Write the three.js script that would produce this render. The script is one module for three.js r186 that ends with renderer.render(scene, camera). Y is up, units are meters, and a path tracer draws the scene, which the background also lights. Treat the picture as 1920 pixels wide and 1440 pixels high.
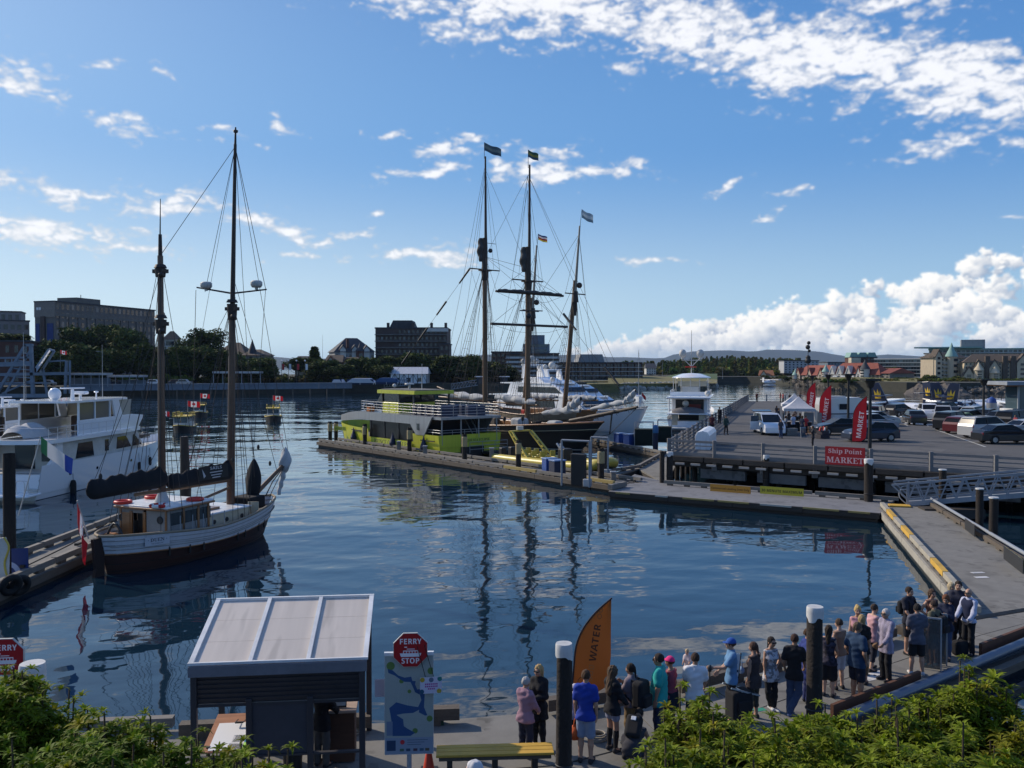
import*as THREE from 'three';
import{mergeGeometries,mergeVertices,toCreasedNormals}from 'three/addons/utils/BufferGeometryUtils.js';
import{RoundedBoxGeometry}from 'three/addons/geometries/RoundedBoxGeometry.js';
// ---------------------------------------------------------------- camera, sky, sun, exposure
const F=1610,EYE=8.15,PITCH=Math.atan(30/F);
const scene=new THREE.Scene();
const camera=new THREE.PerspectiveCamera(2*Math.atan(720/F)*180/Math.PI,4/3,0.3,20000);
camera.position.set(0,EYE,0);camera.rotation.x=-PITCH;scene.add(camera);
const renderer=new THREE.WebGLRenderer({antialias:true});
renderer.setSize(1024,768);renderer.toneMapping=THREE.LinearToneMapping;renderer.toneMappingExposure=1.0;
renderer.shadowMap.enabled=true;
const SUN=new THREE.Vector3(-0.71,0.545,-0.445).normalize();
const sun=new THREE.DirectionalLight(0xfff0dc,4.2);
sun.position.copy(SUN).multiplyScalar(300).add(new THREE.Vector3(0,0,-60));sun.target.position.set(0,0,-60);
sun.castShadow=true;Object.assign(sun.shadow.camera,{left:-150,right:150,top:150,bottom:-150,near:1,far:900});
sun.shadow.mapSize.set(4096,4096);scene.add(sun,sun.target);
let seed_=1;
function reseed(s){seed_=s>>>0||1;}
function rnd(){seed_=(seed_+0x6D2B79F5)|0;let t=Math.imul(seed_ ^(seed_>>>15),1|seed_);t=(t+Math.imul(t ^(t>>>7),61|t))^ t;return((t ^(t>>>14))>>>0)/ 4294967296;}
const rr=(a,b)=>a+(b-a)*rnd();
const clamp=(x,a=0,b=1)=>x<a?a:x>b?b:x;
const smooth=(a,b,x)=>{const t=clamp((x-a)/(b-a));return t*t*(3-2*t);};
const lerp=(a,b,t)=>a+(b-a)*t;
function hash2(x,y){let h=Math.imul(x,374761393)+Math.imul(y,668265263)|0;h=Math.imul(h ^(h>>>13),1274126177);return((h ^(h>>>16))>>>0)/ 4294967296;}
function vn(x,y,per=0){
let xi=Math.floor(x),yi=Math.floor(y);const fx=x-xi,fy=y-yi,u=fx*fx*fx*(fx*(fx*6-15)+10),v=fy*fy*fy*(fy*(fy*6-15)+10);
let x1=xi+1,y1=yi+1;
if(per){const m=(a)=>((a % per)+per)% per;xi=m(xi);x1=m(x1);yi=m(yi);y1=m(y1);}
const a=hash2(xi,yi),b=hash2(x1,yi),c=hash2(xi,y1),d=hash2(x1,y1);
return a+(b-a)*u+(c-a)*v+(a-b-c+d)*u*v;
}
function fbm(x,y,o=4,per=0){let s=0,a=0.5,n=0;for(let i=0;i<o;i++){s+=a*vn(x+i*17.3*(per?0:1),y-i*9.1*(per?0:1),per);n+=a;a*=0.5;x*=2;y*=2;per*=2;}return s/n;}
function cells(x,y){
const xi=Math.floor(x),yi=Math.floor(y);let m=9;for(let j=-1;j<2;j++)for(let i=-1;i<2;i++){const a=xi+i+.1+.8*hash2(xi+i,yi+j)- x,b=yi+j+.1+.8*hash2(xi+i+57,yi+j+131)- y,d=a*a+b*b;if(d<m)m=d;}return Math.sqrt(m);
}
(function makeSky(){
const W=4096,H=2048,data=new Float32Array(W*H*4),RAD=Math.PI/180;
const PATCH=[
[3,22.6,9,2.0,-.03,1.15],[-7,22.9,4,1.0,-.15,.9],[-2,21.2,5,1.2,-.1,.85],[12,20.9,8,2.3,-.12,1.15],[20,18.6,8,2.5,-.18,1.15],[27,16.6,6.5,2.3,-.12,1.1],[30,14.6,4.5,1.2,.1,.95],[26,12.9,3.2,.8,.12,.85],[30.5,12.6,2.5,.6,.1,.8],[24,21.5,6,1.6,-.2,.8],
[-14.5,23.2,2.0,.5,-.3,.6],[-29.6,16.4,3.2,1.2,-.2,.95],[-25.8,17.9,1.5,.5,-.1,.8],[-22,17.6,1.0,.25,0,.7],[-24.3,14.4,3.0,.45,-.12,.85],[-19.3,14.1,1.2,.3,-.1,.5],
[-28,10.3,7,1.0,-.1,.9],[-22,9.8,6,.8,-.08,.95],[-29,7.6,5,.8,-.04,1.05],[-24,7.0,4,.6,-.1,.9],[-15,8.9,4,.7,-.06,1.0],[-11.5,8.3,3,.5,-.05,.85],[-13,7.3,2.6,.3,0,.7],[-15.5,6.5,2,.25,0,.6],
[-14,15.1,1.3,.4,-.35,.9],[-17,13.9,1.5,.45,-.25,.85],[-19.2,14.8,1,.2,0,.6],[-8.3,14.7,1.4,.3,-.05,.9],[-5.8,12.9,2.4,.5,.02,1.1],[-4.6,14.0,2.4,.45,-.12,.85],[-2.6,14.6,1.3,.35,-.15,.8],[-.6,13.0,1.7,.5,.1,.95],
[2.6,12.6,2.6,.8,.0,1.15],[5.4,13.0,2.2,.75,-.03,1.15],[2,13.6,3.4,.7,0,.8],[8.6,13.3,1.8,.4,-.25,.8],[-5.5,7.3,3.4,.65,.0,1.0],[8.6,6.9,2.4,.3,.02,.95],[14.3,11.7,1.4,.3,.2,.9],[18.5,11.0,1.6,.25,.1,.85],[17.2,9.8,.9,.2,.1,.8],[22.3,14.0,1,.3,.1,.7],
[31,8.6,1,.25,.15,1],[-8.5,9.9,.8,.22,0,.95],[7,18.9,1.2,.5,-.2,.8],
];
const BINS=[];reseed(2024);
for(let i=0;i<900;i++){
const az=4.2+104*Math.pow(rnd(),1.45),top=(az<10?lerp(1.2,3.2,(az-4.2)/ 5.8):az<18.5?lerp(3.2,4.6,(az-10)/ 8.5):az<31?lerp(4.6,7.7,(az-18.5)/ 12.5):7.7 -(az-31)*.06)*(.93+.1*Math.sin(az*1.7)*Math.sin(az*.6)),r=Math.min(lerp(.35,1.25,Math.pow(rnd(),1.5)),top*.5),y=lerp(.5,top-r*.82,Math.pow(rnd(),.75)),p=[az,y,r,rnd()*.9-y*.16];
for(let k=Math.floor(az-r-.5);k<=az+r+.5;k++)(BINS[k]??=[]).push(p);
}
for(let j=0;j<H;j++){
const el=(j+0.5)/ H*180-90,se=Math.sin(el*RAD),ce=Math.cos(el*RAD);
for(let i=0;i<W;i++){
const th=((i+0.5)/ W-0.5)*2*Math.PI,dx=Math.cos(th)*ce,dz=Math.sin(th)*ce,o=(j*W+i)*4;
if(el<-0.5){data[o]=.5;data[o+1]=.62;data[o+2]=.74;data[o+3]=1;continue;}
const az=Math.atan2(dx,-dz)/ RAD,e=Math.max(0,el);
const cs=dx*SUN.x+se*SUN.y+dz*SUN.z;
const t=Math.pow(e/90,0.5),k=smooth(0,14.5,e);
let r=lerp(.62,.17,k),g=lerp(.82,.39,k),b=lerp(.93,.75,k);
const up=smooth(11,34,e);r=lerp(r,.066,up);g=lerp(g,.205,up);b=lerp(b,.55,up);
const zen=smooth(40,90,e);r=lerp(r,.06,zen);g=lerp(g,.15,zen);b=lerp(b,.42,zen);
const away=smooth(0.9,-0.1,cs);r*=lerp(1.12,.68,away);g*=lerp(1.06,.79,away);b*=lerp(1.02,.88,away);
const glow=Math.pow(Math.max(0,cs),6)*.34+Math.pow(Math.max(0,cs),40)*.8;r+=glow*.95;g+=glow*.96;b+=glow*.8;
let cov=0;
const wx=az+1.6*(fbm(az*.22,el*.5+40,3)- .5)*2,wy=el+.9*(fbm(az*.3+9,el*.6,3)- .5)*2;
if(el>3&&az>-48&&az<48)for(const p of PATCH){
const ax=wx-p[0],ay=wy-p[1];if(Math.abs(ax)>p[2]*2.2||Math.abs(ay)>p[3]*2.2+p[2])continue;
const qx=ax/p[2],qy=(ay-ax*p[4])/ p[3],d=qx*qx+qy*qy;
if(d<4)cov=Math.max(cov,p[5]*Math.exp(-d*.9));
}
else if(el>5)cov=.75*smooth(.5,.72,fbm(dx /(se+.12)*.8+5,dz /(se+.12)*.8,4));
if(cov>.03){
const w1=fbm(az*1.1+3,el*2.2,4)- .5,w2=fbm(az*1.1+40,el*2.2+9,4)- .5,qx=az*.62+el*.4+w1*1.1,qy=el*1.75-az*.16+w2*1.3;
const puff=.62*(1-1.25*cells(qx,qy))+.38*(1-1.25*cells(qx*2.1+9,qy*2.1+4)),n=.40*fbm(az*.42+20,el*1.1-az*.1,4)+.62*puff+.16*(fbm(az*5,el*11,3)- .5),q=cov*.62+n-.755;
const a=smooth(-.02,.40,q)*smooth(2.5,6,el)*.88,c=.74+.34*smooth(.08,.5,q);
r=lerp(r,c,a);g=lerp(g,c*1.0,a);b=lerp(b,c*1.02,a);
}
if(az>2&&az<112&&el<10.5){
const wx=az+.8*(fbm(az*1.9,el*2.4,5)- .5)*2,wy=el+.6*(fbm(az*1.9+30,el*2.4+7,5)- .5)*2,far=smooth(1.6,.4,el);
let best=-9,nx=0,ny=0,nz=1,al=0;const bin=BINS[Math.floor(az)]||[];
for(const p of bin){const ax=(wx-p[0])/ p[2],ay=(wy-p[1])/(p[2]*.82),d=ax*ax+ay*ay;if(d>=1)continue;const h=Math.sqrt(1-d),z=p[3]+h*p[2];al=Math.max(al,smooth(0,.30,1-Math.sqrt(d)));if(z>best){best=z;nx=ax;ny=ay;nz=h;}}
if(al>0){
let lit=.46+.74*(-.52*nx+.80*ny+.12*nz)+.4*(fbm(az*2.4+5,el*3.4,5)- .5);lit*=lerp(.62,1,smooth(.6,3.4,el));lit=clamp(lit+.12);
const cr=lerp(.34,1.12,lit),cg=lerp(.44,1.10,lit),cb=lerp(.60,1.06,lit),aa=al*lerp(1,.55,far);
r=lerp(r,cr,aa);g=lerp(g,cg,aa);b=lerp(b,cb,aa);
}
const low=smooth(1.5,.2,el)*smooth(4,9,az)*.45;r=lerp(r,.70,low);g=lerp(g,.80,low);b=lerp(b,.88,low);
}
data[o]=r;data[o+1]=g;data[o+2]=b;data[o+3]=1;
}
}
const tx=new THREE.DataTexture(data,W,H,THREE.RGBAFormat,THREE.FloatType);
tx.mapping=THREE.EquirectangularReflectionMapping;tx.magFilter=tx.minFilter=THREE.LinearFilter;tx.needsUpdate=true;
scene.background=tx;scene.environment=tx;
})();
// ---------------------------------------------------------------- helpers
const V=(x,y,z)=>new THREE.Vector3(x,y,z);
const cP=Math.cos(PITCH),sP=Math.sin(PITCH);
function ray(px,py){const u=(px-960)/ F,v=(720-py)/ F;return V(u,v*cP-sP,-(cP+v*sP));}
function at(px,py,D){const d=ray(px,py);return d.multiplyScalar(D / -d.z).add(V(0,EYE,0));}
function on(px,py,h){const d=ray(px,py),t=(h-EYE)/ d.y;return d.multiplyScalar(t).add(V(0,EYE,0));}
const col=(r,g,b)=>new THREE.Color().setRGB(r,g===undefined?r:g,b===undefined?r:b);
const names={};
function numbered(n){const k=names[n]=(names[n]??-1)+1;return k?n+'_'+String(k).padStart(3,'0'):n;}
function tag(o,label,category,group,kind){o.userData={...o.userData,label,category};if(group)o.userData.group=group;if(kind)o.userData.kind=kind;return o;}
function thing(name,label,category,p=V(0,0,0),ry=0,group){const o=new THREE.Group();o.name=numbered(name);o.position.copy(p);o.rotation.y=ry;tag(o,label,category,group);scene.add(o);return o;}
function copyOf(root,label,p,ry){const r=root.clone();r.name=numbered(root.name.replace(/_\d+$/,''));r.userData={...root.userData};if(label)r.userData.label=label;if(p)r.position.copy(p);if(ry !==undefined)r.rotation.y=ry;scene.add(r);return r;}
function boxUV(g){
const p=g.attributes.position,n=g.attributes.normal,uv=new Float32Array(p.count*2);
for(let i=0;i<p.count;i++){
const ax=Math.abs(n.getX(i)),ay=Math.abs(n.getY(i)),az=Math.abs(n.getZ(i)),x=p.getX(i),y=p.getY(i),z=p.getZ(i);
if(ay>=ax&&ay>=az){uv[i*2]=x;uv[i*2+1]=z;}else if(ax>=az){uv[i*2]=z;uv[i*2+1]=y;}else{uv[i*2]=x;uv[i*2+1]=y;}
}
g.setAttribute('uv',new THREE.BufferAttribute(uv,2));return g;
}
const Q=new THREE.Quaternion(),M4=new THREE.Matrix4(),E3=new THREE.Euler(),ONE=V(1,1,1),UPV=V(0,1,0);
class Bld{
constructor(){this.a=[];}
add(g,m){g=g.index?g.toNonIndexed():g;if(m)g.applyMatrix4(m);for(const k of Object.keys(g.attributes))if(!['position','normal','uv','color'].includes(k))g.deleteAttribute(k);this.a.push(g);return this;}
put(g,x,y,z,ry=0,rx=0,rz=0){return this.add(g,M4.compose(V(x,y,z),Q.setFromEuler(E3.set(rx,ry,rz,'YXZ')),ONE));}
box(w,h,d,x=0,y=0,z=0,ry=0,rx=0,rz=0){return this.put(new THREE.BoxGeometry(w,h,d),x,y,z,ry,rx,rz);}
rbox(w,h,d,r,x=0,y=0,z=0,ry=0,rx=0,rz=0,s=2){return this.put(new RoundedBoxGeometry(w,h,d,s,Math.min(r,w/2.01,h/2.01,d/2.01)),x,y,z,ry,rx,rz);}
bar(a,b,w,h=w){
const d=b.clone().sub(a),L=d.length(),z=d.normalize(),x=V(z.z,0,-z.x);if(x.lengthSq()<1e-6)x.set(1,0,0);x.normalize();const y=z.clone().cross(x);
const m=new THREE.Matrix4().makeBasis(x,y,z).setPosition(a.clone().add(b).multiplyScalar(.5));return this.add(new THREE.BoxGeometry(w,h,L),m);
}
rod(a,b,r,r2=r,n=6,open=false){
const d=b.clone().sub(a),L=d.length();const g=new THREE.CylinderGeometry(r2,r,L,n,1,open);
return this.add(g,M4.compose(a.clone().add(b).multiplyScalar(.5),Q.setFromUnitVectors(UPV,d.normalize()),ONE));
}
line(pts,r,n=5){for(let i=1;i<pts.length;i++)this.rod(pts[i-1],pts[i],r,r,n,true);return this;}
tube(pts,r,seg=24,n=6,closed=false){return this.add(new THREE.TubeGeometry(new THREE.CatmullRomCurve3(pts,closed),seg,r,n,closed));}
cyl(r,r2,h,x,y,z,n=16){return this.put(new THREE.CylinderGeometry(r2,r,h,n),x,y+h/2,z);}
lathe(p,x,y,z,n=20){return this.put(new THREE.LatheGeometry(p.map((q)=>new THREE.Vector2(q[0],q[1])),n),x,y,z);}
ball(r,x,y,z,sx=1,sy=1,sz=1,n=12){const g=new THREE.SphereGeometry(r,n,Math.max(6,n*.7|0));g.scale(sx,sy,sz);return this.put(g,x,y,z);}
prism(pts,d,m,bevel=0){
const s=new THREE.Shape(pts.map((p)=>new THREE.Vector2(p[0],p[1]))),g=new THREE.ExtrudeGeometry(s,{depth:d-2*bevel,bevelEnabled:bevel>0,bevelSize:bevel,bevelThickness:bevel,bevelSegments:2,curveSegments:8,steps:1});
g.translate(0,0,-d/2+bevel);return this.add(g,m);
}
slab(pts,y0,y1){
const s=new THREE.Shape(pts.map((p)=>new THREE.Vector2(p[0],-p[1]))),g=new THREE.ExtrudeGeometry(s,{depth:y1-y0,bevelEnabled:false});g.rotateX(-Math.PI/2);g.translate(0,y0,0);return this.add(g);
}
grid(fn,nu,nv,crease=0.6){
const pos=[],idx=[];for(let i=0;i<=nu;i++)for(let j=0;j<=nv;j++)pos.push(...fn(i/nu,j/nv));
for(let i=0;i<nu;i++)for(let j=0;j<nv;j++){const a=i*(nv+1)+j,b=a+nv+1;idx.push(a,b,a+1,b,b+1,a+1);}
const g=new THREE.BufferGeometry();g.setAttribute('position',new THREE.Float32BufferAttribute(pos,3));g.setIndex(idx);g.computeVertexNormals();g.setAttribute('uv',new THREE.Float32BufferAttribute(new Float32Array(pos.length/3*2),2));
return this.add(crease?toCreasedNormals(g,crease):g);
}
geo(keepUV){const g=this.a.length===1?this.a[0]:mergeGeometries(this.a);return keepUV?g:boxUV(g);}
mesh(name,mat,parent,keepUV){if(!this.a.length)return null;const m=new THREE.Mesh(this.geo(keepUV),mat);m.name=parent?name:numbered(name);m.castShadow=m.receiveShadow=true;(parent||scene).add(m);return m;}
}
const B=()=>new Bld();
function solo(bld,name,mat,label,category,group,kind){return tag(bld.mesh(name,mat),label,category,group,kind);}
function struct(bld,name,mat){const m=bld.mesh(name,mat);m.userData.kind='structure';return m;}
function stuff(m){if(m)m.userData.kind='stuff';return m;}
// ---------------------------------------------------------------- textures and materials
function tex(n,fn,srgb=true,rep=1){
const d=new Uint8Array(n*n*4);for(let y=0;y<n;y++)for(let x=0;x<n;x++){const c=fn(x/n,y/n),o=(y*n+x)*4;const q=(v)=>clamp(srgb?(v<=.0031308?v*12.92:1.055*Math.pow(v,1/2.4)- .055):v)*255;d[o]=q(c[0]);d[o+1]=q(c[1]);d[o+2]=q(c[2]);d[o+3]=255;}
const t=new THREE.DataTexture(d,n,n);t.wrapS=t.wrapT=THREE.RepeatWrapping;t.magFilter=THREE.LinearFilter;t.minFilter=THREE.LinearMipmapLinearFilter;t.generateMipmaps=true;if(srgb)t.colorSpace=THREE.SRGBColorSpace;t.repeat.set(rep,rep);t.needsUpdate=true;return t;
}
const mono=(f)=>(x,y)=>{const v=f(x,y);return[v,v,v];};
const T={
grime:tex(512,mono((x,y)=>.62+.34*fbm(x*6,y*6,5,6)+.1*(fbm(x*60,y*60,2,60)- .5)),true,.25),
wood:tex(512,(x,y)=>{const g=.55+.3*fbm(x*3,y*60,3,0)+.22*fbm(x*8,y*8,4,8);return[g,g*.97,g*.92];},true,.5),
deck:tex(1024,mono((x,y)=>{const s=smooth(.52,.75,fbm(x*7+3,y*7,5,7));return .80+.24*fbm(x*24,y*24,4,24)- .34*s*fbm(x*3,y*3,2,3)- .22*smooth(.70,.74,vn(x*40+3,y*40,40))*smooth(.55,.7,vn(x*9,y*9,9))+.1*(hash2(x*1024|0,y*1024|0)- .5);}),true,.14),
asphalt:tex(1024,mono((x,y)=>.72+.22*fbm(x*5,y*5,5,5)+.12*(fbm(x*200,y*200,2,200)- .5)- .18*smooth(.6,.7,fbm(x*9+4,y*9,4,9))),true,.07),
cloth:tex(256,mono((x,y)=>.82+.16*fbm(x*8,y*8,4,8)+.06*(hash2(x*256|0,y*256|0)- .5)),true,1.6),
bark:tex(512,mono((x,y)=>.45+.5*fbm(x*40,y*6,4,0)+.12*(fbm(x*9,y*9,3,9)- .5)),true,.6),
bumpFine:tex(512,mono((x,y)=>fbm(x*40,y*40,4,40)),false,.5),
plaid:tex(128,mono((x,y)=>.55+.25*(((x*16|0)+(y*16|0))% 2)+.2*((x*8|0)% 2)),true,2.2),floral:tex(256,mono((x,y)=>.95-.6*smooth(.5,.56,fbm(x*14,y*14,3,14))),true,1.5),
streak:tex(512,mono((x,y)=>.8+.2*fbm(x*30,y*2,4,0)- .16*smooth(.6,.8,fbm(x*22+5,y*3,3,0))),true,.2),
};
const MATS={};
function mat(key,c,o={}){
if(MATS[key])return MATS[key];
const{map,bump,...rest}=o,m=new THREE.MeshPhysicalMaterial({color:c,roughness:.8,metalness:0,...rest});
if(map)m.map=T[map];if(bump){m.bumpMap=T.bumpFine;m.bumpScale=bump;}m.name=key;return MATS[key]=m;
}
const K={
deckWood:mat('deckWood',col(.20,.19,.17),{map:'wood',bump:.004}),timber:mat('timber',col(.125,.105,.085),{map:'wood',bump:.006}),timberDark:mat('timberDark',col(.05,.042,.036),{map:'wood',bump:.006}),timberGrey:mat('timberGrey',col(.215,.205,.19),{map:'wood',bump:.004}),rail:mat('rail',col(.21,.21,.22),{map:'wood'}),
concrete:mat('concrete',col(.195,.188,.17),{map:'deck',bump:.003,roughness:.93}),concreteDark:mat('concreteDark',col(.15,.15,.15),{map:'deck',roughness:.95}),asphalt:mat('asphalt',col(.10,.097,.095),{map:'asphalt',roughness:.95,bump:.004}),
black:mat('black',col(.012),{roughness:.6}),rubber:mat('rubber',col(.014),{roughness:.85,map:'grime'}),tar:mat('tar',col(.032,.024,.019),{map:'bark',bump:.012,roughness:.9}),
white:mat('white',col(.78,.79,.80),{roughness:.35,map:'streak'}),gel:mat('gel',col(.80,.81,.82),{roughness:.18,clearcoat:.5}),offwhite:mat('offwhite',col(.66,.65,.6),{roughness:.6,map:'grime'}),cream:mat('cream',col(.62,.55,.40),{roughness:.6,map:'grime'}),whiteCap:mat('whiteCap',col(.75,.75,.73),{roughness:.6,map:'grime'}),
glass:mat('glass',col(.02,.025,.03),{roughness:.04,metalness:0,specularIntensity:1}),glassBlue:mat('glassBlue',col(.05,.08,.1),{roughness:.05}),pane:mat('pane',col(.9,.95,.95),{roughness:.02,transmission:1,thickness:0}),
steel:mat('steel',col(.55,.56,.58),{metalness:.85,roughness:.35}),alu:mat('alu',col(.48,.50,.52),{metalness:.3,roughness:.5,map:'grime'}),greyPaint:mat('greyPaint',col(.30,.33,.37),{roughness:.55,map:'grime'}),darkMetal:mat('darkMetal',col(.035,.037,.04),{roughness:.5,metalness:.3}),blueGrey:mat('blueGrey',col(.16,.20,.25),{roughness:.6,map:'grime'}),
spar:mat('spar',col(.105,.042,.02),{roughness:.4,map:'wood',clearcoat:.3}),sparPale:mat('sparPale',col(.17,.095,.045),{roughness:.45,map:'wood'}),sparDark:mat('sparDark',col(.045,.03,.022),{roughness:.6,map:'wood'}),varnish:mat('varnish',col(.30,.135,.045),{roughness:.35,map:'wood',clearcoat:.4}),rope:mat('rope',col(.05,.045,.04),{roughness:.9}),ropePale:mat('ropePale',col(.3,.27,.22),{roughness:.9}),
red:mat('red',col(.55,.02,.025),{roughness:.55,map:'cloth'}),redPlastic:mat('redPlastic',col(.6,.035,.02),{roughness:.4}),yellow:mat('yellow',col(.70,.52,.08),{roughness:.6,map:'grime'}),yellowPaint:mat('yellowPaint',col(.68,.41,.06),{roughness:.7,map:'grime'}),lime:mat('lime',col(.56,.58,.04),{roughness:.35,map:'streak'}),orange:mat('orange',col(.62,.17,.02),{roughness:.6,map:'cloth'}),navy:mat('navy',col(.012,.02,.055),{roughness:.6,map:'cloth'}),blue:mat('blue',col(.02,.08,.32),{roughness:.55,map:'grime'}),blackCloth:mat('blackCloth',col(.012,.012,.014),{roughness:.95,map:'cloth'}),canvas:mat('canvas',col(.46,.47,.47),{roughness:.9,map:'cloth'}),tent:mat('tent',col(.58,.58,.6),{roughness:.8,map:'cloth',transmission:.15}),orangeSeat:mat('orangeSeat',col(.5,.2,.06),{roughness:.7,map:'wood'}),silver:mat('silver',col(.33,.34,.35),{roughness:.35,metalness:.4,map:'streak'}),
brick:mat('brick',col(.12,.055,.04),{map:'grime',roughness:.9}),beige:mat('beige',col(.42,.35,.26),{map:'streak',roughness:.9}),stone:mat('stone',col(.26,.245,.22),{map:'grime',roughness:.95}),slate:mat('slate',col(.05,.055,.065),{map:'grime',roughness:.8}),roofRed:mat('roofRed',col(.27,.07,.045),{map:'grime',roughness:.85}),roofBrown:mat('roofBrown',col(.13,.10,.075),{map:'grime',roughness:.9}),copper:mat('copper',col(.22,.38,.34),{map:'streak',roughness:.7}),
};
function canvasTex(w,h,draw){const c=document.createElement('canvas');c.width=w;c.height=h;const g=c.getContext('2d');draw(g,w,h);const t=new THREE.CanvasTexture(c);t.colorSpace=THREE.SRGBColorSpace;t.magFilter=THREE.LinearFilter;return t;}
function printMat(key,w,h,draw,o={}){return MATS[key]??=new THREE.MeshPhysicalMaterial({map:canvasTex(w,h,draw),roughness:.6,name:key,...o});}
function plate(w,h){return new THREE.PlaneGeometry(w,h);}
// ---------------------------------------------------------------- water
function waveTex(n,waves,kmin,kmax,pw,sd,spread){
reseed(sd);const W=[];let tot=0;
for(let i=0;i<waves;i++){const k=kmin*Math.pow(kmax/kmin,i /(waves-1)),a=1.35+(rnd()+rnd()- 1)*spread,kx=Math.round(k*Math.cos(a)),ky=Math.round(k*Math.sin(a)),kk=Math.hypot(kx,ky)||1,amp=Math.pow(kk,-pw);W.push([kx,ky,amp,rnd()*6.283]);tot+=amp*amp;}
const h=new Float32Array(n*n),s=.16/Math.sqrt(tot/2);
for(const[kx,ky,amp,ph]of W){const cx=new Float32Array(n),sx=new Float32Array(n);for(let x=0;x<n;x++){const t=6.2831853*kx*x/n+ph;cx[x]=Math.cos(t);sx[x]=Math.sin(t);}for(let y=0;y<n;y++){const t=6.2831853*ky*y/n,c=Math.cos(t)*amp*s,d=Math.sin(t)*amp*s;for(let x=0;x<n;x++)h[y*n+x]+=sx[x]*c+cx[x]*d;}}
const d=new Float32Array(n*n*4);for(let i=0;i<n*n;i++){d[i*4]=d[i*4+1]=d[i*4+2]=.5+h[i];d[i*4+3]=1;}
const t=new THREE.DataTexture(d,n,n,THREE.RGBAFormat,THREE.FloatType);t.wrapS=t.wrapT=THREE.RepeatWrapping;t.magFilter=THREE.LinearFilter;t.needsUpdate=true;return t;
}
function toNormals(t,n,metres,height){
const h=t.image.data,d=new Float32Array(n*n*4),q=height /(2*metres/n);
for(let y=0;y<n;y++)for(let x=0;x<n;x++){const g=(a,b)=>h[(((b+n)% n)*n+(a+n)% n)*4],nx=-(g(x+1,y)- g(x-1,y))*q,ny=-(g(x,y+1)- g(x,y-1))*q,l=1/Math.hypot(nx,ny,1),o=(y*n+x)*4;d[o]=nx*l*.5+.5;d[o+1]=ny*l*.5+.5;d[o+2]=l*.5+.5;d[o+3]=1;}
const r=new THREE.DataTexture(d,n,n,THREE.RGBAFormat,THREE.FloatType);r.wrapS=r.wrapT=THREE.RepeatWrapping;r.magFilter=THREE.LinearFilter;r.needsUpdate=true;r.repeat.set(1/metres,1/metres);return r;
}
(function makeWater(){
const fine=waveTex(1024,70,7,80,1.55,5,1.5);fine.repeat.set(1/19,1/19);
const swell=toNormals(waveTex(512,40,5,42,1.35,9,1.3),512,83,.115);
const m=new THREE.MeshPhysicalMaterial({name:'sea',color:col(.006,.021,.037),roughness:.03,ior:1.52,bumpMap:fine,bumpScale:.0185,normalMap:swell,normalScale:new THREE.Vector2(1,1)});
const b=B();b.put(new THREE.PlaneGeometry(16000,12000),0,0,-5600,0,-Math.PI/2);
struct(b,'water',m);
})();
// ---------------------------------------------------------------- floats, pier, fences, piles
const DK=0.5,PH=2.15;
const mid=(a,b,t=.5)=>a.clone().lerp(b,t);
const lv=(p,y)=>V(p.x,y,p.z);
function bullRail(t,a,b,y,o={}){
const L=a.distanceTo(b),n=Math.max(1,Math.round(L /(o.len||3.6))),w=o.w||.2,lift=o.lift??.12;
for(let i=0;i<n;i++){
const p=mid(a,b,(i+.02)/ n),q=mid(a,b,(i+.98)/ n),m=o.mat||K.timberGrey,use=o.paint&&o.paint(i,n)||m;
const bl=B();bl.bar(lv(p,y+lift+w/2),lv(q,y+lift+w/2),w,w);bl.mesh('rail_timber',use,t);
if(lift>.02){const k=Math.max(2,Math.round(p.distanceTo(q)/ 1.3));for(let j=0;j<k;j++){const c=B(),s=mid(p,q,(j+.2)/ k),e=mid(p,q,(j+.5)/ k);c.bar(lv(s,y+lift/2),lv(e,y+lift/2),w*.9,lift);c.mesh('block',K.timber,t);}}
}
}
function floatDock(label,corners,o={}){
const t=thing(o.name||'floating_dock',label,'dock',V(0,0,0),0,o.group),pts=corners.map((p)=>[p.x,p.z]),c=corners.reduce((s,p)=>s.add(p),V(0,0,0)).divideScalar(corners.length);
const y=o.y??DK,ins=corners.map((p)=>[lerp(p.x,c.x,.01)+0,lerp(p.z,c.z,.01)]);
B().slab(pts,y-.12,y).mesh('deck',o.deck||K.concrete,t);
B().slab(ins,-.6,y-.13).mesh('pontoon',o.pontoon||K.timberDark,t);
for(const[i,j]of o.faces||[[0,1]]){
const a=corners[i],b=corners[j],L=a.distanceTo(b),n=Math.max(1,Math.round(L/4)),nrm=V(-(b.z-a.z),0,b.x-a.x).normalize();if(nrm.dot(V(c.x-a.x,0,c.z-a.z))>0)nrm.negate();
for(let k=0;k<n;k++){const p=mid(a,b,(k+.005)/ n).addScaledVector(nrm,.06),q=mid(a,b,(k+.995)/ n).addScaledVector(nrm,.06);const m=B();m.bar(lv(p,y-.16),lv(q,y-.16),.1,.3);m.mesh('face_board',o.face||K.timber,t);}
}
return t;
}
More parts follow.
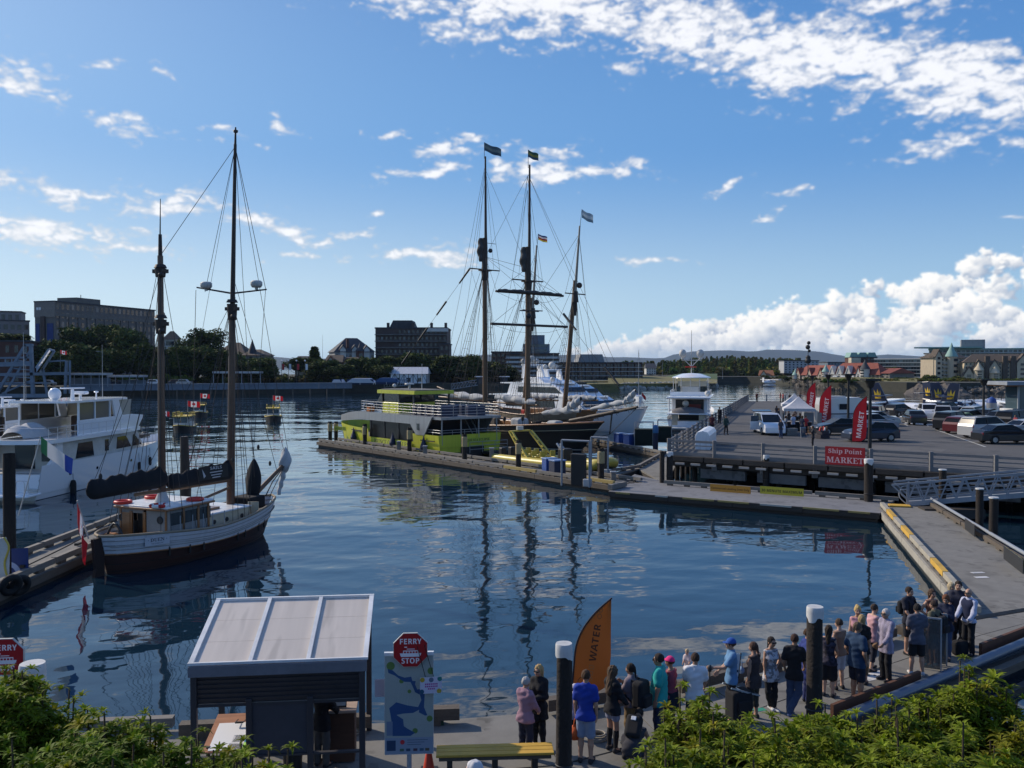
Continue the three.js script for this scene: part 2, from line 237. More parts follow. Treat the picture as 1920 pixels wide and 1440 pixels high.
function pile(p,r,top,label,style,group){
const t=thing('mooring_pile',label,'pile',V(p.x,0,p.z),rnd()*3,group);
const bend=rr(-.03,.03);B().grid((u,v)=>{const a=v*6.2831853,q=r*(1+.05*Math.sin(a*3+u*4)+.03*Math.sin(a*7-u*9))*(1.04-.06*u);return[Math.cos(a)*q+bend*u,-1+(top+1)*u,Math.sin(a)*q];},6,14,1.2).mesh('shaft',K.tar,t);
if(style==='white'){B().grid((u,v)=>{const a=v*6.2831853,lo=-.16-.16*Math.pow(vn(v*11+r*90,3),2),q=u<.6?[r*1.07,lerp(lo,-.02,u/.6)]:u<.8?[r*1.05,.02]:[r*(1-u)*5,.045];return[bend+Math.cos(a)*q[0]*(1+.04*Math.sin(a*3)),top+q[1],Math.sin(a)*q[0]];},10,24,.7).mesh('cap',K.whiteCap,t);B().put(new THREE.TorusGeometry(r*1.08,.018,6,18),bend*.3,Math.min(.95,top*.4),0,0,Math.PI/2).mesh('hoop',K.darkMetal,t);}
if(style==='cream'){B().lathe([[r*1.16,-.75],[r*1.18,.0],[r*1.2,.03],[0,r*1.5]],0,top-.3,0,4+4).mesh('cap',mat('pileCream',col(.46,.36,.18),{map:'grime'}),t);}
if(style==='flat'){B().cyl(r*1.12,r*1.1,.06,bend,top,0,12).mesh('cap',K.whiteCap,t);}
return t;
}
const A0=on(595,828,DK),A1=on(1150,911,DK),Ad=A1.clone().sub(A0).normalize(),An=V(-Ad.z,0,Ad.x).negate();
if(An.z>0)An.negate();
const A2=A1.clone().addScaledVector(An,2.9),A3=A0.clone().addScaledVector(An,2.5);
{
const t=floatDock('long grey timber float with dark piles beside the yellow green whale boat',[A0,A1,A2,A3],{deck:K.deckWood,faces:[[0,1],[0,3]]});
bullRail(t,A0.clone().addScaledVector(An,.14),A1.clone().addScaledVector(An,.14),DK,{len:4,lift:.1,w:.2,paint:(i,n)=>i===n-3||i===n-1?mat('yellowWorn',col(.42,.33,.12),{map:'wood'}):null});
bullRail(t,A3.clone().addScaledVector(An,-.14),A2.clone().addScaledVector(An,-.14),DK,{len:5,lift:.1});
}
for(const[px,py,top,w]of[[619,823,792,0],[630,821,792,0],[684,833,797,1],[768,846,804,2],[871,863,816,3],[972,876,828,4],[1127,897,843,5]]){
const p=on(px,py,DK),D=-p.z;pile(p,.21,EYE -(top-690)/ F*D+.1,[px<625?'left one of the close pair of cream capped piles at the long float\'s end':'right one of the close pair of cream capped piles at the long float\'s end','dark cream topped pile in front of the whale boat\'s round bow','dark cream topped pile in front of the whale boat\'s dark side opening','dark cream topped pile in front of the whale boat\'s stern','dark cream topped pile beside the yellow inflatable boat\'s stern','dark cream topped pile beside the grey gate frames at the yellow inflatable boat\'s bow'][w],'cream',undefined);
}
const B0=on(1141,921,DK),B1=on(1650,962,DK),B2=on(1692,942,DK),B3=on(1250,908,DK),B4=on(1190,889,DK);
{
const t=floatDock('dark float along the front of the pier with striped edge',[B0,B1,B2.clone().add(V(0,0,-1)),B3.clone().add(V(0,0,-1.6)),B4],{faces:[[0,1]],face:K.timberDark,deck:mat('deckDim',col(.19,.19,.195),{map:'deck'})});
const dir=B1.clone().sub(B0).normalize(),n=V(dir.z,0,-dir.x);if(n.z<0)n.negate();
const marks=[[.035,.095,0],[.2,.25,1],[.31,.43,0],[.445,.56,0],[.6,.71,1],[.75,.87,0],[.9,.97,0]];
for(const[a,b,w]of marks){const m=B(),p=B0.clone().lerp(B1,a).addScaledVector(n,.14),q=B0.clone().lerp(B1,b).addScaledVector(n,.14);m.bar(lv(p,DK-.03),lv(q,DK-.03),.06,.1);m.mesh('edge_strip',w?mat('paleStrip',col(.5,.5,.47),{map:'wood'}):mat('yellowWorn',col(.42,.33,.12),{map:'wood'}),t);}
bullRail(t,B3.clone().add(V(-.3,0,.3)),B2.clone().add(V(-.2,0,.2)),DK,{len:4.2,lift:.12,mat:K.timberGrey});
bullRail(t,B0.clone().add(V(.1,0,-.3)),B0.clone().add(V(1.3,0,-2)),DK,{len:2,lift:.05,w:.3});
const C0=on(1197,879,DK),C1=on(1247,851,DK),t2=floatDock('grey concrete walkway float going back beside the pier piles',[C0,B3,on(1275,856,DK),C1,on(1105,905,DK)].map((p)=>p.clone().setY(.51)),{y:DK+.012,faces:[]});
bullRail(t2,C0,C1,DK,{len:5,lift:.1});bullRail(t2,on(1128,890,DK),C0,DK,{len:3,lift:.1});
}
function textPlate(key,w,h,pw,bg,fg,lines,font='bold',pad=.12){return printMat(key,pw,Math.round(pw*h/w),(g,W,H)=>{g.fillStyle=bg;g.fillRect(0,0,W,H);g.fillStyle=fg;g.textAlign='center';g.textBaseline='middle';const lh=H*(1-pad*2)/ lines.length;lines.forEach((s,i)=>{let fs=lh*.98;g.font=`${font} ${fs}px sans-serif`;const m=g.measureText(s).width;if(m>W*.94){fs*=W*.94/m;g.font=`${font} ${fs}px sans-serif`;}g.fillText(s,W/2,H*pad+lh*(i+.53));});});}
function signBoard(name,label,cat,c,ry,w,h,m,back=K.darkMetal,rx=0){
const t=thing(name,label,cat,c,ry);B().box(w,h,.03,0,0,-.018).mesh('board',back,t);const f=B();f.add(plate(w,h));const me=f.mesh('print',m,t,true);me.position.z=.001;return t;
}
{
const ry=Math.atan2(-(B1.z-B0.z),B1.x-B0.x);let p=on(1367,915,DK+.3);
signBoard('loading_sign','orange loading zone sign on the rail in front of the pier','sign',lv(p,DK+.28).add(V(0,0,.25)),ry,2.5,.44,textPlate('loadz',2.5,.42,512,'#c08428','#3a2408',['Commercial Loading Zone Only']));
p=on(1463,920,DK+.3);signBoard('time_limit_sign','yellow thirty minute sign on the rail in front of the pier','sign',lv(p,DK+.3).add(V(0,0,.25)),ry,2.55,.46,textPlate('thirty',2.55,.46,512,'#b8aa2c','#23210a',['30 MINUTE MAXIMUM']));
}
for(const[px,py,top,r,l]of[[1241,905,850,.16,'slim dark pile without a cap at the left front corner of the pier'],[1255,905,852,.21,'dark pile with white cap at the left front corner of the pier'],[1437,912,858,.2,'dark pile with white cap in front of the pier, left of the red market banner'],[1629,940,866,.24,'dark pile with white cap below the black lamp post at the pier front']]){const p=on(px,py,DK);pile(p,r,EYE -(top-690)/ F*-p.z+.12,l,r<.17?'':'white');}
const P0=on(1252,853,PH),P1=on(1920,895,PH),Pd=P1.clone().sub(P0).normalize(),P1x=P1.clone().addScaledVector(Pd,22),P2=on(1399,752,PH),P3=on(1506,752,PH),P4=on(1652,792,PH),P5=V(60,PH,-66);
const inward=V(Pd.z,0,-Pd.x);if(inward.z>0)inward.negate();
{
const t=thing('pier','timber pier with grey asphalt deck carrying the market and parked cars','pier');
const poly=[P0,P1x,P5,P4,P3,P2].map((p)=>[p.x,p.z]);B().slab(poly,PH-.12,PH).mesh('deck',K.asphalt,t);
const cx=35,cz=-85;B().slab(poly.map(([x,z])=>[lerp(x,cx,.006),lerp(z,cz,.006)]),PH-.75,PH-.125).mesh('deck_beams',K.timberDark,t);
const L=P0.distanceTo(P1x);[[1420,838,6,4],[1700,842,5,3],[1585,850,8,1.6],[1420,775,7,5],[1760,826,9,2],[1345,830,3,5]].forEach(([px,py,w,d],i)=>{const p=on(px,py,PH);B().put(new THREE.BoxGeometry(w,.008,d),p.x,PH+.001,p.z,-.62+i*.02).mesh('asphalt_patch',mat('patch'+i % 3,col(...[[.075,.073,.072],[.125,.12,.115],[.085,.082,.08]][i % 3]),{map:'asphalt',roughness:.95}),t);});
for(let i=0;i<16;i++){const p=P0.clone().addScaledVector(Pd,(i+.02)/ 16*L).addScaledVector(inward,-.1),q=P0.clone().addScaledVector(Pd,(i+.98)/ 16*L).addScaledVector(inward,-.1);B().bar(lv(p,PH-.18),lv(q,PH-.18),.2,.3).mesh('fascia_beam',K.timberDark,t);}
for(let i=0;i<38;i++){const s=(i+.35)*1.12+.3;const m=B();m.bar(lv(P0.clone().addScaledVector(Pd,s).addScaledVector(inward,-.26),PH-.5),lv(P0.clone().addScaledVector(Pd,s+.66).addScaledVector(inward,-.26),PH-.5),.12,.13);m.mesh('curb_block',mat('blockPale',col(.42,.41,.40),{map:'wood'}),t);}
for(let i=0;i<13;i++)for(let k=0;k<4;k++){const p=P0.clone().addScaledVector(Pd,1.6+i*2.9+(k % 2)*1.1).addScaledVector(inward,.9+k*3.6);B().cyl(.19,.17,PH+.5,p.x,-1.2,p.z,10).mesh('pile',K.tar,t);}
for(let i=0;i<34;i++){const p=mid(P0,P2,(i+.4)/ 34);B().cyl(.19,.17,PH+.5,p.x+.5,-1.2,p.z,8).mesh('pile',K.tar,t);}
for(let i=0;i<9;i++){const s=2.3+i*3.9;B().bar(lv(P0.clone().addScaledVector(Pd,s).addScaledVector(inward,.4),1.02),lv(P0.clone().addScaledVector(Pd,s+3.1).addScaledVector(inward,.4),1.02),.3,.62).mesh('bracing_wall',K.concreteDark,t);}
B().slab([[P0.x+4,P0.z-8],[P1x.x,P1x.z-12],[55,-70],[45,-110],[44,-140],[34,-120]],-.5,1.2).mesh('rubble_bank',mat('mud',col(.03,.03,.028),{map:'grime'}),t);
}
function fence(label,a,b,o={}){
const t=thing('pier_railing',label,'railing'),L=a.distanceTo(b),n=Math.round(L /(o.step||3.3)),h=o.h||1.1,d=b.clone().sub(a).normalize(),drop=o.drop??.75,pm=o.mat||K.rail;
for(let i=0;i<=n;i++){const p=mid(a,b,i/n);const m=B();m.bar(lv(p,PH-drop),lv(p,PH+h+.04),.2,.2);if(drop>.3)m.bar(lv(p,PH-drop-.12),lv(p,PH-drop+.14),.3,.26);m.mesh('post',pm,t);}
for(let i=0;i<n;i++){const p=mid(a,b,i/n),q=mid(a,b,(i+1)/ n);for(const[y,w]of o.rails||[[1.0,.16],[.72,.07],[.45,.07],[.12,.26]]){const m=B();m.bar(lv(p,PH+y).addScaledVector(d,.1),lv(q,PH+y).addScaledVector(d,-.1),.07,w);m.mesh('rail',pm,t);}}
return t;
}
const fO=(p,s)=>p.clone().addScaledVector(inward,s);
fence('grey timber railing along the front of the pier under the market flags',fO(P0,.15),fO(P0,.15).addScaledVector(Pd,33),{step:3.25});
fence('grey timber railing along the left side of the pier',P0.clone().add(V(.15,0,-.2)),P2.clone().add(V(.2,0,0)),{step:3.6,drop:.2,rails:[[1.0,.14],[.72,.09],[.44,.09],[.15,.12]]});
fence('blue grey pipe railing across the far end of the pier',P2.clone().add(V(.3,0,.2)),P3.clone().add(V(0,0,.2)),{step:3.0,drop:.2,mat:K.blueGrey,rails:[[1.0,.07],[.6,.04],[.3,.04]]});
fence('grey solid barrier along the far right side of the pier',P3.clone().add(V(-.2,0,.3)),P4.clone().add(V(-.2,0,.3)),{step:4,drop:.2,rails:[[1.0,.1],[.55,.6]]});
fence('low grey timber barrier behind the parked cars',P4.clone().add(V(.2,0,.4)),P5.clone().add(V(0,0,.3)),{step:3.4,drop:.2,h:.7,rails:[[.62,.14],[.3,.3]]});
const N=[[-14,-17.3],[-9.5,-17.85],[-1.0,-18.5],[3.8,-19.9],[7.5,-22.1],[10.8,-24.2],[13.3,-25.6]].map((p)=>V(p[0],DK,p[1]));
const NN=[[-14,-13.2],[1.2,-13.6],[4.9,-16.7],[7.3,-18.75],[13.9,-23.5],[20.5,-28.2]].map((p)=>V(p[0],DK,p[1]));
{
const L0=on(1647,951,DK),R0=on(1742,949,DK),Rn=V(19.6,DK,-28.3);
const t=thing('floating_dock','near concrete float carrying the ticket booth and the queue of people','dock');
const pts=[...N,Rn,...NN.slice().reverse()].map((p)=>[p.x,p.z]);const along=(L,s)=>{let d=0;const D=L.map((p,i)=>i?d+=p.distanceTo(L[i-1]):0);const q=s*d;let i=1;while(i<L.length-1&&D[i]<q)i++;return mid(L[i-1],L[i],clamp((q-D[i-1])/(D[i]- D[i-1])));},NF=[...N,Rn];for(let i=0;i<15;i++){const c=[along(NF,(i+.006)/ 15),along(NF,(i+.994)/ 15),along(NN,(i+.994)/ 15),along(NN,(i+.006)/ 15)],m=mid(c[0],c[3]),n=mid(c[1],c[2]);for(const q of[[c[0],c[1],mid(n,c[1],.012),mid(m,c[0],.012)],[mid(m,c[3],.012),mid(n,c[2],.012),c[2],c[3]]])B().slab(q.map((p)=>[p.x,p.z]),DK-.14,DK).mesh('deck_panel',i % 3?K.concrete:mat('concreteB',col(.175,.17,.155),{map:'deck',bump:.003,roughness:.93}),t);}B().slab(pts.map(([x,z])=>[x,z-.12*Math.sign(z+19)]),-.5,DK-.145).mesh('pontoon',K.concreteDark,t);
const put=(a,b,o)=>bullRail(t,lv(a,DK),lv(b,DK),DK,o);
put(V(-13,0,-17.35),V(-7.0,0,-17.95),{len:6});put(V(-6.9,0,-17.5),V(-2.9,0,-17.95),{len:4.2,w:.24,mat:K.timber});put(V(-2.75,0,-18.2),V(-1.1,0,-18.35),{len:2,w:.25,mat:K.timber});
put(V(.7,0,-18.75),N[3].clone().add(V(-.3,0,.1)),{len:3.2,w:.25,mat:K.timber,paint:(i)=>i===0?null:null});put(N[3].clone().add(V(0,0,.12)),N[4].clone().add(V(-.1,0,.12)),{len:4,w:.24,mat:K.timber});put(N[4].clone().add(V(.1,0,.12)),N[5].clone().add(V(0,0,.12)),{len:3.8,w:.24,mat:K.timber});put(N[5].clone().add(V(.1,0,.12)),N[6].clone().add(V(-.2,0,.12)),{len:3,w:.24,mat:K.timber});
const brown=mat('brownBoard',col(.13,.055,.03),{map:'wood'});
const e=(a,u,off=0,y=DK)=>{const p=mid(NN[3],NN[4],u),q=V(.59,0,.81);return V(p.x+q.x*off,y,p.z+q.z*off);};
B().bar(e(0,-.04,-.08,DK+.15),e(0,.4,-.08,DK+.15),.08,.3).mesh('kick_board',brown,t);B().bar(e(0,.78,-.12,DK+.2),e(0,1.2,-.12,DK+.2),.08,.34).mesh('kick_board',brown,t);
B().rod(e(0,-.05,.3,DK+.16),V(20.9,DK+.16,-28.35),.13,.13,12).mesh('pipe',mat('pipeBlue',col(.08,.11,.16),{roughness:.35,metalness:.4}),t);
for(let i=0;i<4;i++){const a=e(0,-.2+i*.42,.55+(i % 2)*.04,DK-.1),b=e(0,.2+i*.42,.55+(i % 2)*.04,DK-.1);B().bar(a,b,.22,.2).mesh('fender_beam',K.timber,t);B().bar(a.clone().add(V(.25,-.35,.35)),b.clone().add(V(.25,-.35,.35)),.2,.2).mesh('fender_beam',K.timberDark,t);}
const ch=(p,w,l,ry,m,nm)=>{const b=B();b.put(new THREE.BoxGeometry(w,.006,l),p.x,DK+.004,p.z,ry);b.mesh(nm,m,t);};
const wp=mat('whiteLine',col(.62),{map:'deck'});ch(on(1648,1262,DK),.55,.22,.5,wp,'painted_mark');ch(on(1632,1272,DK),.6,.25,.5,wp,'painted_mark');
ch(on(1424,1331,DK),.28,.16,.3,mat('chalkGreen',col(.03,.24,.16)),'painted_mark');ch(on(1512,1350,DK),.3,.3,.8,mat('chalkRed',col(.6,.06,.06)),'painted_mark');
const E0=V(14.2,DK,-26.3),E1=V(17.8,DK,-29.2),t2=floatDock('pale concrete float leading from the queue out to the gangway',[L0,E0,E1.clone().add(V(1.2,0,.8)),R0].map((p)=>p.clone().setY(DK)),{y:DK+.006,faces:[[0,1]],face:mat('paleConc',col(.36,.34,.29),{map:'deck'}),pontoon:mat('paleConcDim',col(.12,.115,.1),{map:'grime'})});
const L1=E0.clone();bullRail(t2,L0.clone().add(V(.15,0,.1)),L1.clone().add(V(.15,0,0)),DK,{len:2.5,lift:.1,w:.2,paint:(i)=>[1,3,6].includes(i)?K.yellowPaint:mat('railPale',col(.42,.40,.34),{map:'wood'})});
bullRail(t2,R0,E1.clone().add(V(1.0,0,.6)),DK,{len:3,lift:.1,w:.18,mat:K.timber});
B().rod(lv(R0,DK+.42).add(V(.1,0,0)),V(19.0,DK+.42,-29),.075,.075,10).mesh('pipe',K.greyPaint,t2);
for(const[px,py]of[[1838,1076],[1837,1081]]){const p=on(px,py,DK+.01),m=B();m.put(new THREE.BoxGeometry(.5,.006,.2),p.x,DK+.016,p.z+(py>1078?.12:-.18),.12);m.mesh('painted_mark',wp,t2);}
const ry=Math.atan2(-(E1.z-R0.z),E1.x-R0.x);
const s1=mid(R0,E1,.47),s2=mid(R0,E1,.83);
signBoard('loading_sign','orange sign on the right edge of the pale concrete float','sign',V(s1.x+.2,DK+.42,s1.z),ry+Math.PI,1.9,.5,textPlate('load2',1.9,.5,256,'#d08f2b','#7a4a10',['LOADING','ZONE ONLY'])).rotation.y=ry+Math.PI;
signBoard('time_limit_sign','bright yellow time limit sign at the right end of the pale concrete float','sign',V(s2.x+.25,DK+.42,s2.z),ry+Math.PI,2.6,.5,textPlate('thirty2',2.6,.5,512,'#d3cf2a','#4a4a08',['30 MINUTE MAX']));
}
reseed(77);
pile(V(.95,0,-15.5),.145,3.12,'tall black pile with white cap beside the orange feather flag','white');
pile(V(6.4,0,-18.05),.165,3.07,'tall brown pile with white cap in the middle of the queue','white');
pile(V(-7.1,0,-12.6),.17,3.75,'thick pile with white cap beside the cut off ferry stop sign','white');
for(const[px,D,top,r,l]of[[1768,47,882,.19,'brown pile in front of the gangway, left of the other two beside it'],[1838,40.5,918,.17,'brown pile with white cap between the gangway and the loading float, middle of three'],[1864,37.5,935,.18,'brown pile with white cap nearest the loading float, right of three']]){const p=at(px,900,D);pile(lv(p,0),r,EYE -(top-690)/ F*D,l,'flat');}
pile(V(-18.55,0,-31.6),.21,5.0,'tall thick dark pile at the left float behind the signal flags','');
pile(lv(at(4,800,62),0),.2,4.6,'rusty pile behind the flybridge yacht at the left edge','');
{
const t=floatDock('grey float with loose mooring lines beside the wooden schooner',[V(-17.55,DK,-27),V(-17.55,DK,-46),V(-19.95,DK,-46),V(-19.95,DK,-27)],{faces:[[0,1]],deck:K.concrete});
bullRail(t,V(-17.7,DK,-27),V(-17.7,DK,-45),DK,{len:3.2,lift:.12,w:.22});bullRail(t,V(-19.8,DK,-27),V(-19.8,DK,-45),DK,{len:5,lift:.12,w:.2});
B().tube([V(-17.9,DK+.35,-31.4),V(-17.2,1.3,-33.6),V(-16.7,1.75,-35.3)],.025,12,5).mesh('mooring_line',K.rope,t);
for(const z of[-31.3,-35.2,-39]){const m=B();m.box(.16,.1,.34,-17.85,DK+.42,z);m.mesh('cleat',K.black,t);}
}
{
const a=at(1701,947,47.5),b=at(1990,925,44.2),t=thing('gangway','grey aluminium truss gangway sloping down to the float','gangway'),d=b.clone().sub(a).normalize(),side=V(d.z,0,-d.x).normalize();if(side.z>0)side.negate();
const H=1.2,W=1.5,n=9,L=a.distanceTo(b);
for(const s of[0,1]){
const o=side.clone().multiplyScalar(W*s),P=(k,h)=>a.clone().lerp(b,k).add(o).add(V(0,h,0));
B().bar(P(0,.06),P(1,.06),.1,.26).mesh('lower_chord',K.greyPaint,t);B().bar(P(-.11,H),P(1,H),.09,.1).mesh('upper_chord',K.greyPaint,t);
for(let i=0;i<n;i++){B().bar(P(i/n,.1),P((i+.5)/ n,H),.06,.07).mesh('strut',K.greyPaint,t);B().bar(P((i+.5)/ n,H),P((i+1)/ n,.1),.06,.07).mesh('strut',K.greyPaint,t);}
for(const h of[.45,.72,.95])B().bar(P(.02,h),P(1,h),.03,.04).mesh('handrail',K.greyPaint,t);
B().bar(P(-.11,H),P(0,.35),.06,.07).mesh('strut',K.greyPaint,t);B().bar(P(0,0),P(0,H),.08,.08).mesh('end_post',K.greyPaint,t);
B().tube([P(.0,.02),P(-.055,.5),P(-.05,.85),P(0,.88)],.03,14,6).mesh('hand_loop',K.alu,t);
}
B().grid((u,v)=>{const p=a.clone().lerp(b,u).addScaledVector(side,W*v);return[p.x,p.y+.05,p.z];},2,1).mesh('walkway',K.greyPaint,t);
B().box(3.1,.5,1.0,23.7,.35,-46.2,-.1).mesh('landing_block',K.timberDark,t);B().box(1.1,.06,.7,21.4,DK+.06,-47.3,-.3).mesh('ramp_lip',K.yellowPaint,t);
}
// ---------------------------------------------------------------- boats: +x is forward, +z starboard, y = 0 the waterline
function boat(name,label,cat,stern,dir,group){return thing(name,label,cat,lv(stern,0),Math.atan2(-dir.z,dir.x),group);}
const hullFn=(o)=>(u,v)=>{
const m=o.mid??.45,e=u>m?(u-m)/(1-m):(m-u)/ m*(o.sternK??1),b=o.beam/2*Math.pow(Math.max(0,1-Math.pow(e,u>m?o.pw??2.2:o.ps??2.6)),o.pe??.75);
const s=o.sheer,h=u<.5?lerp(s[0],s[1],smooth(0,.5,u)):lerp(s[1],s[2],Math.pow((u-.5)*2,1.6)),y=lerp(-.5,h,v);
const x=u*o.L+(u>.5?Math.pow((u-.5)*2,2)*o.rakeB*v:0)-(u<.4?Math.pow((.4-u)/ .4,2)*(o.rakeS??0)*v:0);
return[x,y,b*lerp(o.flare??.6,1,Math.pow(v,o.fp??.55))];
};
function strip(b,f,v0,v1,u0=0,u1=1,nu=36,nv=6,off=0){for(const s of[1,-1])b.grid((u,v)=>{const q=f(lerp(u0,u1,u),lerp(v0,v1,v));return[q[0],q[1],s*(q[2]+off)];},nu,nv,.9);return b;}
function deckOf(b,f,v,dy,u0=0,u1=1,k=1){return b.grid((u,w)=>{const q=f(lerp(u0,u1,u),v);return[q[0],q[1]+dy,q[2]*k*(w*2-1)];},30,4,.9);}
function railOf(b,f,v,dy,r,u0=0,u1=1,n=40){for(const s of[1,-1]){const p=[];for(let i=0;i<=n;i++){const q=f(lerp(u0,u1,i/n),v);p.push(V(q[0],q[1]+dy,s*q[2]));}b.line(p,r,6);}return b;}
function stanchions(b,f,v,h,r,u0,u1,n,sides=[1,-1]){for(const s of sides)for(let i=0;i<=n;i++){const q=f(lerp(u0,u1,i/n),v);b.rod(V(q[0],q[1],s*q[2]),V(q[0],q[1]+h,s*q[2]),r,r,5);}return b;}
const capFace=(b,f,u,v0=0,v1=1)=>b.grid((a,w)=>{const q=f(u,lerp(v0,v1,a));return[q[0],q[1],q[2]*(w*2-1)];},6,6,.9);
const leafDraw=(g,x,y,s)=>{const P=[[0,-1],[.2,-.62],[.42,-.72],[.34,-.28],[.56,-.52],[.64,-.36],[.94,-.4],[.82,-.12],[1,.02],[.52,.4],[.58,.6],[.06,.52],[.05,.98]];g.beginPath();P.forEach((p,i)=>g[i?'lineTo':'moveTo'](x+p[0]*s,y+p[1]*s));P.slice().reverse().forEach((p)=>g.lineTo(x-p[0]*s,y+p[1]*s));g.closePath();g.fill();};
const flagCA=printMat('flagCanada',256,128,(g,W,H)=>{g.fillStyle='#f2f0ee';g.fillRect(0,0,W,H);g.fillStyle='#c81c22';g.fillRect(0,0,64,H);g.fillRect(192,0,64,H);leafDraw(g,128,62,44);},{roughness:.9,transmission:.25});
const bands=(key,cols,vert)=>printMat(key,64,64,(g)=>cols.forEach((c,i)=>{g.fillStyle=c;const s=64/cols.length;if(vert)g.fillRect(i*s,0,s+1,64);else g.fillRect(0,i*s,64,s+1);}),{roughness:.9,transmission:.25});
function flagCloth(w,h,m,parent,p,ry,droop=0,ph=0,nm='cloth'){
const nu=14,nv=6,pos=[],uv=[],idx=[];for(let i=0;i<=nu;i++)for(let j=0;j<=nv;j++){const u=i/nu,v=j/nv;pos.push(w*u*Math.cos(droop),h*(v-1)- w*u*Math.sin(droop)+.04*h*Math.sin(u*7+ph+v),.09*w*Math.sin(u*8+ph+v*.8)*u);uv.push(u,v);}
for(let i=0;i<nu;i++)for(let j=0;j<nv;j++){const a=i*(nv+1)+j,b=a+nv+1;idx.push(a,b,a+1,b,b+1,a+1);}
const g=new THREE.BufferGeometry();g.setAttribute('position',new THREE.Float32BufferAttribute(pos,3));g.setAttribute('uv',new THREE.Float32BufferAttribute(uv,2));g.setIndex(idx);g.computeVertexNormals();
const me=new THREE.Mesh(g,m);me.name=nm;me.position.copy(p);me.rotation.y=ry;me.castShadow=true;parent.add(me);return me;
}
function flagOn(label,foot,top,w,h,m,ry,o={}){const t=thing('flag',label,'flag',V(0,0,0),0,o.group);B().rod(foot,top,o.r||.025,o.r||.02,6).mesh('flagpole',o.pm||K.offwhite,t);flagCloth(w,h,m,t,top.clone().add(V(0,-.03,0)),ry,o.droop??.25,o.ph??1);return t;}
const world=(o,x,y,z)=>V(x,y,z).applyEuler(o.rotation).add(o.position);
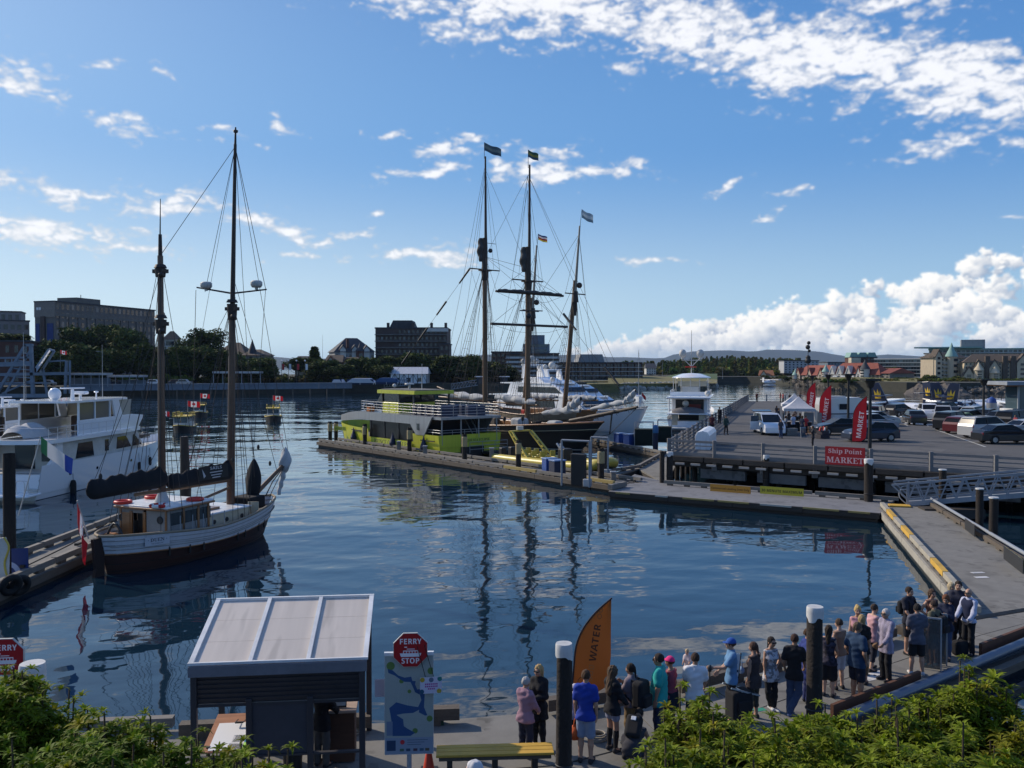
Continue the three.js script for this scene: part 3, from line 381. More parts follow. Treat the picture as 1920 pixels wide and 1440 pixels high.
// ---- the wooden schooner on the left
{
const s0=V(-15.95,0,-33.9),dir=V(.387,0,-.922),t=boat('schooner','two masted wooden schooner with white strake and black sail covers by the left float','sailing ship',s0,dir);
const f=hullFn({L:8.9,beam:3.7,mid:.46,pw:2.3,ps:2.5,pe:.62,sheer:[1.55,1.3,1.75],rakeB:1.1,rakeS:.5,flare:.5});
strip(B(),f,0,.64).mesh('lower_hull',mat('hullBrown',col(.055,.022,.016),{map:'wood',roughness:.55}),t);
strip(B(),f,.64,1,0,1,40,4,.025).mesh('white_strake',mat('strakeWhite',col(.62,.63,.66),{map:'streak',roughness:.45}),t);
railOf(B(),f,.64,0,.045).mesh('rubbing_strake',K.varnish,t);for(const v of[.16,.3,.44,.73,.82,.91])railOf(B(),f,v,0,v>.6?.034:.012).mesh('plank_seam',mat(v>.6?'seamGrey':'seamDark',col(v>.6?.3:.012)),t);railOf(B(),f,1,.02,.055).mesh('cap_rail',mat('capRail',col(.34,.28,.2),{map:'wood'}),t);
deckOf(B(),f,1,-.42,.02,.98,.97).mesh('deck',K.deckWood,t);
B().prism([[-.75,-.6],[-.12,-.6],[-.1,1.55],[-.62,1.5],[-.5,.3]],.16,M4.makeTranslation(-.2,0,0)).mesh('rudder',mat('rudderDark',col(.028,.014,.012),{map:'wood'}),t);
for(const s of[.2,.3,.38,.62,.68,.8,.86]){const q=f(s,.62);for(const z of[1,-1])B().box(.07,.42,.05,q[0],q[1]- .02,z*(q[2]+.04)).mesh('chain_plate',K.black,t);}
B().box(.9,.05,.02,f(.5,.68)[0],f(.5,.68)[1],f(.5,.68)[2]+.05).mesh('rubbing_patch',K.offwhite,t);
const wall=mat('cabinGrey',col(.30,.31,.31),{map:'grime'});
{const x0=1.75,x1=4.1,z=1.24,y0=.9,y1=2.32;
const b=B();b.box(.06,y1-y0,.82,x0,(y0+y1)/ 2,-1.0).box(.06,y1-y0,1.25,x0,(y0+y1)/ 2,.8).box(.06,.2,.6,x0,y1-.1,-.3).box(.06,y1-y0,2*z,x1,(y0+y1)/ 2,0).box(x1-x0,.75,.06,(x0+x1)/ 2,y0+.37,z).box(x1-x0,.75,.06,(x0+x1)/ 2,y0+.37,-z).box(x1-x0,.16,.06,(x0+x1)/ 2,y1-.08,z).box(x1-x0,.16,.06,(x0+x1)/ 2,y1-.08,-z);b.mesh('wheelhouse_wall',wall,t);
for(const s of[1,-1]){for(const xx of[x0,x0+.9,x0+1.75,x1])B().box(.12,y1-y0,.1,xx,(y0+y1)/ 2,s*z).mesh('corner_post',K.varnish,t);for(const xx of[x0+.46,x0+1.33,x0+2.17])B().box(.68,.5,.03,xx,y0+1,s*z).mesh('window',K.glass,t);}
B().box(.05,1.3,.56,x0+.25,y0+.6,-.3).mesh('doorway',K.black,t);for(const zz of[-.66,-.2+.28])B().box(.08,1.34,.14,x0-.03,y0+.62,zz+.0).mesh('door_frame',K.varnish,t);B().box(.06,1.25,.42,x0-.06,y0+.6,-.9,.0).mesh('open_door',K.varnish,t);
for(const zz of[-1.18,.92])B().put(new THREE.TorusGeometry(.13,.035,8,18),x0-.05,y0+1.0,zz,Math.PI/2).put(new THREE.CylinderGeometry(.12,.12,.03,16),x0-.045,y0+1.0,zz,0,0,Math.PI/2).mesh('porthole',K.darkMetal,t);
B().rbox(x1-x0+.5,.1,2*z+.42,.04,(x0+x1)/ 2,y1+.03,0).mesh('roof_edge',K.varnish,t);B().rbox(x1-x0+.4,.1,2*z+.34,.04,(x0+x1)/ 2,y1+.1,0).mesh('roof',K.white,t);
}
{const b=B();b.rbox(2.9,.75,2.1,.05,5.65,1.3,0);b.mesh('trunk_cabin',K.cream,t);B().rbox(3.0,.09,2.2,.04,5.65,1.71,0).mesh('trunk_roof',K.white,t);for(const xx of[4.7,5.5,6.5])B().put(new THREE.CylinderGeometry(.1,.1,.04,14),xx,1.35,1.06,0,Math.PI/2).mesh('porthole',K.darkMetal,t);B().rbox(.8,.12,.8,.03,5.3,1.8,.1).mesh('hatch',K.varnish,t);B().box(.05,.75,.5,7.3,1.5,1.05,.4).mesh('hatch_board',K.cream,t);B().rbox(1.1,.6,1.2,.1,8.1,1.7,.1).mesh('covered_winch',K.blackCloth,t);}
const ringM=printMat('lifeRing',128,16,(g)=>{for(let i=0;i<8;i++){g.fillStyle=i % 2?'#e8e4dc':'#c42018';g.fillRect(i*16,0,17,16);}});
const ring=(x,z,y,alt)=>{const g=new THREE.TorusGeometry(.3,.075,8,24);g.rotateX(Math.PI/2);const b=B();b.put(g,x,y,z);b.mesh('life_ring',alt?ringM:K.redPlastic,t,true);};
ring(1.75,-1.15,2.53,0);ring(3.3,-1.05,2.53,0);ring(1.6,.95,2.53,1);ring(3.5,1.1,2.53,0);
B().rbox(.4,.45,.5,.08,.75,1.2,-.75).mesh('orange_crate',K.orangeSeat,t);B().tube([V(.55,.95,-.95),V(.7,1.85,-.5),V(.75,1.1,.1)],.05,12,6).mesh('tiller_frame',K.darkMetal,t);B().ball(.14,.9,1.15,.7).mesh('white_buoy',K.white,t);
const MX=6.95,ZX=2.75,mastTop=19.2,zTop=13.8;
B().rod(V(MX,.6,0),V(MX+.1,11,.1),.2,.15,12).mesh('main_mast',K.spar,t);B().rod(V(MX+.1,10.5,.1),V(MX+.16,18.6,.28),.12,.07,10).mesh('topmast',K.sparDark,t);B().rod(V(MX+.16,18.5,.28),V(MX+.17,mastTop+.2,.3),.06,.035,8).lathe([[.09,0],[.12,.1],[0,.16]],MX+.17,mastTop-.05,.3,10).mesh('mast_truck',K.sparDark,t);
B().rod(V(ZX,2.4,0),V(ZX,12.9,0),.17,.12,12).mesh('mizzen_mast',K.spar,t);B().rod(V(ZX,12.8,0),V(ZX,zTop,0),.09,.07,8).rod(V(ZX,zTop,0),V(ZX,15.3,.03),.03,.015,6).mesh('aerial',K.sparDark,t);B().lathe([[.34,0],[.3,.1],[.18,.4],[.16,.5]],ZX,2.42,0,16).mesh('mast_boot',K.canvas,t);
for(const[x,y,z,h]of[[MX+.09,10.4,.1,1.5],[ZX,9.6,0,1.2],[ZX,12.0,0,.7]]){const b=B();b.cyl(.2,.24,h*.5,x,y,z,10).cyl(.27,.2,.14,x,y+h*.55,z,10).box(.3,.16,.62,x,y+h*.35,z).ball(.13,x-.16,y+h*.1,z+.2).ball(.12,x+.2,y+h*.7,z-.12);b.mesh('hounds',K.sparDark,t);}
B().rod(V(MX-.1,2.9,0),V(1.3,2.95,0),.1,.08,8).mesh('main_boom',K.sparPale,t);B().rod(V(ZX-.15,3.15,0),V(-.9,3.2,0),.09,.07,8).mesh('mizzen_boom',K.sparPale,t);B().rod(V(MX-.2,2.55,.1),V(3.4,2.15,.5),.07,.06,8).mesh('spare_spar',K.sparPale,t);
const cover=(x0,y0,h0,x1,y1,h1,nm)=>{const b=B();b.grid((u,v)=>{const a=v*6.2832,e=Math.pow(Math.sin(Math.min(1,u*12+.02)*1.57)*Math.sin(Math.min(1,(1-u)*12+.02)*1.57),.5),h=lerp(h0,h1,u)*(1+.07*Math.sin(u*23)+.05*Math.sin(u*51));return[lerp(x0,x1,u),lerp(y0,y1,u)+h*.5+Math.sin(a)*h*.52*e,Math.cos(a)*.19*e*(1.1-.4*Math.sin(a))];},40,14,1);return b.mesh(nm,K.blackCloth,t);};
cover(-1.05,3.05,.75,ZX+.3,3.1,.82,'mizzen_sail_cover');cover(ZX+.25,2.92,.62,MX+.25,2.95,.82,'main_sail_cover');
{const lm=printMat('coverPrint',256,128,(g)=>{g.fillStyle='#0e0e10';g.fillRect(0,0,256,128);g.fillStyle='#b9bcc0';g.font='bold 40px sans-serif';g.textAlign='center';g.fillText('SAILS',150,40);g.font='26px sans-serif';for(const[y,w]of[[72,110],[98,90],[122,70]])g.fillRect(150-w/2,y-12,w,9);g.beginPath();g.moveTo(30,20);g.lineTo(60,90);g.lineTo(42,110);g.closePath();g.fill();});const b=B();b.add(plate(1.9,.62));const m=b.mesh('cover_print',lm,t,true);m.position.set(5.6,3.42,.235);m.rotation.x=-.05;}
{const y=11.75,z0=-1.75,z1=1.85,c=V(MX+.1,y-.1,.1);B().rod(c,V(MX+.1-.3,y+.22,z0),.045,.035,6).rod(c,V(MX+.4,y+.05,z1),.045,.035,6).mesh('crosstree',K.darkMetal,t);for(const[z,x]of[[-1.25,MX-.12],[1.35,MX+.3]])B().lathe([[.0,-.02],[.2,.0],[.27,.1],[.27,.25],[.2,.32],[0,.34]],x,y+.15,z,18).cyl(.08,.06,.12,x,y+.05,z,8).mesh('radar_dome',K.offwhite,t);}
B().rod(V(8.6,1.9,0),V(11.4,3.45,0),.13,.08,10).mesh('bowsprit',K.sparPale,t);
{const b=B();b.grid((u,v)=>{const a=v*6.28,w=.3*Math.pow(Math.sin(Math.PI*Math.pow(clamp(u*.96+.03),.8)),.8)*(1+.16*Math.sin(a*3+u*9));return[11.0+w*Math.cos(a)+.1*u,2.75+u*1.35,w*Math.sin(a)];},14,12,1.2).grid((u,v)=>{const a=v*6.28,w=.16*(1+.25*Math.sin(u*20+a))*(1-u*.4);return[11.0-u*.5+w*Math.cos(a),3.0-u*1.3,w*Math.sin(a)];},14,8,1.2);b.mesh('furled_jib',K.canvas,t);}
{const b=B();b.grid((u,v)=>{const a=v*6.28,w=.36*Math.pow(Math.sin(Math.PI*clamp(.12+u*.86)),.7)*(1+.12*Math.sin(a*4+u*5));return[8.55+w*Math.cos(a)+u*.1,1.5+u*2.2,w*Math.sin(a)];},12,12,1.2);b.mesh('covered_staysail',K.blackCloth,t);}
B().line([V(8.4,2.0,.9),V(9.6,2.5,.35),V(10.9,3.15,.1)],.03).line([V(9.4,1.75,.3),V(11.2,3.35,0)],.02).mesh('bow_rail',K.rope,t);
{const b=B();for(const s of[.24,.3,.36,.42,.5]){const q=f(s,1);b.rod(V(q[0],q[1],q[2]),V(q[0],q[1]+.65,q[2]),.02,.02,5).rod(V(q[0],q[1],-q[2]),V(q[0],q[1]+.65,-q[2]),.02,.02,5);}b.mesh('stanchion',K.alu,t);}
const r=B(),R=.014,side=(x,z,u)=>{const q=f(u,1);return V(q[0],q[1]+.05,z*q[2]);};
const mt=V(MX+.16,18.5,.28),mh=V(MX+.1,11.3,.1),zh=V(ZX,10.1,0),zt=V(ZX,12.9,0);
for(const s of[1,-1]){for(const u of[.60,.65,.70])r.rod(mh,side(0,s,u),R,R,4,true);r.rod(mt,V(MX+.4,11.8,1.8*s),R,R,4,true).rod(V(MX+(s>0?.4:-.2),11.85,1.8*s),side(0,s,.68),R,R,4,true).rod(mt,side(0,s,.56),R*.8,R*.8,4,true);for(const u of[.2,.26,.32])r.rod(zh,side(0,s,u),R,R,4,true);r.rod(zt,side(0,s,.16),R,R,4,true).rod(zt,side(0,s,.38),R*.8,R*.8,4,true);for(let i=0;i<9;i++){const a=mid(mh,side(0,s,.60),.25+i*.08),b2=mid(mh,side(0,s,.70),.25+i*.08);if(i<8)r.rod(a,b2,R*.7,R*.7,4,true);}}
r.rod(mt,zt,R,R,4,true).rod(mt,V(11.4,3.45,0),R,R,4,true).rod(mh,V(10.4,2.9,0),R*1.2,R*1.2,4,true).rod(mh,V(9.0,2.1,0),R*1.2,R*1.2,4,true).rod(V(MX+.1,12.6,.1),V(11.2,3.4,0),R,R,4,true).rod(mh,V(1.5,3.3,0),R,R,4,true).rod(zh,V(-.9,3.4,0),R,R,4,true).rod(V(ZX,12.2,0),V(-.8,3.3,.1),R,R,4,true).rod(mh,V(4,3.2,.1),R,R,4,true).rod(V(MX,9.6,.1),V(5.6,3.3,.1),R,R,4,true).rod(zh,V(.6,3.4,.05),R,R,4,true);
r.rod(mt,V(MX+.5,3,1.0),R*.8,R*.8,4,true).rod(mh,V(MX+.6,1.6,.5),R,R,4,true).rod(mh,V(MX-.6,1.6,-.5),R,R,4,true).rod(zh,V(ZX+.3,2.5,.4),R,R,4,true);
for(const[x,y,z]of[[MX-.5,3.9,.6],[8.6,4.3,.3],[9.6,3.4,.2],[-.4,3.9,0]])r.ball(.1,x,y,z,.7,1.3,.7,8);
stuff(r.mesh('rigging',K.rope,t));
{const p=printMat('sternName',256,96,(g)=>{g.fillStyle='#b4b6bb';g.fillRect(0,0,256,96);g.fillStyle='#22242c';g.font='bold 50px serif';g.textAlign='center';g.fillText('· DUEN ·',128,54);g.font='20px serif';g.fillText('VICTORIA BC',128,82);});const q0=f(.10,.86),q1=f(.2,.86),b=B();b.add(plate(1.0,.36));const m=b.mesh('name_lettering',p,t,true);m.position.set((q0[0]+q1[0])/ 2-.05,(q0[1]+q1[1])/ 2,(q0[2]+q1[2])/ 2+.085);m.rotation.y=-Math.atan2(q1[2]- q0[2],q1[0]- q0[0]);m.rotation.x=-.0;}
const fp=world(t,-.55,1.45,-.5),ft=world(t,-.95,3.0,-.62);flagOn('red and white maple leaf flag drooping from the wooden schooner\'s stern',fp,ft,1.7,.85,flagCA,-.5,{droop:1.25,r:.03});
}
{const p=at(348,930,44.5);solo(B().rod(V(p.x,1.2,p.z),V(p.x-.05,4.6,p.z),.28,.2,10).rod(V(p.x,-.5,p.z),V(p.x,1.3,p.z),.3,.28,10),'mooring_post',K.sparDark,'short stout dark post standing behind the schooner\'s boom','post');}
// ---- the white flybridge yachts on the left
function flybridgeYacht(label,stern,dir){
const t=boat('motor_yacht',label,'yacht',stern,dir),L=19.5;
const f=hullFn({L,beam:5.1,mid:.5,pw:2.5,ps:3,sternK:.55,pe:.7,sheer:[2.15,2.15,2.5],rakeB:1.6,flare:.68,fp:.5});
strip(B(),f,0,.33).mesh('lower_hull',K.gel,t);strip(B(),f,.33,1,0,1,36,5,.05).mesh('topsides',K.gel,t);strip(B(),f,.17,.2,0,1,36,1,.03).mesh('boot_stripe',K.navy,t);railOf(B(),f,.66,0,.045).mesh('rub_rail',K.offwhite,t);
capFace(B(),f,.002,.1,.8).mesh('transom',K.gel,t);deckOf(B(),f,.82,0,0,.98,.98).mesh('deck',K.offwhite,t);
B().rbox(1.5,.16,4.4,.06,-.65,.42,0).mesh('swim_platform',K.gel,t);for(const z of[-1.4,.9,1.15])B().tube([V(-.7,.5,z),V(-.72,1.25,z),V(-.72,1.3,z+.35),V(-.72,1.25,z+.7),V(-.7,.5,z+.7)],.03,16,6).mesh('grab_rail',K.steel,t);
for(const z of[-1.75,1.75])for(let i=0;i<4;i++)B().rbox(.32,.1,.7,.02,-.1+i*.3,.7+i*.28,z).mesh('transom_step',K.offwhite,t);
const zS=2.05;B().rbox(9.6,1.95,zS*2,.1,7.3,2.45,0).prism([[0,0],[2.6,0],[.9,1.95],[0,1.95]],zS*1.9,M4.makeTranslation(12,1.48,0),.05).mesh('saloon',K.offwhite,t);
for(const s of[1,-1]){const Z=zS+.012;const w=(pts,x,y)=>B().prism(pts,.03,M4.makeTranslation(x,y,s*Z)).mesh('saloon_window',K.glass,t);w([[0,0],[2.3,0],[2.1,1.0],[.35,1.0]],4.2,2.15);w([[0,0],[.5,0],[.5,.8],[0,.8]],8.0,2.3);w([[0,0],[2.2,.0],[1.4,.85],[.15,.85]],9.6,2.3);w([[0,0],[1.4,0],[.2,.85],[.05,.85]],12.1,2.3);for(const x of[3.0,6.2,11,14.2])B().put(new THREE.CylinderGeometry(.13,.13,.04,12),x,1.35,s*(f(x/L,.7)[2]+.04),0,Math.PI/2).mesh('porthole',K.glass,t);}
B().box(.04,1.7,1.3,2.48,2.4,-.3).mesh('saloon_door',K.glass,t);B().box(.04,.9,1.0,2.48,2.6,1.3).mesh('aft_window',K.glass,t);
B().prism([[-.2,0],[1.6,0],[2.3,.7],[2.3,1.95],[1.7,1.95],[1.2,.9]],.16,M4.makeTranslation(.2,1.5,2.1)).mesh('side_wing',K.gel,t);B().prism([[-.2,0],[1.6,0],[2.3,.7],[2.3,1.95],[1.7,1.95],[1.2,.9]],.16,M4.makeTranslation(.2,1.5,-2.1)).mesh('side_wing',K.gel,t);
const dk=[];for(let i=0;i<=10;i++){const a=Math.PI/2+i/10*Math.PI;dk.push([.9+Math.cos(a)*.9+(i===0||i===10?0:0),Math.sin(a)*2.45]);}B().slab([[13.6,-1.9],[14.6,-.9],[14.6,.9],[13.6,1.9],[11,2.45],...dk,[11,-2.45]].map((p)=>[p[0],p[1]]),3.42,3.68).mesh('boat_deck',K.gel,t);
const rl=B();for(const s of[1,-1]){for(let i=0;i<=9;i++)rl.rod(V(.6+i,3.68,s*2.38),V(.6+i,4.42,s*2.38),.018,.018,5);for(const y of[4.05,4.42])rl.rod(V(.6,y,s*2.38),V(10,y,s*2.38),.018,.018,5);}rl.rod(V(.4,4.42,-2.3),V(.4,4.42,2.3),.018,.018,5);rl.mesh('deck_railing',K.steel,t);
{const b=B();b.grid((u,v)=>{const a=v*Math.PI,h=.85*Math.pow(Math.sin(Math.PI*clamp(.06+u*.88)),.45)*(1+.12*Math.sin(u*11)+.05*Math.sin(u*29+v*5));return[1.0+u*3.2,3.72+Math.sin(a)*h,-.2+Math.cos(a)*1.0*Math.pow(Math.sin(Math.PI*clamp(.1+u*.8)),.3)];},20,12,1.2);b.mesh('covered_tender',K.canvas,t);}
for(const s of[1,-1]){B().prism([[0,0],[8.4,0],[9.3,.85],[7.4,1.0],[0,.95]],.1,M4.makeTranslation(4.6,3.68,s*2.0),.02).mesh('flybridge_coaming',K.gel,t);for(const[x0,w]of[[4.8,1.9],[6.8,1.9]])B().box(w,1.15,.02,x0+w/2,5.2,s*1.98).mesh('clear_panel',mat('clearVinyl',col(.13,.12,.1),{roughness:.12}),t);B().prism([[0,0],[1.7,.0],[2.0,1.15],[.1,1.2]],.03,M4.makeTranslation(10.2,4.66,s*1.9)).mesh('clear_panel',mat('clearVinylPale',col(.35,.35,.3),{roughness:.15}),t);for(const[x,w]of[[4.7,.14],[6.75,.12],[8.8,.12]])B().box(w,1.3,.1,x,5.2,s*2.0).mesh('roof_post',K.gel,t);B().prism([[0,0],[1.1,0],[.4,1.4],[-.5,1.4]],.14,M4.makeTranslation(9.5,4.55,s*2.02)).mesh('roof_pillar',K.gel,t);}
B().box(.03,1.15,3.7,12.15,5.2,0,0,0,.2).mesh('windscreen',mat('clearVinylPale',col(.35,.35,.3),{roughness:.15}),t);B().rbox(.5,1.0,2.4,.1,10.6,4.2,0).rbox(.6,1.1,.7,.15,9.2,4.2,.6).rbox(.6,1.1,.7,.15,9.2,4.2,-.6).mesh('helm_seat',mat('seatBrown',col(.12,.08,.06)),t);
B().slab([[3.4,-1.9],[4,-2.15],[11.2,-2.1],[12.3,-1.4],[12.3,1.4],[11.2,2.1],[4,2.15],[3.4,1.9]],5.84,5.98).mesh('hardtop',K.gel,t);
B().ball(.4,5.2,6.4,.1,1,1.05,1,18).cyl(.2,.22,.14,5.2,5.98,.1).mesh('satellite_dome',K.gel,t);B().rbox(.16,.1,1.6,.04,7.2,6.75,.2,.8).cyl(.14,.1,.7,7.2,5.98,.2).mesh('radar_scanner',K.gel,t);B().rbox(.6,.22,1.0,.1,8.2,6.4,.2).cyl(.1,.1,.35,8.2,5.98,.2).mesh('radar_dome',K.gel,t);B().cyl(.06,.05,.4,9.6,5.98,.6,8).ball(.12,9.6,6.42,.6,1.4,.6,1.4).mesh('gps_dome',K.gel,t);
B().rod(V(3.9,5.9,-1.2),V(3.9,10.5,-1.2),.035,.012,5).rod(V(8.6,5.9,1.6),V(8.6,9.8,1.6),.025,.01,5).mesh('aerial',K.offwhite,t);
const br=B();stanchions(br,f,1,.6,.018,.62,.99,9);railOf(br,f,1,.6,.018,.62,1,16);br.mesh('bow_railing',K.steel,t);B().rbox(1.2,.35,.7,.1,17.6,2.6,.2).rbox(.5,.5,.5,.15,18.8,2.6,-.2).mesh('anchor_windlass',K.darkMetal,t);
for(const[u,v]of[[.17,.35],[.62,.5],[.72,.55]]){const q=f(u,v),b=B(),s=u<.3?1:.62;b.lathe([[0,-.55*s],[.14*s,-.5*s],[.19*s,-.3*s],[.19*s,.3*s],[.13*s,.5*s],[0,.56*s]],q[0],q[1]- .1,q[2]+.24,12).rod(V(q[0],q[1]+.4*s,q[2]+.24),V(q[0],2.2,q[2]+.2),.015,.015,4);b.mesh('fender',K.rubber,t);}
return t;
}
const yachtA=flybridgeYacht('large white flybridge motor yacht moored stern on beyond the schooner',V(-31.1,0,-52.6),V(.04,0,-1));
{const c=copyOf(yachtA,'white motor yacht half hidden behind the large flybridge yacht at the left edge',V(-41.5,0,-63),yachtA.rotation.y);c.scale.setScalar(.86);}
flagOn('small maple leaf flag at the large flybridge yacht\'s bow',world(yachtA,20.6,2.5,.1),world(yachtA,20.9,4.6,.1),.8,.42,flagCA,.2);
{
const t1=flagOn('yellow red and white signal flag on the dark pile at left',V(-18.9,3.2,-31.2),V(-19.7,5.1,-31.2),1.15,.55,bands('flagSig',['#d8c81c','#d8c81c','#b02020','#e4e4e4','#e4e4e4'],1),.1,{droop:.85,ph:2});
flagOn('blue and yellow signal flag cut off at the left edge',V(-19.5,2.6,-31.5),V(-19.9,4.4,-31.5),.9,.5,bands('flagSig2',['#1c3f86','#d6c93a','#1c3f86'],0),.3,{droop:1.0,ph:4});
flagOn('green white and blue tricolour flag beside the dark pile at left',V(-19.2,2.4,-33.3),V(-18.35,5.5,-33.4),1.5,.62,bands('flagSig3',['#2e6a46','#d8d8d6','#d8d8d6','#d8d8d6','#243d8c'],1),.0,{droop:.62,ph:1});
const p=at(40,1050,31.2);signBoard('blue_banner','blue banner standing behind the dark pile on the left float','banner',V(p.x-.05,DK+.55,p.z),.25,.55,1.05,printMat('bannerBlue',64,128,(g)=>{g.fillStyle='#17336f';g.fillRect(0,0,64,128);g.fillStyle='#8fa4cc';g.beginPath();g.moveTo(0,60);g.quadraticCurveTo(30,70,44,128);g.lineTo(20,128);g.quadraticCurveTo(14,90,0,84);g.fill();}));
const q=at(4,1040,30.5),kt=thing('kayak_rack','yellow and white board leaning at the left edge of the float','board',V(q.x,DK,q.z));B().prism([[-.25,0],[.2,0],[.25,1.2],[.12,1.6],[-.25,1.55]],.08,null,.02).mesh('board',K.offwhite,kt);B().tube([V(.24,.05,.05),V(.12,.7,.06),V(.28,1.3,.06),V(.1,1.62,.05)],.035,14,6).mesh('yellow_rim',K.yellow,kt);
const d=at(14,1096,29.5),dt=thing('rubber_fender','black rubber tyre fenders at the left float\'s near corner','fender',V(d.x,.5,d.z),.3);for(const[x,y,z]of[[-.25,-.05,0],[.12,.18,.1],[.3,.05,-.3]])B().put(new THREE.TorusGeometry(.28,.12,10,22),x,y,z,.7,.3).mesh('tyre',K.rubber,dt);
}
// ---- the yellow green whale-watching boat
{
const f0=V(-.63,0,-.776),t=boat('whale_watching_boat','yellow green whale watching boat with dark open cabin moored at the long float','boat',V(-3.8,0,-78.6),f0),L=22.5;
const f=hullFn({L,beam:7.1,mid:.35,pw:3.4,ps:9,sternK:.3,pe:.62,sheer:[2.1,2.05,2.35],rakeB:.9,flare:.86,fp:.6});
strip(B(),f,0,.70).mesh('lower_hull',K.lime,t);
strip(B(),f,.70,1,0,.19,10,4).mesh('stern_side',K.lime,t);strip(B(),f,.70,1,.56,1,30,5).mesh('bow_side',K.lime,t);
capFace(B(),f,.002,.22,1).mesh('transom',K.lime,t);deckOf(B(),f,.57,0,0,.99,.97).mesh('main_deck',K.concreteDark,t);
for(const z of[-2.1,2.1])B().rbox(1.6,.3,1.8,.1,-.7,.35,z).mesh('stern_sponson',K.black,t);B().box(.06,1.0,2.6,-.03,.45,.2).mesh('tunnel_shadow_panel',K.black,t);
{const up=(u,v)=>{const q=f(u,1),lo=u>.56?lerp(2.95,2.45,smooth(.56,.95,u)):2.95,hi=lerp(3.75,2.95,smooth(.62,1,u));return[q[0]+(u>.8?-.1*v:0),lerp(lo,hi,v),q[2]+.03];};
const b=B();for(const s of[1,-1])b.grid((u,v)=>{const q=up(lerp(.16,1,u),v);return[q[0],q[1],s*q[2]];},40,3,.9);b.mesh('upper_band',K.silver,t);
for(const s of[1,-1]){B().prism([[2.3,2.0],[3.7,2.0],[4.7,3.0],[4.7,3.72],[1.0,3.72]],.14,M4.makeTranslation(0,0,s*3.5)).mesh('slanting_pillar',K.silver,t);B().box(.4,.6,.16,3.3,2.75,s*3.52).mesh('pillar_window',K.glass,t);}
for(const s of[1,-1])B().box(8.3,1.75,.06,8.6,2.15,s*3.2).mesh('dark_glazing',mat('darkGlazing',col(.008),{roughness:.3,specularIntensity:.5}),t);B().box(.06,2.0,6.3,12.7,2.1,0).mesh('front_glazing',K.glass,t);B().box(.06,2.4,6.3,3.4,2.2,0).mesh('aft_bulkhead',K.glass,t);
for(let i=0;i<4;i++){B().box(.1,1.7,.1,4.6+i*2.6,2.1,-3.24).mesh('window_post',K.darkMetal,t);}
}
B().slab([[-.2,-3.4],[10,-3.5],[15.2,-3.0],[17.0,-1.4],[17.0,1.4],[15.2,3.0],[10,3.5],[-.2,3.4]],3.5,3.72).mesh('upper_deck',K.silver,t);
for(const z of[-3.1,-1.0,1.0,3.1])B().rod(V(.1,1.2,z),V(.1,3.5,z),.07,.07,8).mesh('canopy_post',K.silver,t);
const rail=(pts,y0,h,nm,rows)=>{const b=B();for(let i=0;i+1<pts.length;i++){const n=Math.max(1,Math.round(pts[i].distanceTo(pts[i+1])/ 1.3));for(let k=0;k<=n;k++){const p=mid(pts[i],pts[i+1],k/n);b.rod(lv(p,y0),lv(p,y0+h),.025,.025,5);}for(let r=1;r<=rows;r++)b.rod(lv(pts[i],y0+h*r/rows),lv(pts[i+1],y0+h*r/rows),.028,.028,5);}b.mesh(nm,K.silver,t);};
rail([V(-.1,0,-3.3),V(10,0,-3.4),V(15,0,-2.9),V(16.8,0,-1.3),V(16.8,0,1.3),V(15,0,2.9),V(10,0,3.4),V(-.1,0,3.3),V(-.1,0,-3.3)],3.72,1.05,'upper_railing',4);
rail([V(2.3,0,-3.4),V(0,0,-3.35),V(0,0,3.35),V(2.3,0,3.4)],2.1,.45,'stern_railing',2);rail([V(-1.4,0,-1.1),V(-1.4,0,3.2)],.5,1.0,'swim_railing',3);
B().line([V(.3,1.2,1.0),V(2.6,3.7,1.0)],.06).line([V(.3,1.2,1.7),V(2.6,3.7,1.7)],.06).mesh('stair',K.silver,t);
B().rbox(3.4,1.1,4.2,.1,10.6,4.2,0).mesh('wheelhouse_base',K.lime,t);B().box(3.1,.9,4.0,10.5,5.15,0).mesh('wheelhouse_glass',K.glass,t);B().prism([[0,0],[1.3,0],[.4,1.0],[0,1.0]],4.0,M4.makeTranslation(12.1,4.7,0)).mesh('windscreen',K.glass,t);
for(const[x,z]of[[12.2,-2.05],[12.2,2.05],[9,-2.05],[9,2.05],[6.4,-2.05],[6.4,2.05]])B().box(.14,1.9,.14,x,4.7,z).mesh('roof_post',K.darkMetal,t);
B().slab([[5.9,-2.3],[12.6,-2.45],[13.6,-1.4],[13.6,1.4],[12.6,2.45],[5.9,2.3]],5.62,5.95).mesh('wheelhouse_roof',K.lime,t);B().slab([[6.2,-2.0],[12.4,-2.1],[13.2,-1.2],[13.2,1.2],[12.4,2.1],[6.2,2.0]],5.955,6.04).mesh('roof_top',K.concreteDark,t);
B().cyl(.5,.45,.12,10.4,6.5,0,16).cyl(.12,.12,.5,10.4,6.0,0,8).ball(.2,12.3,6.35,-.6).rod(V(9,6,.6),V(9,8.6,.6),.03,.015,5).rod(V(9,7.4,.0),V(9,7.4,1.2),.02,.02,5).rod(V(7.4,6,-.5),V(7.4,7.6,-.5),.02,.01,5).mesh('radar_mast',K.offwhite,t);
for(let i=0;i<5;i++)for(const z of[-1.6,1.6]){B().rbox(.5,.9,2.0,.06,1.4+i*1.05,4.15,z).mesh('bench_seat',K.navy,t);}
for(const[x,z,m]of[[15.6,-1.6,K.white],[15.0,-2.2,K.white],[14.4,-2.4,K.black],[16.1,-.8,K.black]]){const g=new THREE.CylinderGeometry(.32,.32,.9,12);g.rotateX(Math.PI/2);B().put(g,x,4.15,z,.5).mesh('liferaft_canister',m,t);}B().rbox(.8,.5,.6,.05,13.9,3.98,-2.5).mesh('orange_locker',K.orange,t);
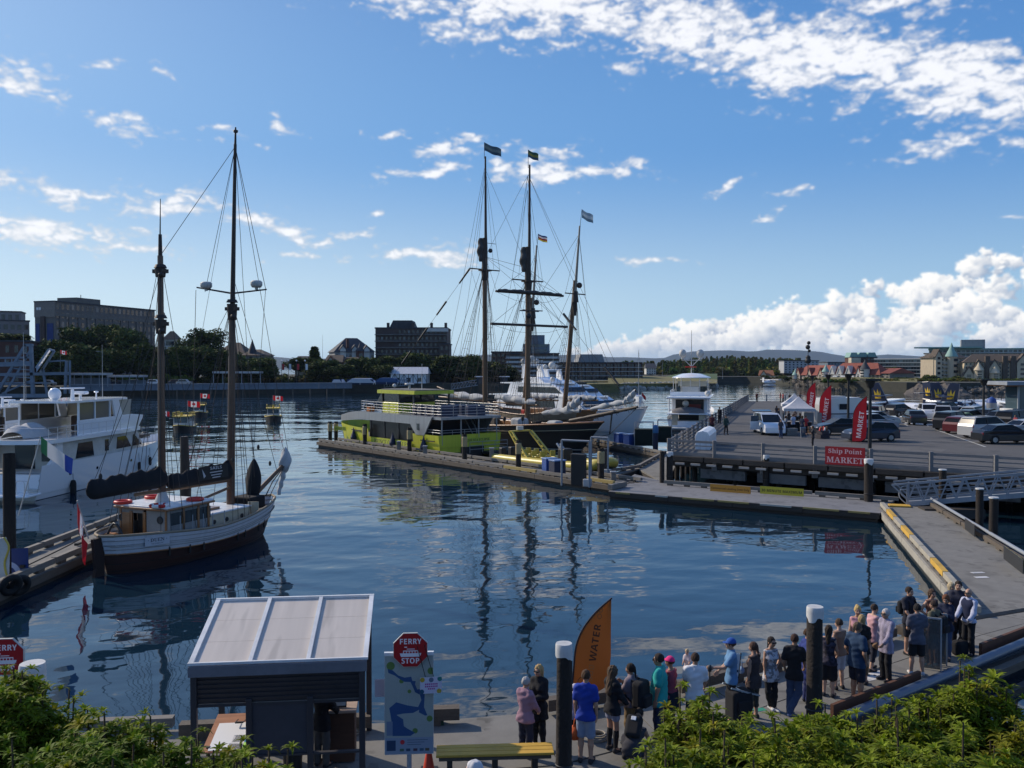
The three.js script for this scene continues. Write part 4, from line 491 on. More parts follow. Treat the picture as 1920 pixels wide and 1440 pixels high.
for(const[x,u]of[[15.4,.7],[7.6,.34],[2.3,.1]]){const q=f(u,.4);B().ball(.34,q[0],.95,-q[2]- .3,1,.95,1,12).lathe([[.3,0],[.12,.5],[.03,.9]],q[0],1.1,-q[2]- .3,10).mesh('fender',K.navy,t);}
B().box(2.3,.1,.06,15.3,1.75,-3.35,-.08).mesh('rub_strip',K.black,t);B().box(2.3,.1,.06,1.7,1.55,-3.6).mesh('rub_strip',K.black,t);
const letter=(nm,w,h,s,x,y,z,ry,px=512)=>{const b=B();b.add(plate(w,h));const m=b.mesh('lettering',printMat(nm,px,Math.round(px*h/w),(g,W,H)=>{g.fillStyle='#afb937';g.fillRect(0,0,W,H);g.fillStyle='#14160c';g.font=`bold ${H * .95}px serif`;g.textAlign='center';g.textBaseline='middle';const k=g.measureText(s).width;if(k>W*.98)g.font=`bold ${H * .95 * W * .98 / k}px serif`;g.fillText(s,W/2,H*.52);}),t,true);m.position.set(x,y,z);m.rotation.y=ry;};
{const q=f(.38,.42);letter('pow',7.6,.66,'PRINCE OF WHALES',8.2,.92,-q[2]- .16,Math.PI);}{const a=f(.74,.8),b=f(.90,.8);letter('sse',3.4,.42,'SALISH SEA ECLIPSE',(a[0]+b[0])/ 2,(a[1]+b[1])/ 2+.02,-(a[2]+b[2])/ 2-.2,Math.PI+Math.atan2(a[2]- b[2],b[0]- a[0]));}letter('sse',3.2,.4,'SALISH SEA ECLIPSE',-.06,1.55,.6,-Math.PI/2);
}
// ---- the black tall ship and the brown one behind it
function mastPole(t,x,z,y0,y1,y2,lean,r,m1,m2,nm){B().rod(V(x,y0,z),V(x+lean*(y1+2-y0),y1+2,z),r,r*.8,10).mesh(nm||'lower_mast',m1,t);if(y2)B().rod(V(x+lean*(y1-y0)+.22,y1-.5,z),V(x+lean*(y2-y0)+.22,y2,z),r*.62,r*.32,8).mesh('topmast',m2,t);}
{
const f0=V(.63,0,.776),t=boat('tall_ship','black hulled three masted looking tall ship with furled white sails behind the whale boat','sailing ship',V(-7.2,0,-100.9),f0),L=21.6;
t.userData.label='black hulled tall ship with yards and furled white sails behind the whale boat';
const f=hullFn({L,beam:6.4,mid:.45,pw:2.4,ps:2.6,sternK:.75,pe:.62,sheer:[2.9,2.1,3.0],rakeB:3.6,rakeS:1.2,flare:.6});
strip(B(),f,0,.8).mesh('hull',K.black,t);strip(B(),f,.8,1,0,1,36,3,.03).mesh('bulwark',mat('bulwarkBlack',col(.02),{roughness:.5,map:'streak'}),t);railOf(B(),f,1,.03,.1).mesh('cap_rail',K.varnish,t);railOf(B(),f,.8,0,.05).mesh('white_line',mat('sheerLine',col(.42,.36,.24)),t);strip(B(),f,.18,.21,0,1,36,1,.02).mesh('waterline_stripe',K.offwhite,t);capFace(B(),f,.003).mesh('stern',K.black,t);deckOf(B(),f,1,-.8,.02,.97,.97).mesh('deck',K.deckWood,t);
B().rod(V(20.6,2.9,0),V(29.5,4.6,0),.24,.13,10).mesh('bowsprit',K.sparDark,t);B().rod(V(26.3,3.9,0),V(26.0,1.9,0),.08,.06,6).line([V(29.4,4.5,0),V(26,1.9,0),V(23,1.2,0)],.03).mesh('dolphin_striker',K.black,t);{const b=B();for(const s of[1,-1])for(let i=0;i<6;i++)b.rod(V(22.4+i,3.0+i*.22,s*(1.3-i*.2)),V(23.2+i,3.1+i*.22,0),.02,.02,4,true);b.line([V(21.6,3,1.4),V(29.3,4.5,.05)],.03).line([V(21.6,3,-1.4),V(29.3,4.5,-.05)],.03);b.mesh('bowsprit_netting',K.rope,t);}
const sail=(p,q,r,nm,ph=0)=>{const b=B(),d=q.clone().sub(p);b.grid((u,v)=>{const a=v*6.28,w=r*Math.pow(Math.sin(Math.PI*clamp(.05+.9*u)),.35)*(1+.18*Math.sin(u*21+ph)+.12*Math.sin(a*3+u*17));return[p.x+d.x*u+.0,p.y+d.y*u+w*1.15*Math.sin(a)+r*.4*Math.sin(u*3.1+ph),p.z+d.z*u+w*Math.cos(a)];},24,10,1.2);b.mesh(nm,K.canvas,t);};
sail(V(16.4,3.5,0),V(22.2,4.0,.2),.27,'furled_foresail',0);sail(V(20.0,3.9,.1),V(22.2,5.3,.1),.4,'furled_jib',2);sail(V(23.5,4.1,0),V(29.2,5.3,0),.22,'furled_jib',1);sail(V(27.7,4.9,0),V(29.3,6.1,0),.3,'furled_jib',3);
B().rod(V(7,4.5,0),V(-2.4,4.7,0),.16,.12,8).rod(V(15.6,4.3,0),V(8.2,4.4,0),.14,.1,8).mesh('boom',K.sparPale,t);sail(V(6.8,4.95,0),V(-2,5.1,0),.36,'furled_mainsail',4);sail(V(15.4,4.7,0),V(8.6,4.8,0),.34,'furled_foresail',5);B().rod(V(-2.8,5.9,0),V(2.5,4.8,.3),.1,.08,6).mesh('gaff',K.sparPale,t);
B().rbox(3.4,1.1,2.8,.1,4,2.6,0).rbox(2.6,.9,2.6,.1,11.8,2.2,0).mesh('deck_house',K.varnish,t);B().rbox(1.6,.9,1.4,.3,13.8,2.5,.9).rbox(1.5,.8,1.2,.3,19,2.5,.6).mesh('covered_boat',K.canvas,t);for(const x of[9.2,10.4,17.2])B().rbox(.7,.8,.7,.05,x,2.4,1.5).mesh('deck_box',x>15?K.blackCloth:K.timber,t);
const xa=6.7,xb=14.0;
mastPole(t,xa,0,1.2,19.4,31.6,-.006,.3,K.sparPale,K.sparDark,'main_mast');mastPole(t,xb,0,1.2,17.6,29.3,.004,.3,K.sparPale,K.sparDark,'fore_mast');
for(const[x,y]of[[xa-.1,19.1],[xb+.06,17.3]]){B().rod(V(x,y,-2.1),V(x,y,2.1),.07,.07,6).box(.8,.16,1.3,x+.1,y-.1,0).cyl(.34,.42,1.0,x+.05,y-1.2,0,10).mesh('crosstree',K.sparDark,t);const b=B();b.grid((u,v)=>{const a=v*6.28,w=.42*Math.pow(Math.sin(Math.PI*clamp(.04+.92*u)),.4)*(1+.2*Math.sin(u*13+a));return[x-.35+w*Math.cos(a),y+.9+u*2.6,.25+w*Math.sin(a)];},14,10,1.2);b.mesh('furled_topsail',mat('sailDark',col(.07,.065,.06),{map:'cloth'}),t);B().rod(V(x,y-.6,0),V(x,y+3.5,0),.34,.28,8).mesh('doubling',K.sparDark,t);}
for(const[y,hl,r,furl]of[[15.9,4.6,.12,1],[12.6,5.2,.13,0]]){B().rod(V(xb+.5,y,-hl),V(xb+.5,y,hl),r,r,8).mesh('yard',K.sparDark,t);if(furl){const b=B();b.grid((u,v)=>{const a=v*6.28,w=.2*(1+.35*Math.sin(u*40)*Math.sin(u*13))*Math.pow(Math.sin(Math.PI*clamp(.03+u*.94)),.3);return[xb+.55+w*Math.cos(a),y+.12+w*Math.sin(a),lerp(-hl+.3,hl-.3,u)];},40,8,1.2);b.mesh('furled_square_sail',mat('sailDark',col(.07,.065,.06),{map:'cloth'}),t);}}
B().rod(V(xb+.3,14.1,-1.3),V(xb+.3,14.1,1.3),.06,.06,6).ball(.3,xb+.4,13.6,.2).ball(.25,xa+.3,21.2,-.5).box(.05,.05,1.6,xa+.3,22,-.5).mesh('mast_fitting',K.darkMetal,t);
const r=B(),R=.024,S=(u,s)=>{const q=f(u,1);return V(q[0],q[1],s*q[2]);};
const shroud=(x,y,us,k,x2,y2)=>{for(const s of[1,-1]){const top=V(x,y,.3*s);const ends=us.map((u)=>S(u,s));ends.forEach((e)=>r.rod(top,e,R,R,4,true));for(let i=2;i<k;i++){const h=.16+.82*i/k;for(let j=0;j+1<ends.length;j++)r.rod(mid(top,ends[j],h),mid(top,ends[j+1],h),R*.6,R*.6,3,true);}if(y2){r.rod(V(x2,y2,0),V(x,y+.6,2.05*s),R*.8,R*.8,4,true).rod(V(x2,y2,0),V(x,y+.6,1.2*s),R*.7,R*.7,4,true).rod(V(x2,y2-1.5,0),S(us[us.length-1]- .06,s),R*.8,R*.8,4,true).rod(V(x,y+.6,2.05*s),V(x,y-4,.3*s),R*.7,R*.7,4,true);}}};
shroud(xa,18.6,[.15,.19,.23,.27],16,xa,30.4);shroud(xb,16.9,[.45,.49,.53,.57],15,xb,28.2);
const TA=V(xa-.1,30.4,0),TB=V(xb+.1,28.3,0),HA=V(xa,20.5,0),HB=V(xb,18.6,0);
for(const[p,q]of[[TA,HB],[TB,HA],[HA,HB],[TB,V(29.3,4.6,0)],[TB,V(28.5,4,0)],[HB,V(29.0,4.5,0)],[HB,V(27,3.7,0)],[HB,V(24.5,3.2,0)],[TA,V(-2.2,4.7,0)],[HA,V(-2.2,4.8,0)],[HA,V(2,5,0)],[V(xb+.5,15.9,-4.5),HA],[V(xb+.5,15.9,4.5),HA],[V(xb+.5,12.6,-5.1),HA],[V(xb+.5,12.6,5.1),HA],[V(xb+.5,15.9,-4.5),HB],[V(xb+.5,15.9,4.5),HB],[V(xb+.5,12.6,5.1),V(xb+.5,15.9,.2)],[V(xb+.5,12.6,-5.1),V(xb+.5,15.9,-.2)],[V(xb+.5,12.6,5.0),S(.3,1)],[V(xb+.5,12.6,-5.0),S(.3,-1)],[HB,V(9,4.8,0)],[HA,S(.05,1)],[HA,S(.05,-1)]])r.rod(p,q,R*.8,R*.8,4,true);
{const c=[V(xb+.5,15.8,4.4),V(xb+.6,15.1,2.2),V(xb+.5,14.9,0)],d=[V(xb+.5,12.5,5),V(xb+.6,11.9,2.4),V(xb+.5,11.8,0)];r.line(c,R*.6,4).line(c.map((p)=>V(p.x,p.y,-p.z)),R*.6,4).line(d,R*.6,4).line(d.map((p)=>V(p.x,p.y,-p.z)),R*.6,4);}
for(let i=0;i<16;i++){const x=rr(2,20);r.rod(V(xa+rr(0,1),rr(9,19),0),V(xa+rr(-3,2.5),2.2,rr(-2.4,2.4)),R*.6,R*.6,3,true).rod(V(xb+rr(0,.6),rr(8,17),0),V(xb+rr(-2.5,3),2.2,rr(-2.4,2.4)),R*.6,R*.6,3,true);}
for(let i=0;i<7;i++){const q=S(.12+.1*i,1);r.ball(.22,q.x,q.y+.7,q.z*.9,.8,1.2,.8,8).rod(V(q.x,q.y-.2,q.z*.9),V(q.x,q.y+.7,q.z*.9),.04,.04,4);}
stuff(r.mesh('rigging',K.rope,t));
{const b=B();for(const[p,q,ks]of[[V(xa-.1,19,2.1),V(-6.6,7,4),[.0,.28,.52,.74]],[V(xb+.1,18.6,0),V(29.3,4.6,0),[.36,.74]]])for(const k of ks)b.rod(mid(p,q,k),mid(p,q,k+.12),.11,.09,6);b.rod(V(xa-.1,19,2.1),V(-6.6,7,4),.02,.02,4);b.mesh('stay_sleeve',K.black,t);}
const fl=(x,y0,y1,w,h,m,lb)=>flagOn(lb,world(t,x,y0,0),world(t,x,y1,0),w,h,m,.1,{r:.03,pm:K.sparDark,droop:.35});
const fm=bands('flagGrey',['#39505f','#55676c','#2d4152'],0),fm2=bands('flagGreen',['#2c4a3e','#6d6f3a','#24405a'],0);
fl(xa-.15,31.4,33.2,2.0,.9,fm,'long grey blue pennant on the black tall ship\'s taller mast');fl(xb+.1,29,30.9,1.15,.75,fm2,'small green house flag on the black tall ship\'s shorter mast');
}
{
const f0=V(-.66,0,-.75),t=boat('tall_ship','brown hulled schooner with raked masts between the black ship and the white superyacht','sailing ship',V(10.8,0,-98.95),f0),L=14.2;
const f_=hullFn({L,beam:5.8,mid:.5,pw:2.3,ps:2.4,sternK:.8,pe:.62,sheer:[3.1,2.4,2.9],rakeB:2.5,rakeS:1.5,flare:.6}),f=(u,v)=>{const q=f_(u,v);q[0]+=4.4;return q;};
strip(B(),f,0,.72).mesh('hull',mat('hullTan',col(.10,.06,.035),{map:'wood'}),t);strip(B(),f,.72,1,0,1,36,3,.03).mesh('bulwark',mat('bulwarkTan',col(.24,.19,.13),{map:'wood'}),t);railOf(B(),f,1,.03,.09).mesh('cap_rail',K.varnish,t);capFace(B(),f,.003).mesh('stern',K.varnish,t);deckOf(B(),f,1,-.7,.02,.97,.97).mesh('deck',K.deckWood,t);
const rake=-.115;
const M=[[6.9,18.6,25.0],[14.2,17.0,23.5]];
for(const[x,y1,y2]of M){const lx=x+rake*(y1-1.5);mastPole(t,x,0,1.5,y1-2,0,rake,.3,K.sparPale,K.sparDark);B().rod(V(lx+.1,y1-2.5,0),V(x+rake*(y2-1.5),y2,0),.19,.1,8).mesh('topmast',mat('topmastPale',col(.4,.36,.3),{map:'wood'}),t);B().rod(V(lx,y1-1.6,-1.7),V(lx,y1-1.6,1.7),.07,.07,6).cyl(.42,.3,1.3,lx,y1-2.6,0,10).cyl(.2,.32,1.6,lx+.1,y1-4.2,0,10).ball(.35,lx-.4,y1-.6,.3).mesh('crosstree',K.sparDark,t);}
B().rod(V(6.4,4.2,0),V(1.2,4.4,0),.15,.1,8).rod(V(13.7,4.1,0),V(7.8,4.2,0),.13,.1,8).mesh('boom',K.sparPale,t);const sb=(p,q,w)=>{const b=B();b.grid((u,v)=>{const a=v*6.28,k=w*Math.pow(Math.sin(Math.PI*clamp(.04+.92*u)),.35)*(1+.15*Math.sin(u*25));return[lerp(p,q,u),4.6+k*Math.sin(a),k*Math.cos(a)];},22,8,1.2);b.mesh('furled_sail',K.canvas,t);};sb(6,1.6,.36);sb(13.4,8,.34);
B().rbox(3,1,2.4,.1,10.5,2.7,0).mesh('deck_house',K.varnish,t);B().rod(V(18,2.8,0),V(23.9,4.2,0),.2,.12,8).mesh('bowsprit',K.sparPale,t);for(const x of[6.2,8.0,12.2])B().rbox(.6,.9,.6,.05,x,2.5,-1.6).mesh('deck_box',x===8.0?K.blackCloth:K.redPlastic,t);
const r=B(),R=.024,S=(u,s)=>{const q=f(u,1);return V(q[0],q[1],s*q[2]);};
M.forEach(([x,y1,y2],k)=>{const lx=x+rake*(y1-1.5),u0=[.18,.62][k];for(const s of[1,-1]){const E=[0,.035,.07,.105].map((d)=>S(u0-.04+d,s)),top=V(lx,y1-2,.25*s);E.forEach((e)=>r.rod(top,e,R,R,4,true));for(let i=3;i<15;i++)for(let j=0;j<3;j++)r.rod(mid(top,E[j],.14+.055*i),mid(top,E[j+1],.14+.055*i),R*.6,R*.6,3,true);r.rod(V(x+rake*(y2-2.5),y2-1,0),V(lx,y1-1.6,1.65*s),R*.7,R*.7,4,true);}for(let i=0;i<8;i++)r.rod(V(lx+rr(0,.4),rr(8,y1),0),V(x+rr(-3,3),2.4,rr(-2,2)),R*.6,R*.6,3,true);});
r.rod(V(4.3,24,0),V(12.4,16,0),R,R,4,true).rod(V(11.8,22.5,0),V(23.6,4.2,0),R,R,4,true).rod(V(4.3,24,0),V(1.4,4.4,0),R,R,4,true).rod(V(5,18.4,0),V(1.4,4.5,0),R,R,4,true).rod(V(5,18.4,0),V(13.4,5,0),R,R,4,true).rod(V(12.4,16,0),V(21.4,3.6,0),R,R,4,true);stuff(r.mesh('rigging',K.rope,t));
flagOn('pale pennant on the raked mast nearest the superyacht\'s bow',world(t,4.15,24.8,0),world(t,3.85,26.9,0),1.5,1.0,bands('flagPale',['#7f95a6','#a9b6bd','#5f7685'],0),.1,{r:.03,pm:K.sparDark,droop:.45});flagOn('red white and blue striped flag on the shorter raked mast',world(t,11.6,23.3,0),world(t,11.4,24.9,0),1.2,.75,bands('flagStripe',['#28386e','#e0d8cc','#a5282c','#d8b83a'],0),.1,{r:.03,pm:K.sparDark,droop:.3});
}
// ---- the white superyacht behind them
{
const f0=V(.62,0,.785),t=boat('superyacht','long white superyacht with dark window bands behind the tall ships','yacht',V(-1.5,0,-128.6),f0),L=26.5;
const f=hullFn({L,beam:6.4,mid:.5,pw:2.6,ps:3,sternK:.5,pe:.7,sheer:[2.1,2.35,3.1],rakeB:2.2,flare:.62});
strip(B(),f,0,1).mesh('hull',K.gel,t);railOf(B(),f,.99,.02,.07).mesh('rub_rail',K.offwhite,t);capFace(B(),f,.003).mesh('transom',K.gel,t);deckOf(B(),f,1,-.15,0,.98,.97).mesh('deck',K.offwhite,t);
const tier=(x0,x1,rk,y0,y1,w,nm)=>B().prism([[x0 -(y1-y0)*.2,y0],[x1+rk,y0],[x1+rk*.35,lerp(y0,y1,.6)],[x1-rk*.3,y1],[x0+.5,y1]],w,null,.12).mesh(nm,K.gel,t);
tier(2.2,18.5,3.2,2.1,4.3,5.4,'main_deckhouse');tier(4.5,14.5,2.6,4.25,6.0,4.6,'upper_deckhouse');tier(6.8,10.5,1.5,5.95,6.75,3.4,'flybridge');B().slab([[.3,-2.7],[17.6,-2.75],[19,-1.4],[19,1.4],[17.6,2.75],[.3,2.7]],4.22,4.4).slab([[2.6,-2.3],[13.8,-2.4],[14.8,-1.2],[14.8,1.2],[13.8,2.4],[2.6,2.3]],5.95,6.1).mesh('deck_edge',K.gel,t);
for(const s of[1,-1]){const w=(p,z)=>B().prism(p,.05,M4.makeTranslation(0,0,s*z)).mesh('window_band',K.glass,t);w([[4.4,2.75],[8.2,2.75],[8.0,3.85],[4.6,3.85]],2.71);w([[9.6,2.75],[15.2,2.75],[14.9,3.85],[9.6,3.85]],2.71);w([[17.8,2.95],[20.6,2.95],[19.4,3.75],[17.4,3.75]],2.6);w([[6.6,4.75],[16.0,4.75],[14.7,5.55],[6.8,5.55]],2.31);}B().box(.9,.6,3.6,15.9,5.05,0,0,0,.75).box(.8,.7,4.2,20.2,3.3,0,0,0,.9).mesh('windscreen',K.glass,t);
B().prism([[0,0],[1.6,0],[.9,1.9],[.1,1.9]],.3,M4.makeTranslation(6.6,6.7,-1.4)).prism([[0,0],[1.6,0],[.9,1.9],[.1,1.9]],.3,M4.makeTranslation(6.6,6.7,1.4)).box(1.1,.2,3.1,7.1,8.6,0).mesh('radar_arch',K.gel,t);B().ball(.6,7.0,9.3,0,1,1.05,1,14).ball(.4,6.6,9.1,-1.2).ball(.4,6.6,9.1,1.2).ball(.35,12,6.6,.4).rod(V(8,8.7,.6),V(8,11.5,.6),.03,.02,5).box(.12,.12,1.5,8.0,9.2,-.4).mesh('satellite_dome',K.offwhite,t);
const br=B();stanchions(br,f,1,.75,.025,.7,.99,9);railOf(br,f,1,.75,.025,.7,1,14);br.mesh('bow_railing',K.steel,t);B().rbox(1.4,.5,.8,.2,22.5,3.1,0).ball(.3,24,3.2,0).mesh('anchor_windlass',K.offwhite,t);B().box(.9,.5,.1,23.9,2.0,1.55,-.5).mesh('anchor',K.darkMetal,t);
flagOn('tiny red flag at the superyacht\'s bow',world(t,28.2,3.1,0),world(t,28.4,5.2,0),.8,.5,K.red,.1,{droop:.9});
}
{const s=scene.children.find((o)=>o.name==='superyacht'),c=copyOf(s,'second white superyacht mostly hidden behind the first one',V(2.2,0,-138));c.scale.setScalar(.92);}
// ---- the yacht seen from astern beside the pier
{
const f0=V(.26,0,-.965),t=boat('motor_yacht','tall white yacht seen from astern, moored along the left side of the pier','yacht',V(22.4,0,-109),f0),L=22;
const f=hullFn({L,beam:5.6,mid:.5,pw:2.6,ps:3,sternK:.4,pe:.7,sheer:[1.9,2.1,2.9],rakeB:2,flare:.75});
strip(B(),f,0,1).mesh('hull',K.gel,t);capFace(B(),f,.003,.35,.8).mesh('transom',K.gel,t);deckOf(B(),f,.8,0,0,.98,.98).mesh('deck',K.offwhite,t);B().rbox(1.2,.2,5,.06,-.5,.5,0).mesh('swim_platform',K.offwhite,t);
for(const s of[1,-1])B().rbox(.9,1.6,.8,.1,.5,1.6,s*1.7).mesh('transom_block',K.cream,t);B().box(.1,1.5,2.6,1.6,1.6,0).mesh('garage_opening',K.black,t);
B().rbox(11,2.1,4.6,.1,8.2,3.2,0).mesh('saloon',K.gel,t);B().box(.06,1.6,3.6,2.66,3.25,0).mesh('saloon_glass',K.glass,t);B().box(.05,.9,1.5,2.62,3.0,.7).mesh('red_settee',mat('settee',col(.16,.03,.03)),t);B().rbox(5,.16,5.4,.08,2.2,2.3,0).rbox(13.5,.2,5.5,.08,6.6,4.35,0).mesh('deck_edge',K.gel,t);
{const b=B();b.grid((u,v)=>{const a=v*Math.PI,k=Math.pow(Math.sin(Math.PI*clamp(.04+.92*u)),.4);return[.9+Math.cos(a)*.9*k,2.42+Math.sin(a)*.75*k,lerp(-2.1,1.9,u)];},16,8,1.2);b.mesh('covered_tender',mat('coverGrey',col(.16,.155,.16),{map:'cloth'}),t);}
for(const s of[1,-1]){B().rod(V(1.2,2.4,s*2.5),V(1.2,4.3,s*2.5),.08,.08,8).mesh('deck_post',K.gel,t);B().box(6.5,.8,.08,6.2,4.85,s*2.5).mesh('bulwark_panel',K.gel,t);}
B().box(.08,.55,5,3.0,4.75,0).box(.08,.2,5.2,2.9,2.6,0).mesh('aft_bulwark',K.gel,t);B().ball(.42,1.0,3.6,-.4).cyl(.15,.15,.5,1.0,2.8,-.4).ball(.35,1.4,4.9,2.3).mesh('covered_dome',K.offwhite,t);
for(const[x,z]of[[4.2,-2.2],[4.2,-1.2],[4.2,0],[4.2,1.2],[4.2,2.2],[8.5,-2.2],[8.5,2.2]])B().rod(V(x,4.45,z),V(x,6.9,z),.05,.05,6).mesh('roof_post',K.offwhite,t);B().box(.04,.7,3.9,8.6,6,0).mesh('clear_panel',mat('clearVinylPale',col(.35,.35,.3),{roughness:.15}),t);B().rbox(.4,.8,2.2,.06,4.4,5.3,0).mesh('flybridge_seat',K.offwhite,t);
B().lathe([[2.55,0],[2.5,.1],[1.2,.55],[0,.62]],6.3,6.85,0,8).mesh('bimini',K.gel,t);B().rod(V(6.3,7.3,0),V(6.3,13.2,0),.08,.03,6).rod(V(6.3,9.2,-1.3),V(6.3,9.2,1.3),.05,.05,6).rod(V(6.3,8.3,0),V(6.3,9.6,1.25),.05,.05,6).rod(V(6.3,8.3,0),V(6.3,9.6,-1.25),.05,.05,6).mesh('radar_mast',K.offwhite,t);for(const s of[1,-1])B().ball(.5,6.3,10.1,s*1.15,1,1.15,1,14).cyl(.15,.2,.3,6.3,9.3,s*1.15,8).mesh('radome',K.offwhite,t);B().box(.2,.14,1.5,6.3,8.3,-.1).mesh('radar_scanner',K.redPlastic,t);
}
// ---- small sailing boat at anchor
{
const t=boat('sailing_boat','small white sailing boat at anchor with bare mast','sailing boat',V(31.6,0,-215),V(-.12,0,1)),f=hullFn({L:7.5,beam:2.7,mid:.42,pw:2.2,ps:2.4,sternK:.6,sheer:[1.1,1.0,1.35],rakeB:.9,flare:.6});
strip(B(),f,0,1,0,1,20,4).mesh('hull',K.gel,t);deckOf(B(),f,1,-.02,0,1,1).mesh('deck',K.offwhite,t);B().rbox(3,.5,1.5,.15,3.6,1.25,0).mesh('cabin',K.gel,t);B().rod(V(4.2,1,0),V(4.2,12.6,0),.08,.05,6).rod(V(4.2,7.5,-.8),V(4.2,7.5,.8),.03,.03,5).mesh('mast',K.alu,t);B().rod(V(4.1,2.4,0),V(.6,2.3,0),.16,.14,8).mesh('sail_cover',K.blue,t);const r=B();for(const s of[1,-1])r.rod(V(4.2,12.4,0),V(3.9,1.1,s*1.3),.015,.015,4);r.rod(V(4.2,12.4,0),V(8.1,1.35,0),.015,.015,4).rod(V(4.2,12.4,0),V(.1,1.1,0),.015,.015,4);r.mesh('rigging',K.rope,t);B().rbox(.4,.7,.4,.1,1.2,1.5,.2).mesh('sail_bag',K.blue,t);
}
// ---- the yellow inflatable
{
const t=boat('inflatable_boat','yellow rigid inflatable tour boat with ladder like arch at the long float','boat',V(-.3,0,-71.6),V(.63,0,.776)),yl=mat('ribYellow',col(.60,.48,.07),{roughness:.4,map:'grime'});
const L=11.5,tb=[];for(let i=0;i<=24;i++){const u=i/24,a=Math.PI*u,e=Math.abs(u-.5)*2;tb.push(V(L*(1-Math.pow(e,2.6)),.75+.5*Math.pow(1-e,2),(u<.5?-1:1)*1.45*Math.pow(e,.28)));}
B().tube(tb,.36,64,12).mesh('inflatable_tube',yl,t);{const g=new THREE.SphereGeometry(.36,12,8);B().put(g.clone(),tb[0].x,.75,-1.45).put(g,tb[24].x,.75,1.45).mesh('tube_end',yl,t);}{const st=[];const f=hullFn({L:11.2,beam:2.8,mid:.45,pw:2.3,ps:4,sternK:.3,sheer:[.7,.7,1.15],rakeB:.5,flare:.3});strip(B(),f,0,1,0,1,24,4).mesh('hull',K.black,t);deckOf(B(),f,.9,0,0,1,1).mesh('deck',K.concreteDark,t);}
for(let i=0;i<4;i++)for(const z of[-.55,.55]){B().rbox(.5,.35,.5,.06,2.2+i*1.0,1.0,z).rbox(.12,.55,.5,.05,1.95+i*1.0,1.35,z).mesh('seat',yl,t);}
const arch=(z,m,x0,x1,y1)=>{const b=B();for(const dx of[0,.55])b.bar(V(x0+dx+.4,.95,z),V(x1+dx*.7,y1,z*.8),.14,.1);for(let i=1;i<5;i++){const k=i/5;b.bar(V(lerp(x0+.4,x1,k),lerp(.95,y1,k),z*(1-.2*k)),V(lerp(x0+.95,x1+.38,k),lerp(.95,y1,k),z*(1-.2*k)),.1,.1);}b.mesh('arch_ladder',m,t);};
arch(-1.3,yl,3.2,1.4,3.0);arch(1.3,yl,3.2,1.4,3.0);B().bar(V(1.5,3.0,-1.05),V(1.5,3.0,1.05),.3,.1).mesh('arch_top',yl,t);B().cyl(.3,.3,.3,1.5,3.08,0,14).mesh('radar_dome',K.offwhite,t);arch(-.7,K.alu,6.2,5.4,2.2);B().rbox(.8,1.1,.9,.1,7.0,1.4,0).mesh('console',K.black,t);for(const z of[-.5,.5])B().rbox(.5,.9,.5,.12,-.15,1.1,z).mesh('outboard',K.black,t);
}
// ---- harbour ferries
function harbourFerry(label,p,dir){
const t=boat('harbour_ferry',label,'ferry',p,dir,'little harbour ferries on the water'),f=hullFn({L:5.6,beam:2.5,mid:.45,pw:2.4,ps:3,sternK:.6,sheer:[.75,.65,1.0],rakeB:.4,flare:.75});
strip(B(),f,0,1,0,1,18,3).mesh('hull',K.black,t);railOf(B(),f,1,.02,.06,0,1,18).mesh('rubbing_strake',K.yellow,t);deckOf(B(),f,1,-.1).mesh('deck',K.offwhite,t);
const w=mat('ferryWhite',col(.66,.64,.58),{map:'grime'});B().rbox(3.6,.55,1.8,.08,2.7,.95,0).mesh('cabin',w,t);for(const x of[1.0,2.1,3.3,4.4])for(const z of[-.85,.85])B().box(.1,.8,.1,x,1.55,z).mesh('cabin_post',w,t);for(const z of[-.86,.86])for(const x of[1.55,2.7,3.85])B().box(1.0,.62,.03,x,1.52,z).mesh('window',K.glassBlue,t);for(const z of[-.42,.42])B().box(.04,.62,.7,4.46,1.5,z).mesh('window',K.glassBlue,t);
B().rbox(4.1,.12,2.1,.05,2.7,2.0,0).mesh('roof',K.yellow,t);const r=B();for(let i=0;i<=5;i++)for(const z of[-.95,.95])r.box(.05,.45,.05,.9+i*.75,2.28,z);for(const z of[-.95,.95])r.box(3.9,.07,.07,2.75,2.5,z).box(3.9,.05,.05,2.75,2.25,z);for(let i=0;i<5;i++)r.box(.05,.45,.05,4.65,2.28,-.9+i*.45);r.box(.07,.07,1.9,4.65,2.5,0);r.mesh('roof_railing',K.yellow,t);B().cyl(.14,.12,.5,3.9,2.05,0,10).mesh('funnel',K.yellow,t);
B().rod(V(.5,.7,0),V(.4,3.9,0),.03,.02,5).mesh('flagpole',K.offwhite,t);flagCloth(1.5,.75,flagCA,t,V(.4,3.85,0),Math.atan2(dir.z,dir.x)+.2,.12,2,'flag');return t;
}
harbourFerry('little yellow roofed harbour ferry close behind the schooner\'s rigging',V(-42.6,0,-113),V(.15,0,1));harbourFerry('harbour ferry farthest away, partly hidden behind another ferry',V(-53.0,0,-146),V(.3,0,.95));harbourFerry('harbour ferry out alone on the open water right of the schooner',V(-37.6,0,-135),V(.28,0,.96));
